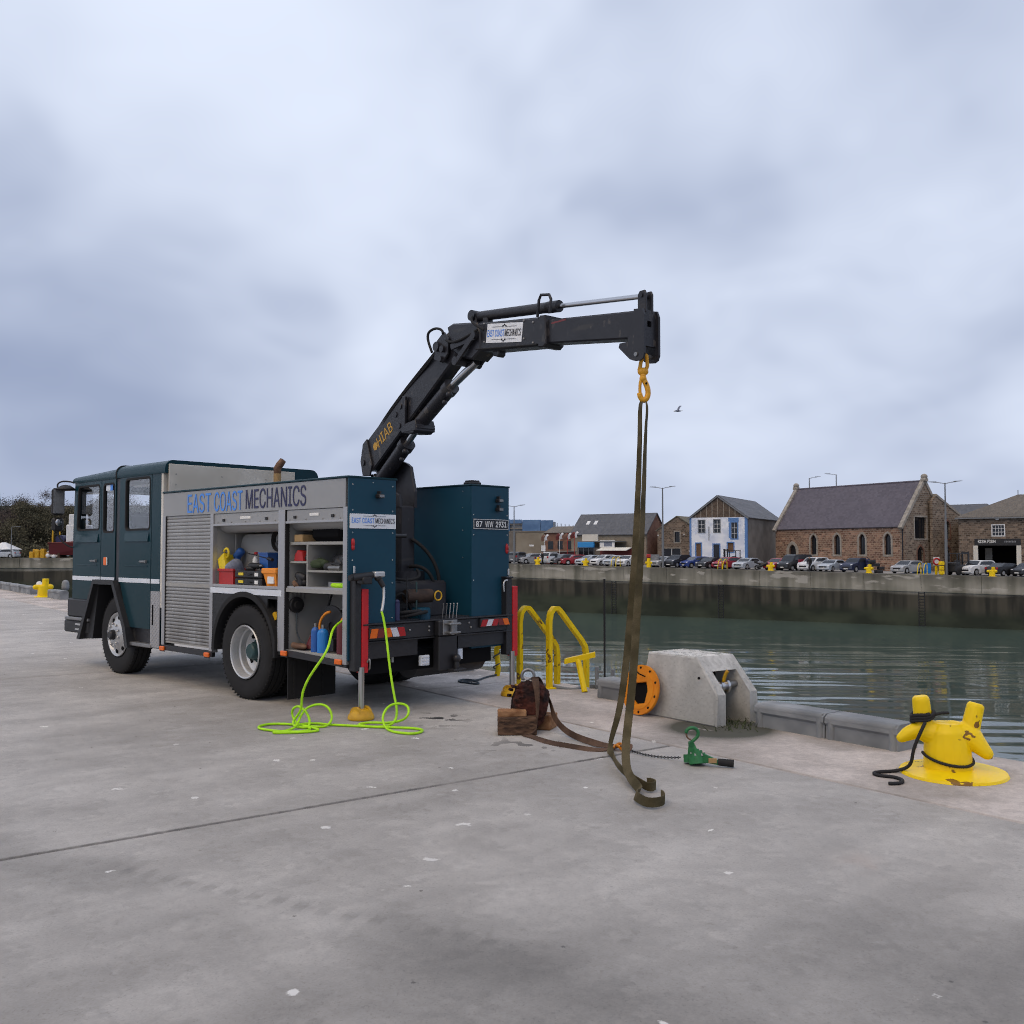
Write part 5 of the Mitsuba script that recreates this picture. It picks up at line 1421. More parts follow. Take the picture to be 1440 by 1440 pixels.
k = thing('mooring_rope', 'black rope tied round the yellow bollard and trailing on the concrete', 'rope')
part(k, 'turns', tube(wrap, .013, 7), 'rope_black', smooth=True)
part(k, 'tail', tube([(2.99, 7.03, .375), (2.96, 7.0, .345), (2.92, 7.0, .26), (2.895, 7.02, .16), (2.88, 7.06, .06), (2.80, 7.10, .016), (2.706, 7.08, .014), (2.615, 7.03, .014), (2.63, 6.96, .014), (2.70, 6.92, .014), (2.735, 6.835, .014), (2.70, 6.75, .014), (2.60, 6.72, .014)], .0125, 7, 110), 'rope_black', smooth=True)
an = np.linspace(math.pi * .95, math.pi * 2.25, 40)
part(k, 'neck_loop', tube(np.c_[BC[0] - .005 + .172 * np.cos(an), BC[1] + .172 * np.sin(an), .105 + .045 * np.cos((an - math.pi * 1.6))  * -1 + .02], .011, 7), 'rope_black', smooth=True)
part(k, 'loose_end', tube([(3.40, 6.99, .18), (3.43, 7.02, .15), (3.47, 7.03, .125)], .012, 7, 12), 'rope_black', smooth=True)
part(k, 'crossing', tube([(3.02, 7.10, .39), (3.10, 7.06, .435), (3.18, 7.07, .44)], .011, 7, 14), 'rope_black', smooth=True)

# ladder hoops at the edge, the T bar, the small post and its rope
def hoop(x, y, lab):
    k = thing('ladder_handrail', lab, 'handrail', 'yellow handrails of the quay ladder')
    d = np.array([QN[0], QN[1]])
    P = []
    pts = [(0, 0), (0, .80), (.02, .89), (.07, .945), (.13, .94), (.18, .89), (.50, .54), (.555, .46), (.57, .38), (.57, -1.4)]
    dense = []
    for a, b in zip(pts[:-1], pts[1:]):
        for q in np.linspace(0, 1, 5)[:-1]:
            dense.append((a[0] * (1 - q) + b[0] * q, a[1] * (1 - q) + b[1] * q))
    dense.append(pts[-1])
    P = np.array([(x + d[0] * a, y + d[1] * a, z) for a, z in dense])
    Wv = np.tile([QE[0], QE[1], 0], (len(P), 1))
    part(k, 'rail', ribbon(P, Wv, .066, .05, 90), 'yellow_paint', smooth=30)
    part(k, 'foot_plate', bx(-.06, .06, -.06, .06, .003, .016), 'yellow_paint', turn(30, x, y, 0))
    return k
hoop(.092, 11.5, 'left yellow arched handrail, partly behind the red jack strip')
hoop(.440, 11.42, 'right yellow arched handrail at the quay edge')
k = thing('quay_ladder', 'grey steel ladder going down the quay face between the yellow handrails', 'ladder')
for x, y in ((.092 + .52 * QN[0], 11.5 + .52 * QN[1]), (.44 + .52 * QN[0], 11.42 + .52 * QN[1])):
    part(k, 'stile', bx(x - .03, x + .03, y - .03, y + .03, -4, -.05), 'dull_steel')
for z in np.arange(-3.8, -.1, .3):
    part(k, 'rung', cyl((.092 + .52 * QN[0], 11.5 + .52 * QN[1], z), (.44 + .52 * QN[0], 11.42 + .52 * QN[1], z), .014), 'dull_steel')
k = thing('tie_bar', 'yellow T shaped tie bar leaning at the quay edge', 'tie bar')
part(k, 'leg', cyl((.77, 11.30, .355), (.835, 11.12, .004), .034, n=14), 'yellow_paint', smooth=40)
part(k, 'crossbar', hull([np.array((x, 11.3 + dy, z + dz)) for x, z in ((.61, .335), (.97, .415)) for dy in (-.03, .03) for dz in (-.03, .03)]), 'yellow_paint')
k = thing('edge_post', 'short yellow post with a bent top wrapped in rope, left of the handrails', 'post')
part(k, 'post', tube([(-.20, 12.58, .0), (-.20, 12.58, .30), (-.19, 12.56, .37), (-.12, 12.5, .40), (-.02, 12.42, .405)], .036, 10, 40), 'yellow_paint', smooth=True)
part(k, 'rope_wrap', tube([(-.20 + .042 * math.cos(a), 12.58 + .042 * math.sin(a), .05 + .045 * a / 2.2) for a in np.linspace(0, 15, 60)], .009, 6), 'rope_blue', smooth=True)
solo('loose_rope', tube([(-.20, 12.55, .02), (-0.258, 12.50, 0.014), (-0.36, 12.28, 0.013), (-0.461, 12.078, 0.013), (-0.579, 12.145, 0.013), (-0.661, 12.013, 0.013), (-0.52, 11.82, 0.013), (-0.414, 11.757, 0.013), (-0.47, 11.95, 0.02), (-.58, 11.98, .013), (-.54, 11.85, .022)], .012, 6, 90), 'rope_blue', 'grey blue rope lying on the quay left of the short yellow post', 'rope', smooth=True)
# black pole and grey steel frame at the edge
ex_, ey_ = 1.06, 11.08
k = thing('mooring_pole', 'thin black pole standing at the quay edge right of the tie bar', 'pole')
part(k, 'pole', cyl((ex_, ey_, -1.0), (ex_, ey_, 1.30), .012, n=8), 'rope_black', smooth=40)
part(k, 'foot', cat([bx(ex_ - .04, ex_ + .01, ey_ - .03, ey_ + .03, -.02, .03, .006), cyl((ex_, ey_, -.02), (ex_, ey_, .11), .019)]), 'rope_black')
k = thing('steel_frame', 'grey galvanised steel frame poking above the quay edge by the black pole', 'frame')
fx, fy = 1.06, 11.32
dx, dy = .597, -.802
def lp(s, n_=0):
    return np.array([fx + dx * s + QN[0] * n_, fy + dy * s + QN[1] * n_])
for s in (-.10, .17, .36):
    a = lp(s)
    part(k, 'stile', bx(a[0] - .022, a[0] + .022, a[1] - .02, a[1] + .02, -1.2, .26 if s < .3 else .33, .004), 'kerb_grey')
a, b = lp(-.20), lp(.45)
part(k, 'rung', hull([(p[0], p[1] + g, z) for p in (a, b) for g in (-.02, .02) for z in (.01, .045)]), 'kerb_grey')
a, b = lp(-.10), lp(.0)
for z in (.19, .10):
    part(k, 'rung', hull([(p[0], p[1] + g, zz) for p in (a, b) for g in (-.012, .012) for zz in (z, z + .028)]), 'kerb_grey')
a = lp(-.2)
part(k, 'bracket', bx(a[0] - .025, a[0] + .03, a[1] - .06, a[1] - .02, -.06, .05, .004), 'kerb_grey')
solo('edge_bar', tube([(.20, 11.75, .02), (.32, 11.62, .025), (.50, 11.45, .02), (.72, 11.36, .0), (.80, 11.42, .02)], .022, 7, 30), 'kerb_grey', 'grey pipe along the quay edge behind the handrail feet', 'pipe', smooth=True)
# far left bollard and its ropes
def small_bollard(fr, lab, grp, m='yellow_paint', sc=1.0):
    k = thing('quay_bollard', lab, 'bollard', grp)
    part(k, 'column', lathe([(0, 0), (.30 * sc, 0), (.30 * sc, .03), (.2 * sc, .05), (.18 * sc, .34 * sc), (.17 * sc, .40 * sc), (0, .42 * sc)], 16, 'z'), m, fr, 40)
    part(k, 'arm', hull(np.vstack([ball((-.26 * sc, 0, .36 * sc), .09 * sc, 1).vertices, ball((.22 * sc, .02, .36 * sc), .11 * sc, 1).vertices])), m, fr, 40)
    part(k, 'peg', cyl((.06 * sc, 0, .36 * sc), (.07 * sc, 0, .66 * sc), .115 * sc, .11 * sc, 14), m, fr, 40)
    return k
small_bollard(turn(20, -16.65, 34.3, 0), 'yellow bollard left of the truck, near the far left kerb blocks', None, sc=1.0)
solo('bait_bag', chain_solid({0: ((-17.05, 34.9, .33), .14), 1: ((-17.1, 34.9, .45), .1)}, [(0, 1)], .05), 'letter_pale', 'white sack beside the yellow bollard left of the truck', 'sack', smooth=True)
solo('net_bundle', chain_solid({0: ((-16.1, 34.8, .32), .13), 1: ((-16.1, 34.8, .48), .12)}, [(0, 1)], .05), 'kerb_grey', 'grey bundle right of the yellow bollard beside the truck cab', 'bundle', smooth=True)
# gull
gp = np.array([17.3, 100.0, 16.3])
k = thing('gull', 'small grey gull flying to the right of the hanging sling', 'gull')
part(k, 'body', ball(gp, (.34, .10, .10)), 'cloth_grey', smooth=True)
part(k, 'head', ball(gp + (-.36, -.05, -.02), .075, 1), 'letter_pale', smooth=True)
for g, tip in ((1, (.42, .5, .62)), (-1, (-.22, -.6, -.12))):
    P = np.array([gp, gp + np.array(tip) * .5 + (0, 0, .12), gp + np.array(tip)])
    part(k, 'wing', ribbon(P, np.tile([1, .1, .1], (3, 1)), .2, .02, 12), 'cloth_grey', smooth=40)
part(k, 'tail', hull([gp + np.array(q) for q in ((.28, 0, .03), (.5, .09, .03), (.5, -.09, .03), (.28, 0, -.02), (.5, 0, .0))]), 'letter_pale')

# ================================================================== FAR QUAY: materials
def stone_fn(dirx, diry, c1, c2, mortar, sx, sz):
    def fn(p, n, uv):
        flat = dr.abs(n.x * dirx + n.y * diry) > .6
        u = dr.select(flat, p.x * -diry + p.y * dirx, p.x * dirx + p.y * diry)
        row = p.z * sz + .35 * noise(u * .8, p.z * .8)
        u2 = u * sx + .5 * dr.floor(row) + .4 * noise(u * 1.3, p.z * 1.1, 4)
        fu, fv = u2 - dr.floor(u2), row - dr.floor(row)
        r = cell_rand(u2, row, 3)
        r2 = cell_rand(u2, row, 8)
        e = dr.minimum(dr.minimum(fu, 1 - fu) / sx, dr.minimum(fv, 1 - fv) / sz)
        col = mix(c1, c2, r) * (.55 + .9 * r2)
        return mix(mortar, col, smoothstep(.012, .05, e))
    return proc(fn)


mat('church_stone', stone_fn(-.833, -.554, (.17, .088, .063), (.30, .18, .125), (.33, .27, .21), 1.9, 3.6), .9, spec=.2)
mat('gable_stone', stone_fn(.554, -.833, (.13, .095, .072), (.25, .19, .145), (.27, .24, .20), 2.0, 3.8), .9, spec=.2)
mat('rubble_stone', stone_fn(-.546, -.838, (.10, .075, .058), (.20, .15, .115), (.20, .17, .14), 2.2, 4.0), .9, spec=.2)


def slate_fn(c1, c2):
    def fn(p, n, uv):
        row = p.z * 4.2
        u = (p.x * .8 + p.y * -.6) * 3.0 + .5 * dr.floor(row)
        r = cell_rand(u, row, 2)
        a = fbm(p.x * .4, p.y * .4, p.z * .4, 3)
        return mix(c1, c2, .55 * r + .45 * a)
    return proc(fn)


mat('purple_slate', proc(lambda p, n, uv: C3(1)) if False else slate_fn((.072, .064, .082), (.125, .112, .138)), .6, spec=.4)
mat('grey_slate', slate_fn((.075, .08, .09), (.12, .125, .14)), .6, spec=.4)
mat('tan_roof', slate_fn((.10, .088, .075), (.155, .138, .118)), .8)
mat('olive_roof', slate_fn((.11, .105, .08), (.16, .15, .115)), .8)
mat('dressed_stone', vary((.24, .22, .19), .25, 3.0, (.36, .33, .29)), .85)
mat('white_wall', vary((.60, .66, .78), .22, .9, (.80, .83, .88)), .8)
mat('house_blue', vary((.10, .22, .48), .2, 3.0), .6)
mat('brown_render', vary((.13, .115, .10), .25, .6, (.19, .17, .15)), .9)
mat('brown_boards', vary((.075, .055, .042), .3, 3.0, (.14, .105, .08)), .85)
mat('pale_batten', (.30, .27, .23), .8)
mat('far_glass', (.012, .014, .018), .12, spec=.6)
mat('door_brown', (.14, .075, .035), .6)
mat('frame_white', (.66, .67, .68), .5)
mat('beige_render', vary((.21, .18, .14), .2, .5, (.27, .24, .19)), .9)
mat('red_brick', vary((.15, .075, .055), .3, 2.0, (.22, .12, .085)), .9)
mat('blue_sheet', vary((.07, .15, .30), .25, .8, (.13, .23, .40)), .7)
mat('steel_grey', (.20, .21, .22), .5, metal=.5)
mat('dark_red', (.13, .022, .02), .6)
mat('sky_blue_sign', (.03, .24, .58), .5)
mat('cream_board', (.60, .58, .52), .6)
mat('far_glow', (.4, .33, .18), .8)


def zv(v, y):
    return EYE + (776 - v) / 1354 * y


def gable_house(key, w, d, z0, ze, zr, wall_m, roof_m, gable_m=None, over=.25, th=.14, fr=None, ridge='b', hip=0.0):
    """box w (x) by d (y), local frame; ridge along y when ridge=='b' (gables at y=0 and y=d), else along x (gables at x=0 and x=w)"""
    g = gable_m or wall_m
    wt = .35
    if ridge == 'b':
        part(key, 'wall', bx(0, wt, wt, d - wt, z0, ze), wall_m, fr)
        part(key, 'wall', bx(w - wt, w, wt, d - wt, z0, ze), wall_m, fr)
        pg = [(0, z0), (w, z0), (w, ze), (w / 2, zr), (0, ze)]
        part(key, 'gable_wall', prism(pg, d - wt, d), g, fr)
        sl = math.hypot(w / 2, zr - ze)
        ux, uz = (w / 2) / sl, (zr - ze) / sl
        for sgn in (1, -1):
            f = lambda s, n_: ((w / 2 - sgn * ((sl + over) * s * ux) - sgn * -n_ * uz * -1 if False else w / 2 - sgn * (sl + over) * s * ux + -sgn * n_ * uz), zr - (sl + over) * s * uz + n_ * ux)
            q = [f(0, .02), f(1, .02), f(1, th), f(0, th)]
            part(key, 'roof', prism(q, -over * .5, d + over * .5 - 0), roof_m, fr)
        return
    part(key, 'rear_wall', bx(wt, w - wt, d - wt, d, z0, ze), wall_m, fr)
    pg = [(0, z0), (d, z0), (d, ze), (d / 2, zr), (0, ze)]
    sl = math.hypot(d / 2, zr - ze)
    ux, uz = (d / 2) / sl, (zr - ze) / sl
    for sgn in (1, -1):
        f = lambda s, n_: (d / 2 - sgn * (sl + over) * s * ux - sgn * n_ * uz, zr - (sl + over) * s * uz + n_ * ux)
        q = [f(0, .02), f(1, .02), f(1, th), f(0, th)]
        part(key, 'roof', prism(q, -over * .5, w + over * .5, 'x'), roof_m, fr)


def arch_shape(c, hw_, z0, z1, pointed=True):
    if not pointed:
        return sbox(c - hw_, z0, c + hw_, z1)
    zs = z1 - hw_ * 1.5
    R = hw_ * 2
    L = [(c - hw_, z0), (c + hw_, z0)]
    L += [(c - hw_ + R * math.cos(a), zs + R * math.sin(a) * (z1 - zs) / (R * math.sin(math.pi / 3))) for a in np.linspace(0, math.pi / 3, 6)]
    L += [(c + hw_ - R * math.cos(a), zs + R * math.sin(a) * (z1 - zs) / (R * math.sin(math.pi / 3))) for a in np.linspace(math.pi / 3, 0, 6)[1:]]
    return Polygon(L)


def opening(key, name, shape, fr, axis='y', y=0.0, frame=.16, fm='dressed_stone', gm='far_glass', bars=0, barm='black_paint', depth=.16):
    k = part(key, name, prism(shape.buffer(frame, join_style=2).difference(shape), y - .05, y + .06, axis), fm, fr)
    part(k, 'pane', prism(shape.buffer(.02), y + depth - .02, y + depth, axis), gm, fr)
    x0, z0, x1, z1 = shape.bounds
    bar = []
    for i in range(bars):
        x = x0 + (x1 - x0) * (i + 1) / (bars + 1)
        bar.append(prism(sbox(x - .025, z0, x + .025, z1 - .03).intersection(shape.buffer(.01)), y + depth - .07, y + depth - .03, axis))
    if bars:
        for q in (.33, .66):
            z = z0 + (z1 - z0) * q
            bar.append(prism(sbox(x0, z - .025, x1, z + .025).intersection(shape.buffer(.01)), y + depth - .075, y + depth - .035, axis))
        part(k, 'glazing_bar', cat(bar), barm, fr)
    return k


# ---------------------------------------------------------------- the stone church
CH = np.eye(4)
CH[:2, 0], CH[:2, 1], CH[:2, 3] = (-.554, .833), (.833, .554), (48.8, 120.0)
church = thing('church', 'long stone church with a steep purple slate roof and pointed windows', 'church')
ZE, ZP, LC, GW, ZB = 4.85, 10.45, 20.4, 9.0, -2.2
wins = [2.28, 6.06, 9.94, 13.8]
front = sbox(0, ZB, LC, ZE)
for a in wins:
    front = front.difference(arch_shape(a, .48, 1.25, 3.95))
front = front.difference(arch_shape(17.4, .62, -1, 2.65))
part(church, 'front_wall', prism(front, 0, .5), 'church_stone', CH)
for a in wins:
    opening(church, 'window', arch_shape(a, .48, 1.25, 3.95), CH, frame=.24, bars=1, depth=.32)
dkk = opening(church, 'door', arch_shape(17.4, .62, -.9, 2.65), CH, frame=.42, gm='black_paint', depth=.35)
part(church, 'string_course', bx(0, LC, -.03, .02, ZE - .22, ZE - .08), 'dressed_stone', CH)
gp_ = Polygon([(0, ZB), (GW, ZB), (GW, ZE), (GW / 2, ZP), (0, ZE)])
gable = gp_
for b0, b1, z0, z1, pt in ((2.3, 4.8, 3.3, 6.0, False), (2.75, 4.1, -1, 2.35, True), (7.65, 8.75, 3.3, 5.6, True), (7.65, 8.75, -.3, 2.3, True)):
    gable = gable.difference(arch_shape((b0 + b1) / 2, (b1 - b0) / 2, z0, z1, pt))
part(church, 'gable_wall', prism(gable, -.0, .5, 'x'), 'gable_stone', CH)
for b0, b1, z0, z1, pt, nm in ((2.3, 4.8, 3.3, 6.0, False, 'loading_door'), (2.75, 4.1, -1, 2.35, True, 'door'), (7.65, 8.75, 3.3, 5.6, True, 'window'), (7.65, 8.75, -.3, 2.3, True, 'window')):
    opening(church, nm, arch_shape((b0 + b1) / 2, (b1 - b0) / 2, z0, z1, pt), CH, 'x', 0.0, .2, 'red_brick' if pt else 'dressed_stone', 'far_glass', 1, depth=.3)
part(church, 'far_gable', prism(gp_, LC - .5, LC, 'x'), 'church_stone', CH)
part(church, 'rear_wall', bx(.5, LC - .5, GW - .5, GW, ZB, ZE), 'church_stone', CH)
gable_house(church, LC, GW, ZB, ZE, ZP + .05, 'church_stone', 'purple_slate', fr=CH, ridge='a', over=.2, th=.16) if False else None
sl = math.hypot(GW / 2, ZP - ZE)
for sgn in (1, -1):
    ux, uz = (GW / 2) / sl, (ZP - ZE) / sl
    f = lambda s, n_: (GW / 2 - sgn * (sl + .25) * s * ux - sgn * n_ * uz, ZP - (sl + .25) * s * uz + n_ * ux)
    part(church, 'roof', prism([f(0, .01), f(1, .01), f(1, .17), f(0, .17)], .35, LC - .35, 'x'), 'purple_slate', CH)
    for x0, x1 in ((-.12, .40), (LC - .40, LC + .12)):
        part(church, 'coping', prism([f(0, .02), f(1.04, .02), f(1.04, .38), f(0, .38)], x0, x1, 'x'), 'dressed_stone', CH)
part(church, 'ridge_tiles', cyl((.3, GW / 2, ZP + .2), (LC - .3, GW / 2, ZP + .2), .14, n=8), 'purple_slate', CH)
part(church, 'gutter', bx(.2, LC - .2, -.22, -.08, ZE - .14, ZE), 'black_paint', CH)
part(church, 'down_pipe', cyl((.12, -.08, ZB), (.12, -.08, ZE), .07, n=8), 'black_paint', CH)
for x in (-.0, LC):
    part(church, 'finial', cat([bx(x - .35, x + .35, GW / 2 - .4, GW / 2 + .4, ZP + .1, ZP + .55, .08), ball((x, GW / 2, ZP + .75), (.42, .42, .36))]), 'dressed_stone', CH, 40)
an_ = sbox(0, 0, 1, 1)
annex = Polygon([(4.6, ZB), (11.4, ZB), (11.4, 6.2), (5.9, 8.75), (5.3, 8.4), (4.6, 7.6)])
AXX = thing('church_annex', 'lower stone gable built against the right end of the church', 'building')
hole = arch_shape(8.2, .55, 3.3, 5.6).union(arch_shape(8.2, .55, -.3, 2.3))
part(AXX, 'gable_wall', prism(annex.difference(hole).difference(sbox(4, ZB, 5.0, 9)), -.75, -.35, 'x'), 'gable_stone', CH)
for z0, z1 in ((3.3, 5.6), (-.3, 2.3)):
    opening(AXX, 'window', arch_shape(8.2, .55, z0, z1), CH, 'x', -.75, .2, 'red_brick', 'far_glass', 1, depth=.25)
part(AXX, 'verge', prism([(5.75, 8.7), (11.7, 5.98), (11.8, 6.2), (5.8, 9.0)], -.85, -.30, 'x'), 'dressed_stone', CH)
part(AXX, 'side_wall', bx(-.35, 9, 11.05, 11.4, ZB, 6.2), 'gable_stone', CH)
part(AXX, 'roof', prism([(5.9, 8.75), (11.7, 6.08), (11.7, 6.22), (5.9, 8.92)], -.30, 9, 'x'), 'grey_slate', CH)


def facade(x, y, dx, dy):
    """frame at the facade's left corner: x to the right along it, y back from it"""
    M = np.eye(4)
    n = math.hypot(dx, dy)
    M[:2, 0], M[:2, 1], M[:2, 3] = (dx / n, dy / n), (-dy / n, dx / n), (x, y)
    return M


# ---------------------------------------------------------------- the white house with blue trim
WH = facade(25.1, 136.0, 7.1, -4.0)
house = thing('white_house', 'white two-storey house with blue trim and a brown boarded gable', 'house')
Wd, Dd, Zb, Ze, Zr = 8.15, 19.0, -2.0, 6.40, 9.40
op = []
def hx_(u):
    return (u - 970) * .1019
fw = sbox(0, Zb, Wd, Ze)
spec = [(982.7, 991.5, 731.5, 748.5, 'window', 1), (1004.5, 1013, 731, 748.5, 'window', 1), (1028.5, 1037, 735, 757.5, 'window', 1), (979, 986, 764, 786, 'door', 0), (1003.5, 1012, 765.5, 786, 'door', 0), (1023.5, 1031.6, 763.5, 776, 'window', 0)]
for u0, u1, v0, v1, nm, bars in spec:
    s_ = sbox(hx_(u0), zv(v1, 134), hx_(u1), zv(v0, 134))
    fw = fw.difference(s_)
part(house, 'front_wall', prism(fw, 0, .35), 'white_wall', WH)
for i, (u0, u1, v0, v1, nm, bars) in enumerate(spec):
    s_ = sbox(hx_(u0), zv(v1, 134), hx_(u1), zv(v0, 134))
    opening(house, nm, s_, WH, frame=.10 if i < 2 else .14, fm='steel_grey' if i < 2 else 'house_blue', gm='far_glass' if i not in (3, 5) else 'door_brown', bars=1 if bars else 0, barm='frame_white', depth=.16)
part(house, 'blue_panel', bx(hx_(1025.2), hx_(1028), -.03, 0, zv(757, 134), zv(735, 134)), 'house_blue', WH)
part(house, 'blue_lintel', bx(hx_(1024.6), hx_(1039), -.04, 0, zv(734, 134), zv(728.5, 134)), 'house_blue', WH)
for x0, x1 in ((-.02, .26), (Wd - .30, Wd + .02)):
    part(house, 'corner_trim', bx(x0, x1, -.03, .4, Zb, Ze), 'house_blue', WH)
part(house, 'pipe', cyl((hx_(997.5), -.06, 3.2), (hx_(997.5), -.06, 5.2), .05, n=6), 'steel_grey', WH)
part(house, 'side_wall', bx(Wd - .35, Wd - .02, .42, Dd, Zb, Ze - .02), 'brown_render', WH)
part(house, 'side_wall', bx(.02, .35, .42, Dd, Zb, Ze - .02), 'brown_render', WH)
part(house, 'boarded_gable', prism([(-.05, Ze), (Wd + .05, Ze), (Wd / 2, Zr - .1)], .05, .30), 'brown_boards', WH)
for i in range(9):
    x = Wd * (i + 1) / 10
    ztop = Ze + (Zr - .35 - Ze) * (1 - abs(x - Wd / 2) / (Wd / 2))
    if ztop > Ze + .2:
        part(house, 'batten', bx(x - .04, x + .04, .01, .06, Ze + .02, ztop), 'pale_batten', WH)
gable_house(house, Wd, Dd, Zb, Ze, Zr, 'brown_render', 'grey_slate', fr=WH, ridge='b', over=.3) if True else None
part(house, 'barge_board', prism([(-.32, Ze - .16), (Wd / 2, Zr + .05), (Wd + .32, Ze - .16), (Wd + .25, Ze - .33), (Wd / 2, Zr - .16), (-.25, Ze - .33)], -.2, -.12), 'steel_grey', WH)
part(house, 'chimney', bx(hx_(986), hx_(995.5), 6.5, 7.4, 6.8, 9.3), 'brown_render', WH)
part(house, 'chimney_pot', cat([cyl((hx_(988.5), 6.95, 9.3), (hx_(988.5), 6.95, 9.9), .16, .13, 10), cyl((hx_(993), 6.95, 9.3), (hx_(993), 6.95, 9.75), .14, .12, 10)]), 'red_brick', WH)

# ---------------------------------------------------------------- stone cottage, shed, brick wall, beige building, sheeted block
CT = facade(21.3, 141.0, .84, -.54)
k = thing('stone_cottage', 'small stone cottage with its gable to the quay, left of the white house', 'building')
g_ = Polygon([(0, -2), (6.3, -2), (6.3, 4.75), (3.1, 6.7), (0, 4.75)]).difference(sbox(2.7, 3.0, 3.5, 4.5)).difference(sbox(.8, -2, 3.6, 2.1))
part(k, 'gable_wall', prism(g_, 0, .4), 'rubble_stone', CT)
opening(k, 'window', sbox(2.7, 3.0, 3.5, 4.5), CT, frame=.14, bars=1, depth=.2)
opening(k, 'blue_door', sbox(.8, -2, 3.6, 2.1), CT, frame=.12, gm='plate_black', depth=.15)
part(k, 'door_edge', bx(2.15, 2.25, .05, .09, -1, 2.1), 'frame_white', CT)
gable_house(k, 6.2, 10, -2, 4.75, 6.7, 'rubble_stone', 'olive_roof', fr=CT, ridge='b')
for x, z in ((.15, 4.0), (.9, 5.0), (4.2, 4.1), (5.6, 2.0), (5.0, 1.7)):
    part(k, 'wall_lamp', ball((x, -.08, z), .11, 1), 'frame_white', CT)
SH = facade(9.1, 147.9, .838, -.546)
k = thing('grey_roof_shed', 'long shed with a grey slate roof behind the blue shop front', 'building')
part(k, 'front_wall', bx(0, 12.6, 0, .35, -2, 4.3), 'beige_render', SH)
part(k, 'gable_wall', prism([(0, -2), (7, -2), (7, 4.3), (3.5, 7.35), (0, 4.3)], 12.25, 12.6, 'x'), 'red_brick', SH)
gable_house(k, 12.6, 7, -2, 4.3, 7.35, 'beige_render', 'grey_slate', fr=SH, ridge='a', over=.35)
for x in (1.75, 3.05):
    m = prism([(1.75 - .3, 5.83 - .26 + .2), (1.75 + .35, 5.83 + .3 + .2), (1.75 + .33, 5.83 + .3 + .24), (1.75 - .32, 5.83 - .26 + .24)], x, x + .55, 'x')
    part(k, 'skylight', m, 'frame_white', SH)
BW = facade(19.4, 143.5, .5, .86)
k = thing('brick_lean_to', 'reddish stone lean-to against the shed, behind the hanging sling', 'building')
part(k, 'wall', prism([(0, -2), (4.4, -2), (4.4, 3.9), (0, 4.6)], -.2, .2), 'rubble_stone', BW)
part(k, 'roof_edge', bx(0, 4.5, -.35, -.2, 4.3, 4.45), 'beige_render', BW)
# shop with blue fascia
SP = facade(9.6, 143.6, .838, -.546)
k = thing('blue_fascia_shop', 'little shop front with a bright blue fascia and dark glass', 'shop')
part(k, 'wall', bx(0, 6.6, .2, 3, -2, 2.2), 'brown_render', SP)
part(k, 'fascia', bx(.3, 3.0, -.25, .2, 2.25, 3.05, .04), 'sky_blue_sign', SP)
part(k, 'window', bx(.4, 2.9, .1, .2, -1, 2.2), 'far_glass', SP)
for x in (.35, 1.2, 2.05, 2.95):
    part(k, 'mullion', bx(x - .04, x + .04, .02, .12, -1, 2.25), 'steel_grey', SP)
part(k, 'flat_roof', bx(.1, 6.7, -.1, 3.2, 3.05, 3.2), 'steel_grey', SP)
part(k, 'upper_board', bx(.8, 3.4, .3, .5, 3.2, 4.2), 'cream_board', SP)
part(k, 'poster', bx(3.9, 6.3, .05, .18, 2.25, 3.3), 'frame_white', SP)
part(k, 'poster_picture', bx(4.6, 5.9, .02, .05, 2.4, 3.15), 'cloth_grey', SP)
part(k, 'canopy', hull([(x, y, z) for x in (4.2, 9.0) for y, z in ((-1.6, 1.75), (.1, 2.15), (.1, 2.25), (-1.6, 1.85))]), 'cream_board', SP)
part(k, 'canopy_shade', bx(3.9, 9.0, .15, .22, -1, 2.15), 'dark_red', SP)
RK = facade(4.6, 140.2, .838, -.546)
k = thing('red_kiosk', 'low dark red kiosk with a flat pale roof behind the parked cars', 'kiosk')
part(k, 'wall', bx(0, 4.1, 0, 2.2, -2, 1.55), 'dark_red', RK)
part(k, 'roof', bx(-.2, 4.3, -.5, 2.4, 1.55, 1.75, .04), 'brown_render', RK)
part(k, 'hatch', bx(.4, 1.9, -.03, .0, .3, 1.3), 'far_glass', RK)
part(k, 'panel', bx(2.2, 3.9, -.03, .0, -.6, 1.2), 'red_brick', RK)
for i, (u, v0, v1) in enumerate(((766, 752, 788), (787, 750, 788), (798, 750, 788), (808, 748, 788))):
    y = 138.5 - i
    x = (u - 720) / 1354 * y
    k = thing('flagpole', ('leftmost thin pole with a red pennant, by the white notice board', 'second flagpole from the left, before the brick terrace', 'third flagpole from the left, above the red kiosk', 'rightmost flagpole, nearest the grey shed')[i], 'flagpole', 'flagpoles behind the left parked cars')
    part(k, 'pole', cyl((x, y, -1), (x, y, zv(v0, y)), .05, n=6), 'tarp_red' if i > 1 else 'frame_white')
    P = [(x, y, zv(v0 + 1, y)), (x - .3, y - .1, zv(v0 + 4, y)), (x - .25, y, zv(v0 + 9, y))]
    part(k, 'pennant', ribbon(P, np.tile([1, .2, .4], (3, 1)), .42, .02, 8), 'dark_red' if i % 2 else 'red_brick')
    part(k, 'white_band', ribbon([p + np.array([.25, -.06, .15]) for p in np.array(P)[:2]] if False else np.array(P) + (.5, -.05, .1), np.tile([1, .2, .4], (3, 1)), .3, .02, 8), 'frame_white')
BG = facade(-9.5, 160.0, .9, -.43)
k = thing('beige_building', 'plain beige flat-topped building behind the lamp post beside the truck', 'building')
part(k, 'wall', bx(0, 16.2, 0, 7, -2, 4.75), 'beige_render', BG)
part(k, 'parapet', bx(-.1, 16.3, -.1, 7.1, 4.75, 4.95), 'brown_render', BG)
part(k, 'pilaster', bx(10.0, 11.2, -.12, 0, -2, 4.7), 'brown_render', BG)
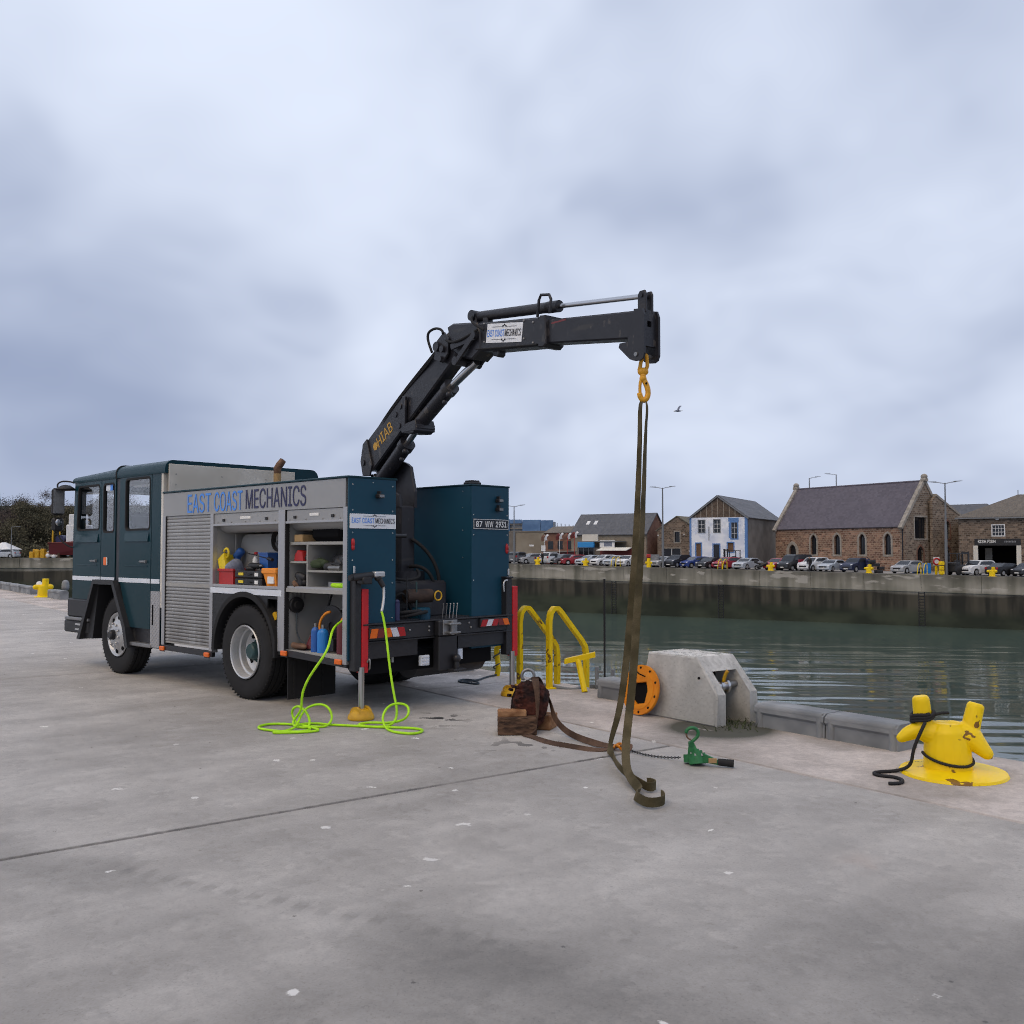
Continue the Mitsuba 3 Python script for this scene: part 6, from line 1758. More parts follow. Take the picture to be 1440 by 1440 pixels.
part(k, 'window', bx(13.6, 14.4, -.03, .0, 2.5, 2.75), 'frame_white', BG)
part(k, 'hedge', chain_solid({0: ((13.2, -.6, -.2), .9), 1: ((14.6, -.6, -.1), 1.0)}, [(0, 1)], .3, 2), 'bag_green', BG)
BR = facade(5.2, 152.6, .86, -.51)
k = thing('brick_terrace', 'reddish brown terrace building between the beige building and the grey shed', 'building')
part(k, 'wall', bx(0, 5.6, 0, 6, -2, 4.6), 'red_brick', BR)
part(k, 'roof', hull([(x, y, z) for x in (-.2, 5.8) for y, z in ((-.3, 4.6), (3, 5.6), (6.3, 4.6))]), 'tan_roof', BR)
for x in (.6, 2.3, 4.0):
    part(k, 'window', bx(x, x + .9, -.03, .0, 2.0, 3.3), 'far_glass', BR)
BS = facade(-9.0, 182.0, .95, -.3)
k = thing('sheeted_building', 'building wrapped in blue scaffold sheeting behind the beige building', 'building')
part(k, 'core', bx(.3, 16, .5, 7, -1, 7.3), 'steel_grey', BS)
x = 0
for i, wd_ in enumerate((4.4, 4.6, 2.4, 3.6, 2.4)):
    part(k, 'blue_sheet', bx(x + .05, x + wd_ - .05, -.05, .05 + .3 * (i % 2), 5.1 if i != 2 else 6.9, 7.75 - .08 * i), 'blue_sheet', BS)
    x += wd_
for z in (5.9, 6.7):
    part(k, 'deck', bx(0, 17.4, .1, .5, z, z + .12), 'pale_batten', BS)
k2 = thing('scaffold', 'open scaffold frame right of the blue sheeting', 'scaffold')
for i in range(8):
    part(k2, 'standard', cyl((18.0 + i * .75, .5, -1), (18.0 + i * .75, .5, 6.9 - .1 * i), .07, n=5), 'steel_grey', BS)
for z in (4.6, 5.4, 6.2):
    part(k2, 'ledger', bx(17.8, 23.6, .45, .55, z, z + .1), 'pale_batten', BS)
# ---------------------------------------------------------------- warehouse on the right, slate house behind
WRH = facade(54.9, 118.4, .838, -.50)
k = thing('stone_warehouse', 'stone warehouse with a brown hipped roof and a signed gateway at the right edge', 'warehouse')
def wx(u):
    return (u - 1345) * .0735
gw = sbox(0, -2.6, 15, 5.75).difference(sbox(wx(1373.5), -2.6, wx(1433), zv(767, 115))).difference(sbox(wx(1396), zv(753, 116), wx(1413), zv(738.5, 116)))
part(k, 'front_wall', prism(gw, 0, .5), 'rubble_stone', WRH)
part(k, 'side_wall', bx(0, .45, .5, 10, -2.6, 5.75), 'rubble_stone', WRH)
opening(k, 'window', sbox(wx(1396), zv(753, 116), wx(1413), zv(738.5, 116)), WRH, frame=.12, fm='frame_white', bars=3, barm='frame_white', depth=.12)
part(k, 'roof', hull([(-.35, -.35, 5.7), (15.4, -.35, 5.7), (-.35, 11, 5.7), (15.4, 11, 5.7), (6.3, 5.2, 8.75), (9.2, 5.2, 8.75), (-.35, -.35, 5.85), (15.4, -.35, 5.85)]), 'tan_roof', WRH)
part(k, 'gutter', bx(-.35, 15.4, -.48, -.36, 5.62, 5.78), 'steel_grey', WRH)
part(k, 'roof_finial', cyl((6.3, 5.2, 8.7), (6.3, 5.2, 9.3), .05, n=6), 'steel_grey', WRH)
sb = part(k, 'sign_board', bx(wx(1369), wx(1437), -.14, -.02, zv(767, 115), zv(757.5, 115)), 'black_plastic', WRH)
part(sb, 'lettering', lettering_in(WRH, 'KISH FISH', (wx(1374.3), -.142, zv(763.6, 115)), (1, 0, 0), (0, 0, 1), 1.9, .40, .01, True), 'letter_pale')
part(sb, 'lettering', lettering_in(WRH, 'SEAFOOD', (wx(1413.5), -.142, zv(762.8, 115)), (1, 0, 0), (0, 0, 1), 1.25, .20, .01), 'dull_steel') if False else part(sb, 'lettering_line', cat([bx(wx(1413.5) + q * .16, wx(1413.5) + q * .16 + .10, -.147, -.14, zv(762.8, 115), zv(762.8, 115) + .2) for q in range(8)]), 'dull_steel', WRH)
for u in (1370.5, 1434):
    part(k, 'gate_pier', bx(wx(u) - .25, wx(u) + .25, -.18, .3, -2, zv(767, 115)), 'cream_board', WRH)
part(k, 'wall_lamp', bx(wx(1401), wx(1406), -.25, 0, zv(731, 116), zv(729, 116)), 'frame_white', WRH)
part(k, 'back_wall', bx(.5, 14.5, 6.5, 6.9, -2.6, 5.6), 'dark_void', WRH)
part(k, 'inner_wall', bx(wx(1378), wx(1389), 5.6, 5.9, -1, 2.1), 'cream_board', WRH)
part(k, 'inner_board', bx(wx(1428), wx(1436), 4.8, 5.0, .2, 2.0), 'far_glow', WRH)
part(k, 'inner_floor', bx(.5, 14.5, .5, 6.5, -2, -.97), 'far_asphalt', WRH)
k = thing('slate_house', 'slate roofed building between the church and the stone warehouse, roof only in view', 'building')
SLH = facade(57.6, 130.5, .9, -.43)
part(k, 'wall', bx(0, 9.5, 0, 8, -2, 5.8), 'rubble_stone', SLH)
part(k, 'roof', hull([(-.3, -.3, 5.7), (9.7, -.3, 5.7), (-.3, 8, 5.7), (9.7, 8, 5.7), (-.3, 4, 8.1), (6.2, 4, 8.2)]), 'grey_slate', SLH)

# ---------------------------------------------------------------- cars
def car_parts(kind):
    if kind == 'hatch':
        L, H, hood, prof = 3.95, 1.48, .95, [(-1.97, .35), (-1.95, .62), (-1.90, .95), (-1.80, 1.05), (-1.45, 1.42), (-.9, 1.48), (.0, 1.46), (.35, 1.40), (1.02, .98), (1.75, .84), (1.93, .70), (1.97, .35)]
        ws, rw, sg = ((.36, 1.40), (1.0, .985)), ((-1.80, 1.05), (-1.46, 1.41)), [(-1.55, 1.02), (-1.30, 1.36), (-.85, 1.41), (.02, 1.39), (.35, 1.33), (.80, 1.0)]
        wh = (-1.22, 1.25)
    elif kind == 'saloon':
        L, H, prof = 4.5, 1.42, [(-2.24, .35), (-2.22, .68), (-2.15, .98), (-1.60, 1.03), (-1.0, 1.38), (-.4, 1.42), (.15, 1.40), (.45, 1.33), (1.12, .96), (2.0, .82), (2.2, .66), (2.24, .35)]
        ws, rw, sg = ((.46, 1.33), (1.10, .965)), ((-1.60, 1.03), (-1.02, 1.37)), [(-1.45, 1.02), (-.95, 1.32), (-.4, 1.36), (.15, 1.34), (.42, 1.28), (.90, .99)]
        wh = (-1.38, 1.38)
    elif kind == 'suv':
        L, H, prof = 4.4, 1.66, [(-2.2, .40), (-2.18, .75), (-2.12, 1.08), (-2.0, 1.15), (-1.72, 1.58), (-1.2, 1.66), (.1, 1.65), (.45, 1.58), (1.05, 1.12), (1.9, 1.0), (2.15, .82), (2.2, .40)]
        ws, rw, sg = ((.46, 1.58), (1.03, 1.13)), ((-2.0, 1.15), (-1.73, 1.57)), [(-1.80, 1.14), (-1.55, 1.52), (-1.15, 1.58), (.1, 1.57), (.42, 1.50), (.85, 1.14)]
        wh = (-1.35, 1.36)
    else:
        L, H, prof = 4.7, 1.95, [(-2.34, .40), (-2.33, 1.1), (-2.28, 1.85), (-2.1, 1.95), (.6, 1.95), (.95, 1.80), (1.50, 1.15), (2.1, .98), (2.3, .80), (2.34, .40)]
        ws, rw, sg = ((.97, 1.78), (1.48, 1.17)), ((-2.335, 1.15), (-2.29, 1.75)), [(.35, 1.22), (.35, 1.72), (.75, 1.72), (1.20, 1.22)]
        wh = (-1.4, 1.5)
    R = .33 if kind != 'suv' else .36
    p = Polygon(prof + [(L / 2 - .1, .22), (-L / 2 + .1, .22)])
    for x in wh:
        p = p.difference(Point(x, R).buffer(R + .06, quad_segs=8))
    hwid = .89 if kind != 'van' else .94
    belt = .95 if kind != 'van' else 1.2
    def sq(v):
        z, x = v[:, 2], v[:, 0]
        f = 1 - np.clip(z - belt, 0, 1) * .26 - .10 * np.abs(x / (L / 2)) ** 7 - .05 * np.clip(.45 - z, 0, 1)
        v[:, 1] *= f
        return v
    m = prism(p.segmentize(.22), -hwid, hwid)
    m.vertices = sq(m.vertices.copy())
    out = [('body', m, None)]
    def glass(a, b, off):
        (x0, z0), (x1, z1) = a, b
        nx_, nz_ = (z0 - z1) * -1, (x1 - x0) * -1
        n_ = np.array([-(z1 - z0), (x1 - x0)])
        n_ = n_ / np.linalg.norm(n_) * off
        w0, w1 = hwid * (1 - max(0, z0 - belt) * .26) - .10, hwid * (1 - max(0, z1 - belt) * .26) - .10
        V = np.array([(x0 + n_[0], -w0, z0 + n_[1]), (x0 + n_[0], w0, z0 + n_[1]), (x1 + n_[0], w1, z1 + n_[1]), (x1 + n_[0], -w1, z1 + n_[1])])
        return hull(np.vstack([V, V - np.array([n_[0], 0, n_[1]]) * 1.6]))
    out.append(('windscreen', glass(ws[0], ws[1], .012), 'far_glass'))
    out.append(('rear_window', glass(rw[0], rw[1], .012), 'far_glass'))
    for g in (-1, 1):
        q = prism(Polygon(sg).buffer(-.03).segmentize(.3), g * hwid - .01, g * hwid + .01)
        q.vertices = sq(q.vertices.copy())
        q.vertices[:, 1] += g * .006
        out.append(('side_window', q, 'far_glass'))
        fx_, fz_ = L / 2 - .10, {'hatch': .72, 'saloon': .70, 'suv': .86, 'van': .86}[kind]
        out.append(('headlight', hull(np.vstack([ball((fx_ - .05, g * (hwid - .24), fz_), (.12, .15, .08), 1).vertices, ball((fx_ - .28, g * (hwid - .10), fz_ + .06), (.08, .05, .05), 1).vertices])), 'lamp_white'))
        out.append(('tail_light', bx(-L / 2 - .01, -L / 2 + .12, g * (hwid - .20) - .11, g * (hwid - .20) + .11, fz_ + .02, fz_ + .26, .02), 'lamp_red'))
        out.append(('door_mirror', ball((.72, g * (hwid + .09), belt + .06), (.08, .11, .07), 1), None))
    out.append(('grille', bx(L / 2 - .06, L / 2 + .008, -.5, .5, .48, .66, .02), 'black_plastic'))
    out.append(('number_plate', bx(L / 2, L / 2 + .015, -.26, .26, .36, .47), 'letter_pale'))
    out.append(('rear_plate', bx(-L / 2 - .02, -L / 2, -.26, .26, .55, .66), 'letter_pale'))
    for x in wh:
        for g in (-1, 1):
            t_ = lathe([(0, -.10), (R * .6, -.10), (R * .95, -.09), (R, -.05), (R, .05), (R * .95, .09), (R * .6, .10), (0, .10)], 18, 'y', (x, g * (hwid - .12), R))
            out.append(('wheel', t_, 'black_rubber'))
            out.append(('wheel_trim', cyl((x, g * (hwid - .03), R), (x, g * (hwid - .005), R), R * .62, n=12), 'rim_silver'))
    return out


PAINT = {'black': (.012, .012, .014), 'silver': (.34, .35, .36), 'white': (.62, .63, .64), 'red': (.28, .012, .018), 'blue': (.015, .04, .20), 'navy': (.012, .018, .05), 'grey': (.10, .105, .115), 'pale': (.42, .46, .50), 'maroon': (.10, .012, .02), 'rose': (.30, .03, .05)}
for c, v in PAINT.items():
    mat('paint_' + c, v, .3, spec=.5, metal=.15 if c in ('silver', 'grey', 'pale') else 0.0, clearcoat=.8, clearcoat_gloss=.95)
KINDS = {kd: [(n, mikit.ply(m, mt or 'paint_black', smooth=30), mt) for n, m, mt in car_parts(kd)] for kd in ('hatch', 'saloon', 'suv', 'van')}
CARS = [  # x along the quay picture, kind, paint, heading, label
    (730, 'suv', 'grey', 62, 'dark grey parked suv next to the truck, seen from behind, first of the far row'),
    (747, 'hatch', 'silver', 205, 'small silver car second in the far row, left of the standing person'),
    (756, 'saloon', 'maroon', 60, 'dark maroon car behind the left yellow far bollard'),
    (776, 'suv', 'white', 55, 'white and red looking rear of a parked suv near the flagpoles'),
    (791, 'hatch', 'grey', 215, 'dark car half hidden left of the red saloon'),
    (809, 'saloon', 'red', 196, 'red saloon car parked below the blue shop fascia'),
    (831, 'saloon', 'pale', 214, 'pale silver saloon with a long bonnet right of the red saloon'),
    (850, 'hatch', 'white', 214, 'white hatchback left of the first yellow far ladder'),
    (869, 'saloon', 'pale', 222, 'pale car just behind the first yellow far ladder'),
    (884, 'hatch', 'white', 226, 'white hatchback left of the hanging sling'),
    (936, 'saloon', 'silver', 215, 'silver car beside the tall lamp post right of the hanging sling'),
    (953, 'suv', 'black', 225, 'black suv in front of the stone cottage'),
    (978, 'hatch', 'blue', 205, 'bright blue hatchback in front of the white house corner'),
    (999, 'saloon', 'black', 222, 'black saloon before the white house door'),
    (1022, 'hatch', 'rose', 214, 'dark red hatchback right of the second yellow far ladder'),
    (1051, 'saloon', 'pale', 222, 'pale grey saloon in front of the brown side wall'),
    (1094, 'hatch', 'red', 218, 'bright red hatchback at the left corner of the church'),
    (1117, 'van', 'black', 214, 'black van with a small red panel before the church door'),
    (1144, 'suv', 'white', 216, 'white car under the first church window'),
    (1170, 'saloon', 'pale', 222, 'pale silver saloon under the second church window'),
    (1203, 'suv', 'navy', 219, 'dark navy car under the third church window'),
    (1275, 'hatch', 'silver', 212, 'silver hatchback at the right end of the church wall'),
    (1374, 'suv', 'white', 207, 'white suv in front of the warehouse gateway'),
    (1413, 'saloon', 'black', 24, 'black saloon right of the white suv'),
    (1446, 'hatch', 'black', 205, 'black car cut by the right edge of the photo'),
]
for u, kd, pc, hd, lab in CARS:
    kk = 4.2 if pc != 'maroon' else 6.0
    r = (u - 720) / 1354
    t = (r * (PL[1] + kk * NF[1]) - (PL[0] + kk * NF[0])) / (DF[0] - r * DF[1])
    P = PL + t * DF + kk * NF
    key = thing('parked_car', lab, 'van' if kd == 'van' else 'car', 'cars parked along the far quay')
    M = T().translate([float(P[0]), float(P[1]), float(gz(*P)) + .01]).rotate([0, 0, 1], hd)
    for n, d, mt in KINDS[kd]:
        kp = numbered(key + '__' + n)
        scene[kp] = {**d, 'to_world': M}
        if mt is None:
            scene[kp]['bsdf'] = {'type': 'ref', 'id': 'paint_' + pc}
    if kd == 'van':
        m = bx(-.9, .5, .925, .935, .95, 1.35)
        m.apply_transform(np.array(M.matrix).reshape(4, 4))
        part(key, 'red_panel', m, 'rose')if False else part(key, 'red_panel', m, 'paint_rose')


def on_far(u, kk):
    r = (u - 720) / 1354
    t = (r * (PL[1] + kk * NF[1]) - (PL[0] + kk * NF[0])) / (DF[0] - r * DF[1])
    P = PL + t * DF + kk * NF
    return float(P[0]), float(P[1]), float(gz(*P))


# quay-edge furniture of the far side
for u, lab in ((756, 'yellow bollard on the far quay, leftmost, by the person'), (823, 'yellow bollard on the far quay below the blue shop fascia'), (1083, 'yellow bollard on the far quay at the church left corner'), (1221, 'yellow bollard on the far quay before the right church windows'), (1394, 'yellow bollard on the far quay under the white suv')):
    x, y, z = on_far(u, .5)
    small_bollard(turn(-33, x, y, z), lab, None, sc=1.55)
for u, lab in ((864, 'yellow ladder hoops on the far quay left of the hanging sling'), (1014, 'yellow ladder hoops on the far quay before the white house'), (1295, 'yellow ladder hoops on the far quay before the church gable')):
    x, y, z = on_far(u, .2)
    fr = np.eye(4)
    fr[:2, 0], fr[:2, 1], fr[:3, 3] = DF, NF, (x, y, z)
    k = thing('far_ladder', lab, 'ladder')
    for g in (-.32, .32):
        part(k, 'hoop', tube([(g + .12, .8, .0), (g + .12, .75, .7), (g + .09, .55, 1.25), (g, .2, 1.15), (g - .08, -.12, .5), (g - .1, -.22, -.4)], .045, 7, 30), 'yellow_paint', fr, True)
    part(k, 'recess', bx(-.42, .42, -.16, -.145, -7, -.4), 'dark_void', fr)
    for g in (-.3, .3):
        part(k, 'stile', bx(g - .04, g + .04, -.26, -.18, -7, -.2), 'black_paint', fr)
    part(k, 'rungs', cat([bx(-.3, .3, -.24, -.2, z_ - .025, z_ + .025) for z_ in np.arange(-6.5, -.3, .32)]), 'black_paint', fr, kind='stuff')
def lamp_post(u, kk, vtop, lab, arms=(1, -1), v_knob=None):
    x, y, z = on_far(u, kk)
    H = zv(vtop, y)
    k = thing('lamp_post', lab, 'lamp post')
    part(k, 'pole', cyl((x, y, z), (x, y, H), .13, .07, 10), 'steel_grey', smooth=40)
    part(k, 'sleeve', cyl((x, y, z), (x, y, z + (H - z) * .55), .17, .14, 10), 'steel_grey', smooth=40)
    for g in arms:
        part(k, 'arm', tube([(x, y, H - .1), (x + g * .4, y - g * .2, H + .02), (x + g * 1.0, y - g * .5, H + .1)], .04, 6, 10), 'steel_grey', smooth=True)
        m = hull([(x + g * a, y - g * a * .5 + b, H + c) for a, c in ((.8, .06), (1.55, .16), (.8, .18), (1.5, .2)) for b in (-.12, .12)])
        part(k, 'lantern', m, 'steel_grey')
    return k
lamp_post(723, 2.0, 712, 'tall lamp post right of the truck locker')
lamp_post(932, 2.0, 686, 'tall lamp post right of the hanging sling')
lamp_post(1330, 2.0, 679, 'tall lamp post in front of the church annex')
lamp_post(1139, 38, 672, 'thin lamp post behind the church roof, left one', (1,))
lamp_post(1177, 38, 667, 'thin lamp post behind the church roof, right one', (-1,))
# life ring stand, yellow locker, hydrant box, forklift, gate
x, y, z = on_far(1315.5, 2.2)
k = thing('life_ring_stand', 'life ring on a yellow stand beside the right far ladder', 'life ring')
part(k, 'post', bx(x - .12, x + .12, y - .05, y + .05, z, z + 1.9), 'yellow_paint')
part(k, 'ring', lathe([(.34 + .09 * math.cos(a), .09 * math.sin(a)) for a in np.linspace(0, 2 * math.pi, 9)], 24, 'y', (x, y - .15, z + 1.45)), 'lamp_red', smooth=True)
part(k, 'board', bx(x - .33, x + .33, y - .12, y - .08, z + 1.0, z + 1.95), 'frame_white')
x, y, z = on_far(1323, 1.6)
k = thing('yellow_cabinet', 'tall yellow safety cabinet on the far quay beside the lamp post', 'cabinet')
for i in range(3):
    part(k, 'box', bx(x - .26 + .03 * (i % 2), x + .26 - .03 * (i % 2), y - .2, y + .2, z + .5 * i + .05, z + .5 * i + .48, .05), 'yellow_paint')
part(k, 'leg', bx(x - .1, x + .1, y - .1, y + .1, z, z + .1), 'yellow_paint')
x, y, z = on_far(912, 1.2)
k = thing('yellow_hydrant', 'yellow hydrant with a red top on the far quay right of the hanging sling', 'hydrant')
part(k, 'body', cat([cyl((x, y, z), (x, y, z + .8), .32, .26, 12), bx(x - .45, x + .45, y - .2, y + .2, z + .45, z + .75, .08), cyl((x, y, z + .8), (x, y, z + 1.2), .24, .22, 12)]), 'yellow_paint', smooth=35)
part(k, 'red_top', bx(x - .28, x + .25, y - .2, y + .2, z + 1.25, z + 1.7, .08), 'tarp_red')
k = thing('grey_cabinet', 'grey utility cabinet right of the yellow hydrant', 'cabinet')
x, y, z = on_far(921, 3.5)
part(k, 'box', bx(x - .55, x + .55, y - .3, y + .3, z, z + 1.65, .03), 'steel_grey')
part(k, 'door', bx(x - .45, x + .45, y - .32, y - .3, z + .15, z + 1.5, .01), 'kerb_grey')
def forklift(u, kk, lab, sc=1.0, hd=200):
    x, y, z = on_far(u, kk)
    fr = turn(hd, x, y, z) @ np.diag([sc, sc, sc, 1])
    k = thing('forklift', lab, 'forklift')
    part(k, 'body', cat([bx(-1.2, .6, -.55, .55, .3, 1.0, .08), bx(-1.25, -.5, -.55, .55, .9, 1.25, .1)]), 'black_paint', fr)
    part(k, 'roof_guard', cat([bx(-.95, .6, -.5, .5, 2.02, 2.1, .02)] + [bx(a - .04, a + .04, b - .04, b + .04, 1.0, 2.05) for a in (-.9, .55) for b in (-.46, .46)]), 'black_paint', fr)
    part(k, 'mast', cat([bx(.68, .8, b - .06, b + .06, .05, 2.25) for b in (-.35, .35)] + [bx(.68, .8, -.4, .4, z_, z_ + .1) for z_ in (.4, 1.2, 2.1)]), 'black_paint', fr)
    part(k, 'forks', cat([bx(.8, 1.9, b - .06, b + .06, .08, .13) for b in (-.28, .28)]), 'black_paint', fr)
    for a, b in ((-.8, -.5), (-.8, .5), (.35, -.5), (.35, .5)):
        part(k, 'wheel', lathe([(0, -.1), (.28, -.1), (.3, -.06), (.3, .06), (.28, .1), (0, .1)], 16, 'y', (a, b, .3)), 'black_rubber', fr, 40)
    part(k, 'seat', bx(-.6, -.1, -.25, .25, 1.0, 1.4, .08), 'black_plastic', fr)
forklift(1028, 8.5, 'black forklift parked before the white house corner', 1.12)
forklift(1349, 3.2, 'black forklift beside the lamp post, left of the white suv', 1.15, 25)
x, y, z = on_far(1295, 6.5)
solo('blue_crate', bx(x - .9, x + .9, y - .5, y + .5, z, z + 1.15, .05), 'gas_blue', 'blue box behind the right yellow far ladder', 'box')
x, y, z = on_far(1232, 2.6)
k = thing('gear_stack', 'dark stack of fishing gear before the church, right of the navy car', 'fishing gear')
for i in range(7):
    a, b = rb_.uniform(-.7, .7), rb_.uniform(-.4, .4)
    part(k, 'pot', bx(x + a - .35, x + a + .35, y + b - .3, y + b + .3, z + .38 * (i % 4), z + .38 * (i % 4) + .36, .06), 'black_plastic')
part(k, 'tan_bundle', ball((x - 1.0, y - .2, z + .5), (.25, .25, .5)), 'card_tan', smooth=True)
x, y, z = on_far(1072, 2.4)
k = thing('motorcycle', 'dark motorcycle parked between the pale saloon and the red hatchback', 'motorcycle')
fr = turn(-20, x, y, z)
for a in (-.7, .7):
    part(k, 'wheel', lathe([(.22 + .08 * math.cos(q), .06 * math.sin(q)) for q in np.linspace(0, 2 * math.pi, 9)], 20, 'y', (a, 0, .31)), 'black_rubber', fr, True)
part(k, 'frame', chain_solid({0: ((-.7, 0, .31), .06), 1: ((-.2, 0, .5), .16), 2: ((.25, 0, .75), .17), 3: ((.55, 0, .9), .06), 4: ((.7, 0, .31), .05), 5: ((-.75, 0, .85), .09), 6: ((-.1, 0, .8), .11)}, [(0, 1), (1, 2), (2, 3), (3, 4), (1, 6), (6, 5), (6, 2)], .06, 3), 'black_paint', fr, True)
part(k, 'handlebar', tube([(.45, -.35, 1.05), (.55, 0, .98), (.45, .35, 1.05)], .025, 6, 12), 'dull_steel', fr, True)
part(k, 'top_case', bx(-1.0, -.6, -.22, .22, .85, 1.2, .05), 'black_plastic', fr)
x, y, z = on_far(764, 2.6)
k = thing('notice_board', 'white notice board on a post above the leftmost far cars', 'sign')
part(k, 'board', bx(x - .3, x + .3, y + .2, y + .25, zv(775, y), zv(767, y)), 'frame_white')
part(k, 'post', cyl((x, y + .28, z), (x, y + .28, zv(768, y)), .05, n=6), 'steel_grey')


# people on the far quay
def person(u, kk, lab, top, legs, face=200, stride=.12, lean=0):
    x, y, z = on_far(u, kk)
    fr = turn(face, x, y, z)
    J = {'hip': ((0, 0, .95), .15), 'waist': ((0, 0, 1.1), .14), 'chest': ((.02 + lean, 0, 1.36), .17), 'nl': ((.02 + lean, 0, 1.52), .06), 'head': ((.05 + lean, 0, 1.66), .105), 'chin': ((.09 + lean, 0, 1.60), .06),
         'sl': ((.02 + lean, .18, 1.43), .08), 'sr': ((.02 + lean, -.18, 1.43), .08), 'el': ((-.03, .26, 1.14), .055), 'er': ((.06, -.26, 1.15), .055), 'hl': ((.08, .25, .9), .045), 'hr': ((.20, -.22, .95), .045),
         'tl': ((0, .09, .9), .105), 'tr': ((0, -.09, .9), .105), 'kl': ((stride, .1, .5), .075), 'kr': ((-stride * .3, -.1, .5), .075), 'al': ((stride, .1, .09), .05), 'ar': ((-stride * 1.4, -.1, .09), .05), 'fl': ((stride + .15, .1, .05), .045), 'fr': ((-stride * 1.4 + .15, -.1, .05), .045)}
    k = thing('person', lab, 'person')
    part(k, 'body', chain_solid(J, [('nl', 'head'), ('head', 'chin'), ('chest', 'nl'), ('el', 'hl'), ('er', 'hr'), ('chest', 'waist'), ('waist', 'hip'), ('chest', 'sl'), ('chest', 'sr'), ('sl', 'el'), ('sr', 'er'), ('hip', 'tl'), ('hip', 'tr'), ('tl', 'kl'), ('tr', 'kr'), ('kl', 'al'), ('kr', 'ar'), ('al', 'fl'), ('ar', 'fr')], .05, 3), 'skin', fr, True)
    g = lambda q: (q[0], q[1] + .02)
    JJ = {a: g(b) for a, b in J.items()}
    part(k, 'jacket', chain_solid(JJ, [('hip', 'waist'), ('waist', 'chest'), ('chest', 'sl'), ('chest', 'sr'), ('sl', 'el'), ('sr', 'er'), ('el', 'hl'), ('er', 'hr')], .05, 3), top, fr, True)
    part(k, 'trousers', chain_solid(JJ, [('hip', 'tl'), ('hip', 'tr'), ('tl', 'kl'), ('tr', 'kr'), ('kl', 'al'), ('kr', 'ar'), ('al', 'fl'), ('ar', 'fr')], .05, 3), legs, fr, True)
    part(k, 'hair', ball((.03 + lean, 0, 1.71), (.115, .11, .09), 1), 'black_plastic', fr, True)
mat('skin', (.42, .26, .19), .6)
person(763, 1.4, 'person in dark clothes standing by the leftmost far bollard', 'rope_black', 'rope_black')
person(1138, 2.0, 'person in black walking past the white car below the church', 'rope_black', 'rope_black', 215, .2)
person(1219, 4.5, 'person in a dark jacket standing by the fishing gear', 'letter_navy', 'rope_black', 190, .05)

# ---------------------------------------------------------------- far left: trees, boat, van
mat('bark', (.035, .028, .022), .9)
def foliage(nm, c1, c2):
    scene[nm] = {'type': 'twosided', 'bsdf': {'type': 'diffuse', 'reflectance': vary(c1, .3, .45, c2)}}
foliage('twigs_purple', (.085, .070, .068), (.15, .125, .115))
foliage('leaf_olive', (.085, .082, .056), (.145, .135, .095))
foliage('leaf_dark', (.055, .060, .056), (.095, .10, .088))
def tree(x, y, h, r, m, lab, seed, n=5200, leaf=.24, bare=False):
    rr = np.random.default_rng(seed)
    k = thing('tree', lab, 'tree', 'trees along the far left shore')
    z0 = float(gz(x, y)) - .3
    top = np.array([x, y, z0])
    br = [tube([(x, y, z0), (x + .15, y, z0 + h * .3), (x - .1, y, z0 + h * .62)], np.linspace(.32, .12, 12), 8, 12)]
    tips = []
    for i in range(16):
        a, e = rr.uniform(0, 6.28), rr.uniform(.35, 1.25)
        s = np.array([x, y, z0 + h * rr.uniform(.22, .55)])
        L = r * rr.uniform(.55, 1.0)
        d = np.array([math.cos(a) * math.cos(e), math.sin(a) * math.cos(e), math.sin(e)])
        p1 = s + d * L * .5 + rr.normal(0, .15, 3)
        p2 = s + d * L * 1.1 + (0, 0, .25 * L)
        br.append(tube([s, p1, p2], np.linspace(.11, .02, 8), 5, 8))
        tips += [p1, p2]
    part(k, 'trunk', cat(br), 'bark', smooth=True)
    C = []
    nc = 46
    for i in range(nc):
        v_ = rr.normal(0, 1, 3)
        v_ /= np.linalg.norm(v_)
        q = rr.uniform(.35, 1.0) ** .6
        c = np.array([x, y, z0 + h * .60]) + v_ * np.array([r, r, h * .40]) * q
        C.append((c, r * rr.uniform(.16, .34)))
    P = []
    for c, cr_ in C:
        m_ = n // nc
        P.append(c + rr.normal(0, 1, (m_, 3)) * cr_ * np.array([.5, .5, .42]))
    P = np.vstack(P)
    P[:, 2] = np.maximum(P[:, 2], z0 + h * .12)
    N = len(P)
    a_ = rr.normal(0, 1, (N, 3))
    a_ /= np.linalg.norm(a_, axis=1, keepdims=True)
    b_ = np.cross(a_, rr.normal(0, 1, (N, 3)))
    b_ /= np.linalg.norm(b_, axis=1, keepdims=True)
    s_ = leaf * rr.uniform(.6, 1.4, (N, 1))
    w_ = .16 if bare else .5
    V = np.stack([P - a_ * s_, P + b_ * s_ * w_, P + a_ * s_, P - b_ * s_ * w_], 1).reshape(-1, 3)
    i = np.arange(N) * 4
    part(k, 'crown', trimesh.Trimesh(V, np.vstack([np.stack([i, i + 1, i + 2], 1), np.stack([i, i + 2, i + 3], 1)]), process=False), m, kind='stuff')
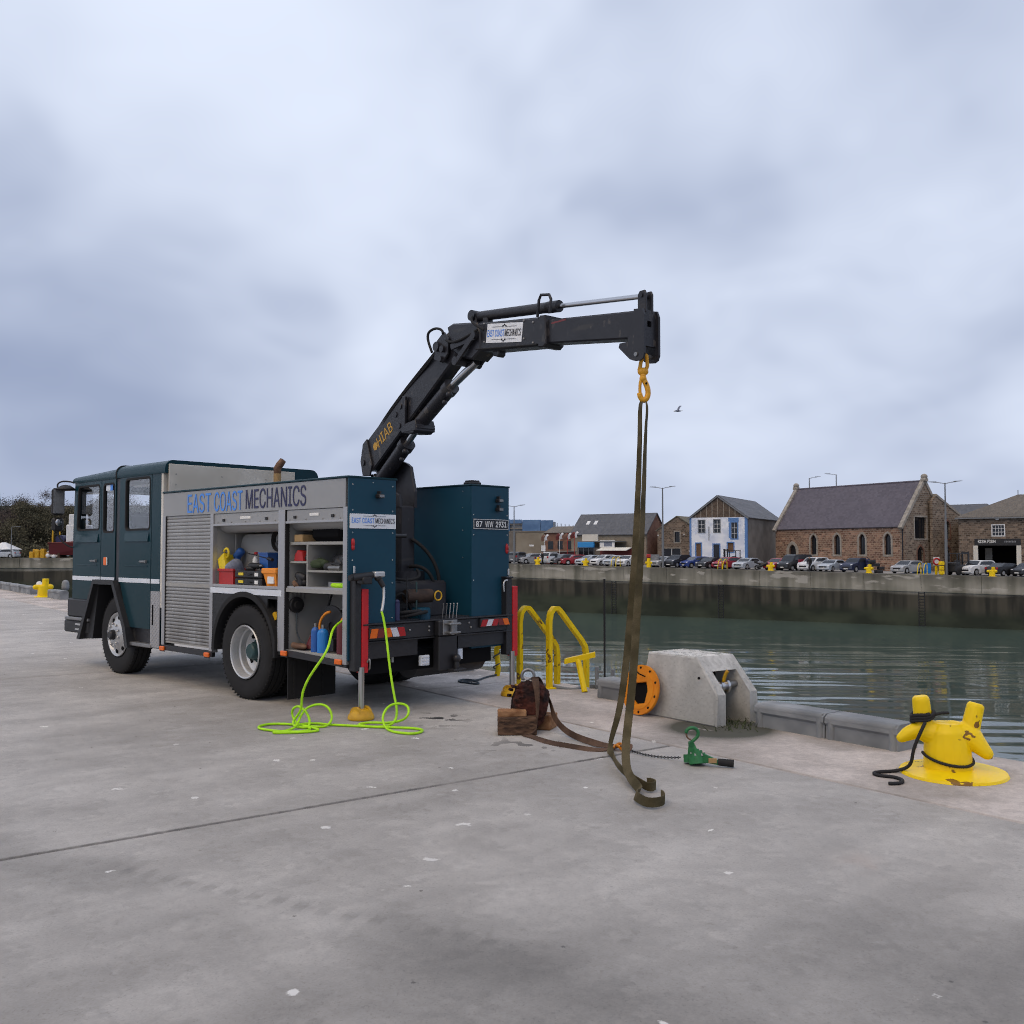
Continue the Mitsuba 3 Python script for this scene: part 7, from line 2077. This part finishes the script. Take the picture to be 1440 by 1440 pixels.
TREES = [(-98, 178, 10.5, 6.2, 'twigs_purple', 'bare purple brown tree at the left edge of the photo', True), (-90.5, 184, 12.4, 5.6, 'twigs_purple', 'tall bare purple brown tree, second from the left edge', True), (-104, 196, 12, 7, 'leaf_dark', 'dark tree behind the leftmost bare tree', False),
         (-86, 172, 10.0, 5.0, 'leaf_olive', 'broad olive tree left of the truck mirror', False), (-80.5, 174, 9.0, 5.2, 'leaf_olive', 'olive tree right behind the truck mirror', False), (-80, 188, 12.2, 5.5, 'leaf_dark', 'dark tree behind the olive trees', False),
         (-73, 182, 12.0, 6, 'twigs_purple', 'bare tree behind the boat wheelhouse', True), (-66, 178, 10.5, 5.5, 'leaf_dark', 'dark tree seen through the truck cab windows', False), (-58, 186, 11, 6, 'twigs_purple', 'bare tree hidden mostly by the truck cab', True), (-113, 186, 12, 7, 'twigs_purple', 'bare tree just outside the left edge', True)]
for i, (x, y, h, r, m, lab, bare) in enumerate(TREES):
    tree(x, y, h, r, m, lab, 40 + i, 24000 if bare else 20000, .20 if bare else .13, bare)
bush = []
rr = np.random.default_rng(5)
N = 22000
P = np.c_[rr.uniform(-120, -50, N), rr.uniform(163, 176, N), rr.gamma(2.0, .55, N) + .5]
P[:, 2] *= .6 + .8 * meshkit.fbm(np.c_[P[:, 0] / 6, P[:, 1] / 6, P[:, 0] * 0], 2, 4)
a_ = rr.normal(0, 1, (N, 3)); b_ = np.cross(a_, rr.normal(0, 1, (N, 3)))
a_ /= np.linalg.norm(a_, axis=1, keepdims=True); b_ /= np.linalg.norm(b_, axis=1, keepdims=True)
V = np.stack([P - a_ * .2, P + b_ * .12, P + a_ * .2, P - b_ * .12], 1).reshape(-1, 3)
i = np.arange(N) * 4
k = solo('scrub', trimesh.Trimesh(V, np.vstack([np.stack([i, i + 1, i + 2], 1), np.stack([i, i + 2, i + 3], 1)]), process=False), 'leaf_olive', 'dense olive scrub below the trees on the far left shore', 'scrub')
labels[k]['kind'] = 'stuff'
# fishing boat lying behind the far left quay
BT = turn(5, -68.3, 158.6, 2.75)
k = thing('fishing_boat', 'fishing boat with a dark red hull and white wheelhouse beside the truck mirror', 'boat')
hullp = hull([(x, y, z) for x, y, z in ((-7, 1.9, .2), (-7, -1.9, .2), (-7, 1.5, -1.6), (-7, -1.5, -1.6), (3, 2.2, .4), (3, -2.2, .4), (3, 1.2, -1.8), (3, -1.2, -1.8), (8.5, 0, 1.9), (7.2, 0, -1.2), (6, 1.4, 1.2), (6, -1.4, 1.2))])
part(k, 'hull', hullp, 'maroon', BT)
part(k, 'rubbing_strake', tube([(-7.1, -1.95, .25), (0, -2.2, .35), (3, -2.25, .5), (6, -1.5, 1.2), (8.6, 0, 1.95), (6, 1.5, 1.2), (3, 2.25, .5), (-7.1, 1.95, .25)], .12, 6, 40), 'dark_red', BT, True)
whs = part(k, 'wheelhouse', cat([bx(-4.5, -1.2, -1.4, 1.4, .2, 3.3, .15), bx(-4.2, -1.8, -1.1, 1.1, 3.3, 5.0, .12)]), 'frame_white', BT)
for a in (-4.0, -3.1, -2.2):
    part(whs, 'window', bx(a, a + .6, 1.395, 1.42, 2.2, 2.9), 'far_glass', BT)
    part(whs, 'window', bx(a + .1, a + .55, 1.095, 1.12, 4.2, 4.75), 'far_glass', BT)
part(k, 'mast', cat([cyl((-3, 0, 5), (-3, 0, 8.6), .10, n=8), cyl((-3, -.9, 7.4), (-3, .9, 7.4), .05, n=6)]), 'frame_white', BT)
part(k, 'radar_dome', ball((-3.0, 0, 6.9), (.75, .75, .65)), 'frame_white', BT, True)
part(k, 'derrick', cyl((1.5, 0, .3), (3.4, 0, 4.4), .09, n=8), 'tarp_red', BT)
part(k, 'gantry', cat([bx(-6.6, -6.4, -1.6, -1.4, .2, 3.0), bx(-6.6, -6.4, 1.4, 1.6, .2, 3.0), bx(-6.6, -6.4, -1.6, 1.6, 2.9, 3.1)]), 'yellow_metal', BT)
part(k, 'railing', cat([bx(a, a + .06, 1.95, 2.0, .3, 1.3) for a in np.arange(-1, 4, .6)] + [bx(-1, 4, 1.95, 2.0, 1.25, 1.32)]), 'frame_white', BT)
part(k, 'cradle', cat([bx(a - .15, a + .15, -1.6, 1.6, -2.4, -1.3) for a in (-5.5, -1.5, 2.5)]), 'old_timber', BT)
part(k, 'net_drum', cyl((-5.6, -1, .9), (-5.6, 1, .9), .7, n=14), 'letter_navy', BT)
k = thing('boat_winch', 'heap of yellow deck gear standing on the far left quay', 'deck gear')
for i in range(6):
    part(k, 'yellow_piece', bx(-78.3 + .45 * i - .4, -78.3 + .45 * i + .3, 157 + .3 * (i % 2), 157.8 + .3 * (i % 2), .5, 1.0 + 1.3 * abs(math.sin(i * 1.7 + .5)), .08), 'yellow_metal')
part(k, 'white_fender', cat([ball((-75.4, 156.6, 1.0), .35), ball((-74.4, 156.5, .85), .32)]), 'frame_white', smooth=True)
k = thing('white_tent', 'white peaked tent roof at the left edge of the photo', 'tent')
part(k, 'roof', hull([(-87.5, 160, 2.0), (-83.3, 160, 2.0), (-87.5, 164, 2.0), (-83.3, 164, 2.0), (-85.6, 161.8, 3.2), (-85.2, 162.2, 3.2)]), 'frame_white')
for x in (-87.3, -83.5):
    part(k, 'leg', cyl((x, 160.1, .4), (x, 160.1, 2.05), .07, n=6), 'steel_grey')
part(k, 'rear_leg', cyl((-83.5, 163.8, .4), (-83.5, 163.8, 2.05), .07, n=6), 'steel_grey')
for x, y, pc, lab in ((-83.2, 158.6, 'pale', 'pale car under the white tent at the far left'), (-76.5, 161.5, 'white', 'white car behind the heap of yellow deck gear'), (-71.8, 162, 'navy', 'dark blue car left of the fishing boat')):
    key = thing('parked_car', lab, 'car')
    M = T().translate([x, y, float(gz(x, y)) + .01]).rotate([0, 0, 1], 175)
    for n, d, mt in KINDS['hatch']:
        kp = numbered(key + '__' + n)
        scene[kp] = {**d, 'to_world': M}
        if mt is None:
            scene[kp]['bsdf'] = {'type': 'ref', 'id': 'paint_' + pc}
x, y = -81.6, 157.0
k = thing('lamp_post', 'lamp post on the far left quay before the olive trees', 'lamp post')
part(k, 'pole', cyl((x, y, .5), (x, y, 5.6), .09, .05, 8), 'steel_grey')
part(k, 'arm', tube([(x, y, 5.6), (x + .5, y, 5.75), (x + 1.1, y, 5.75)], .04, 5, 8), 'steel_grey', smooth=True)
part(k, 'lantern', bx(x + .8, x + 1.4, y - .1, y + .1, 5.68, 5.8), 'steel_grey')
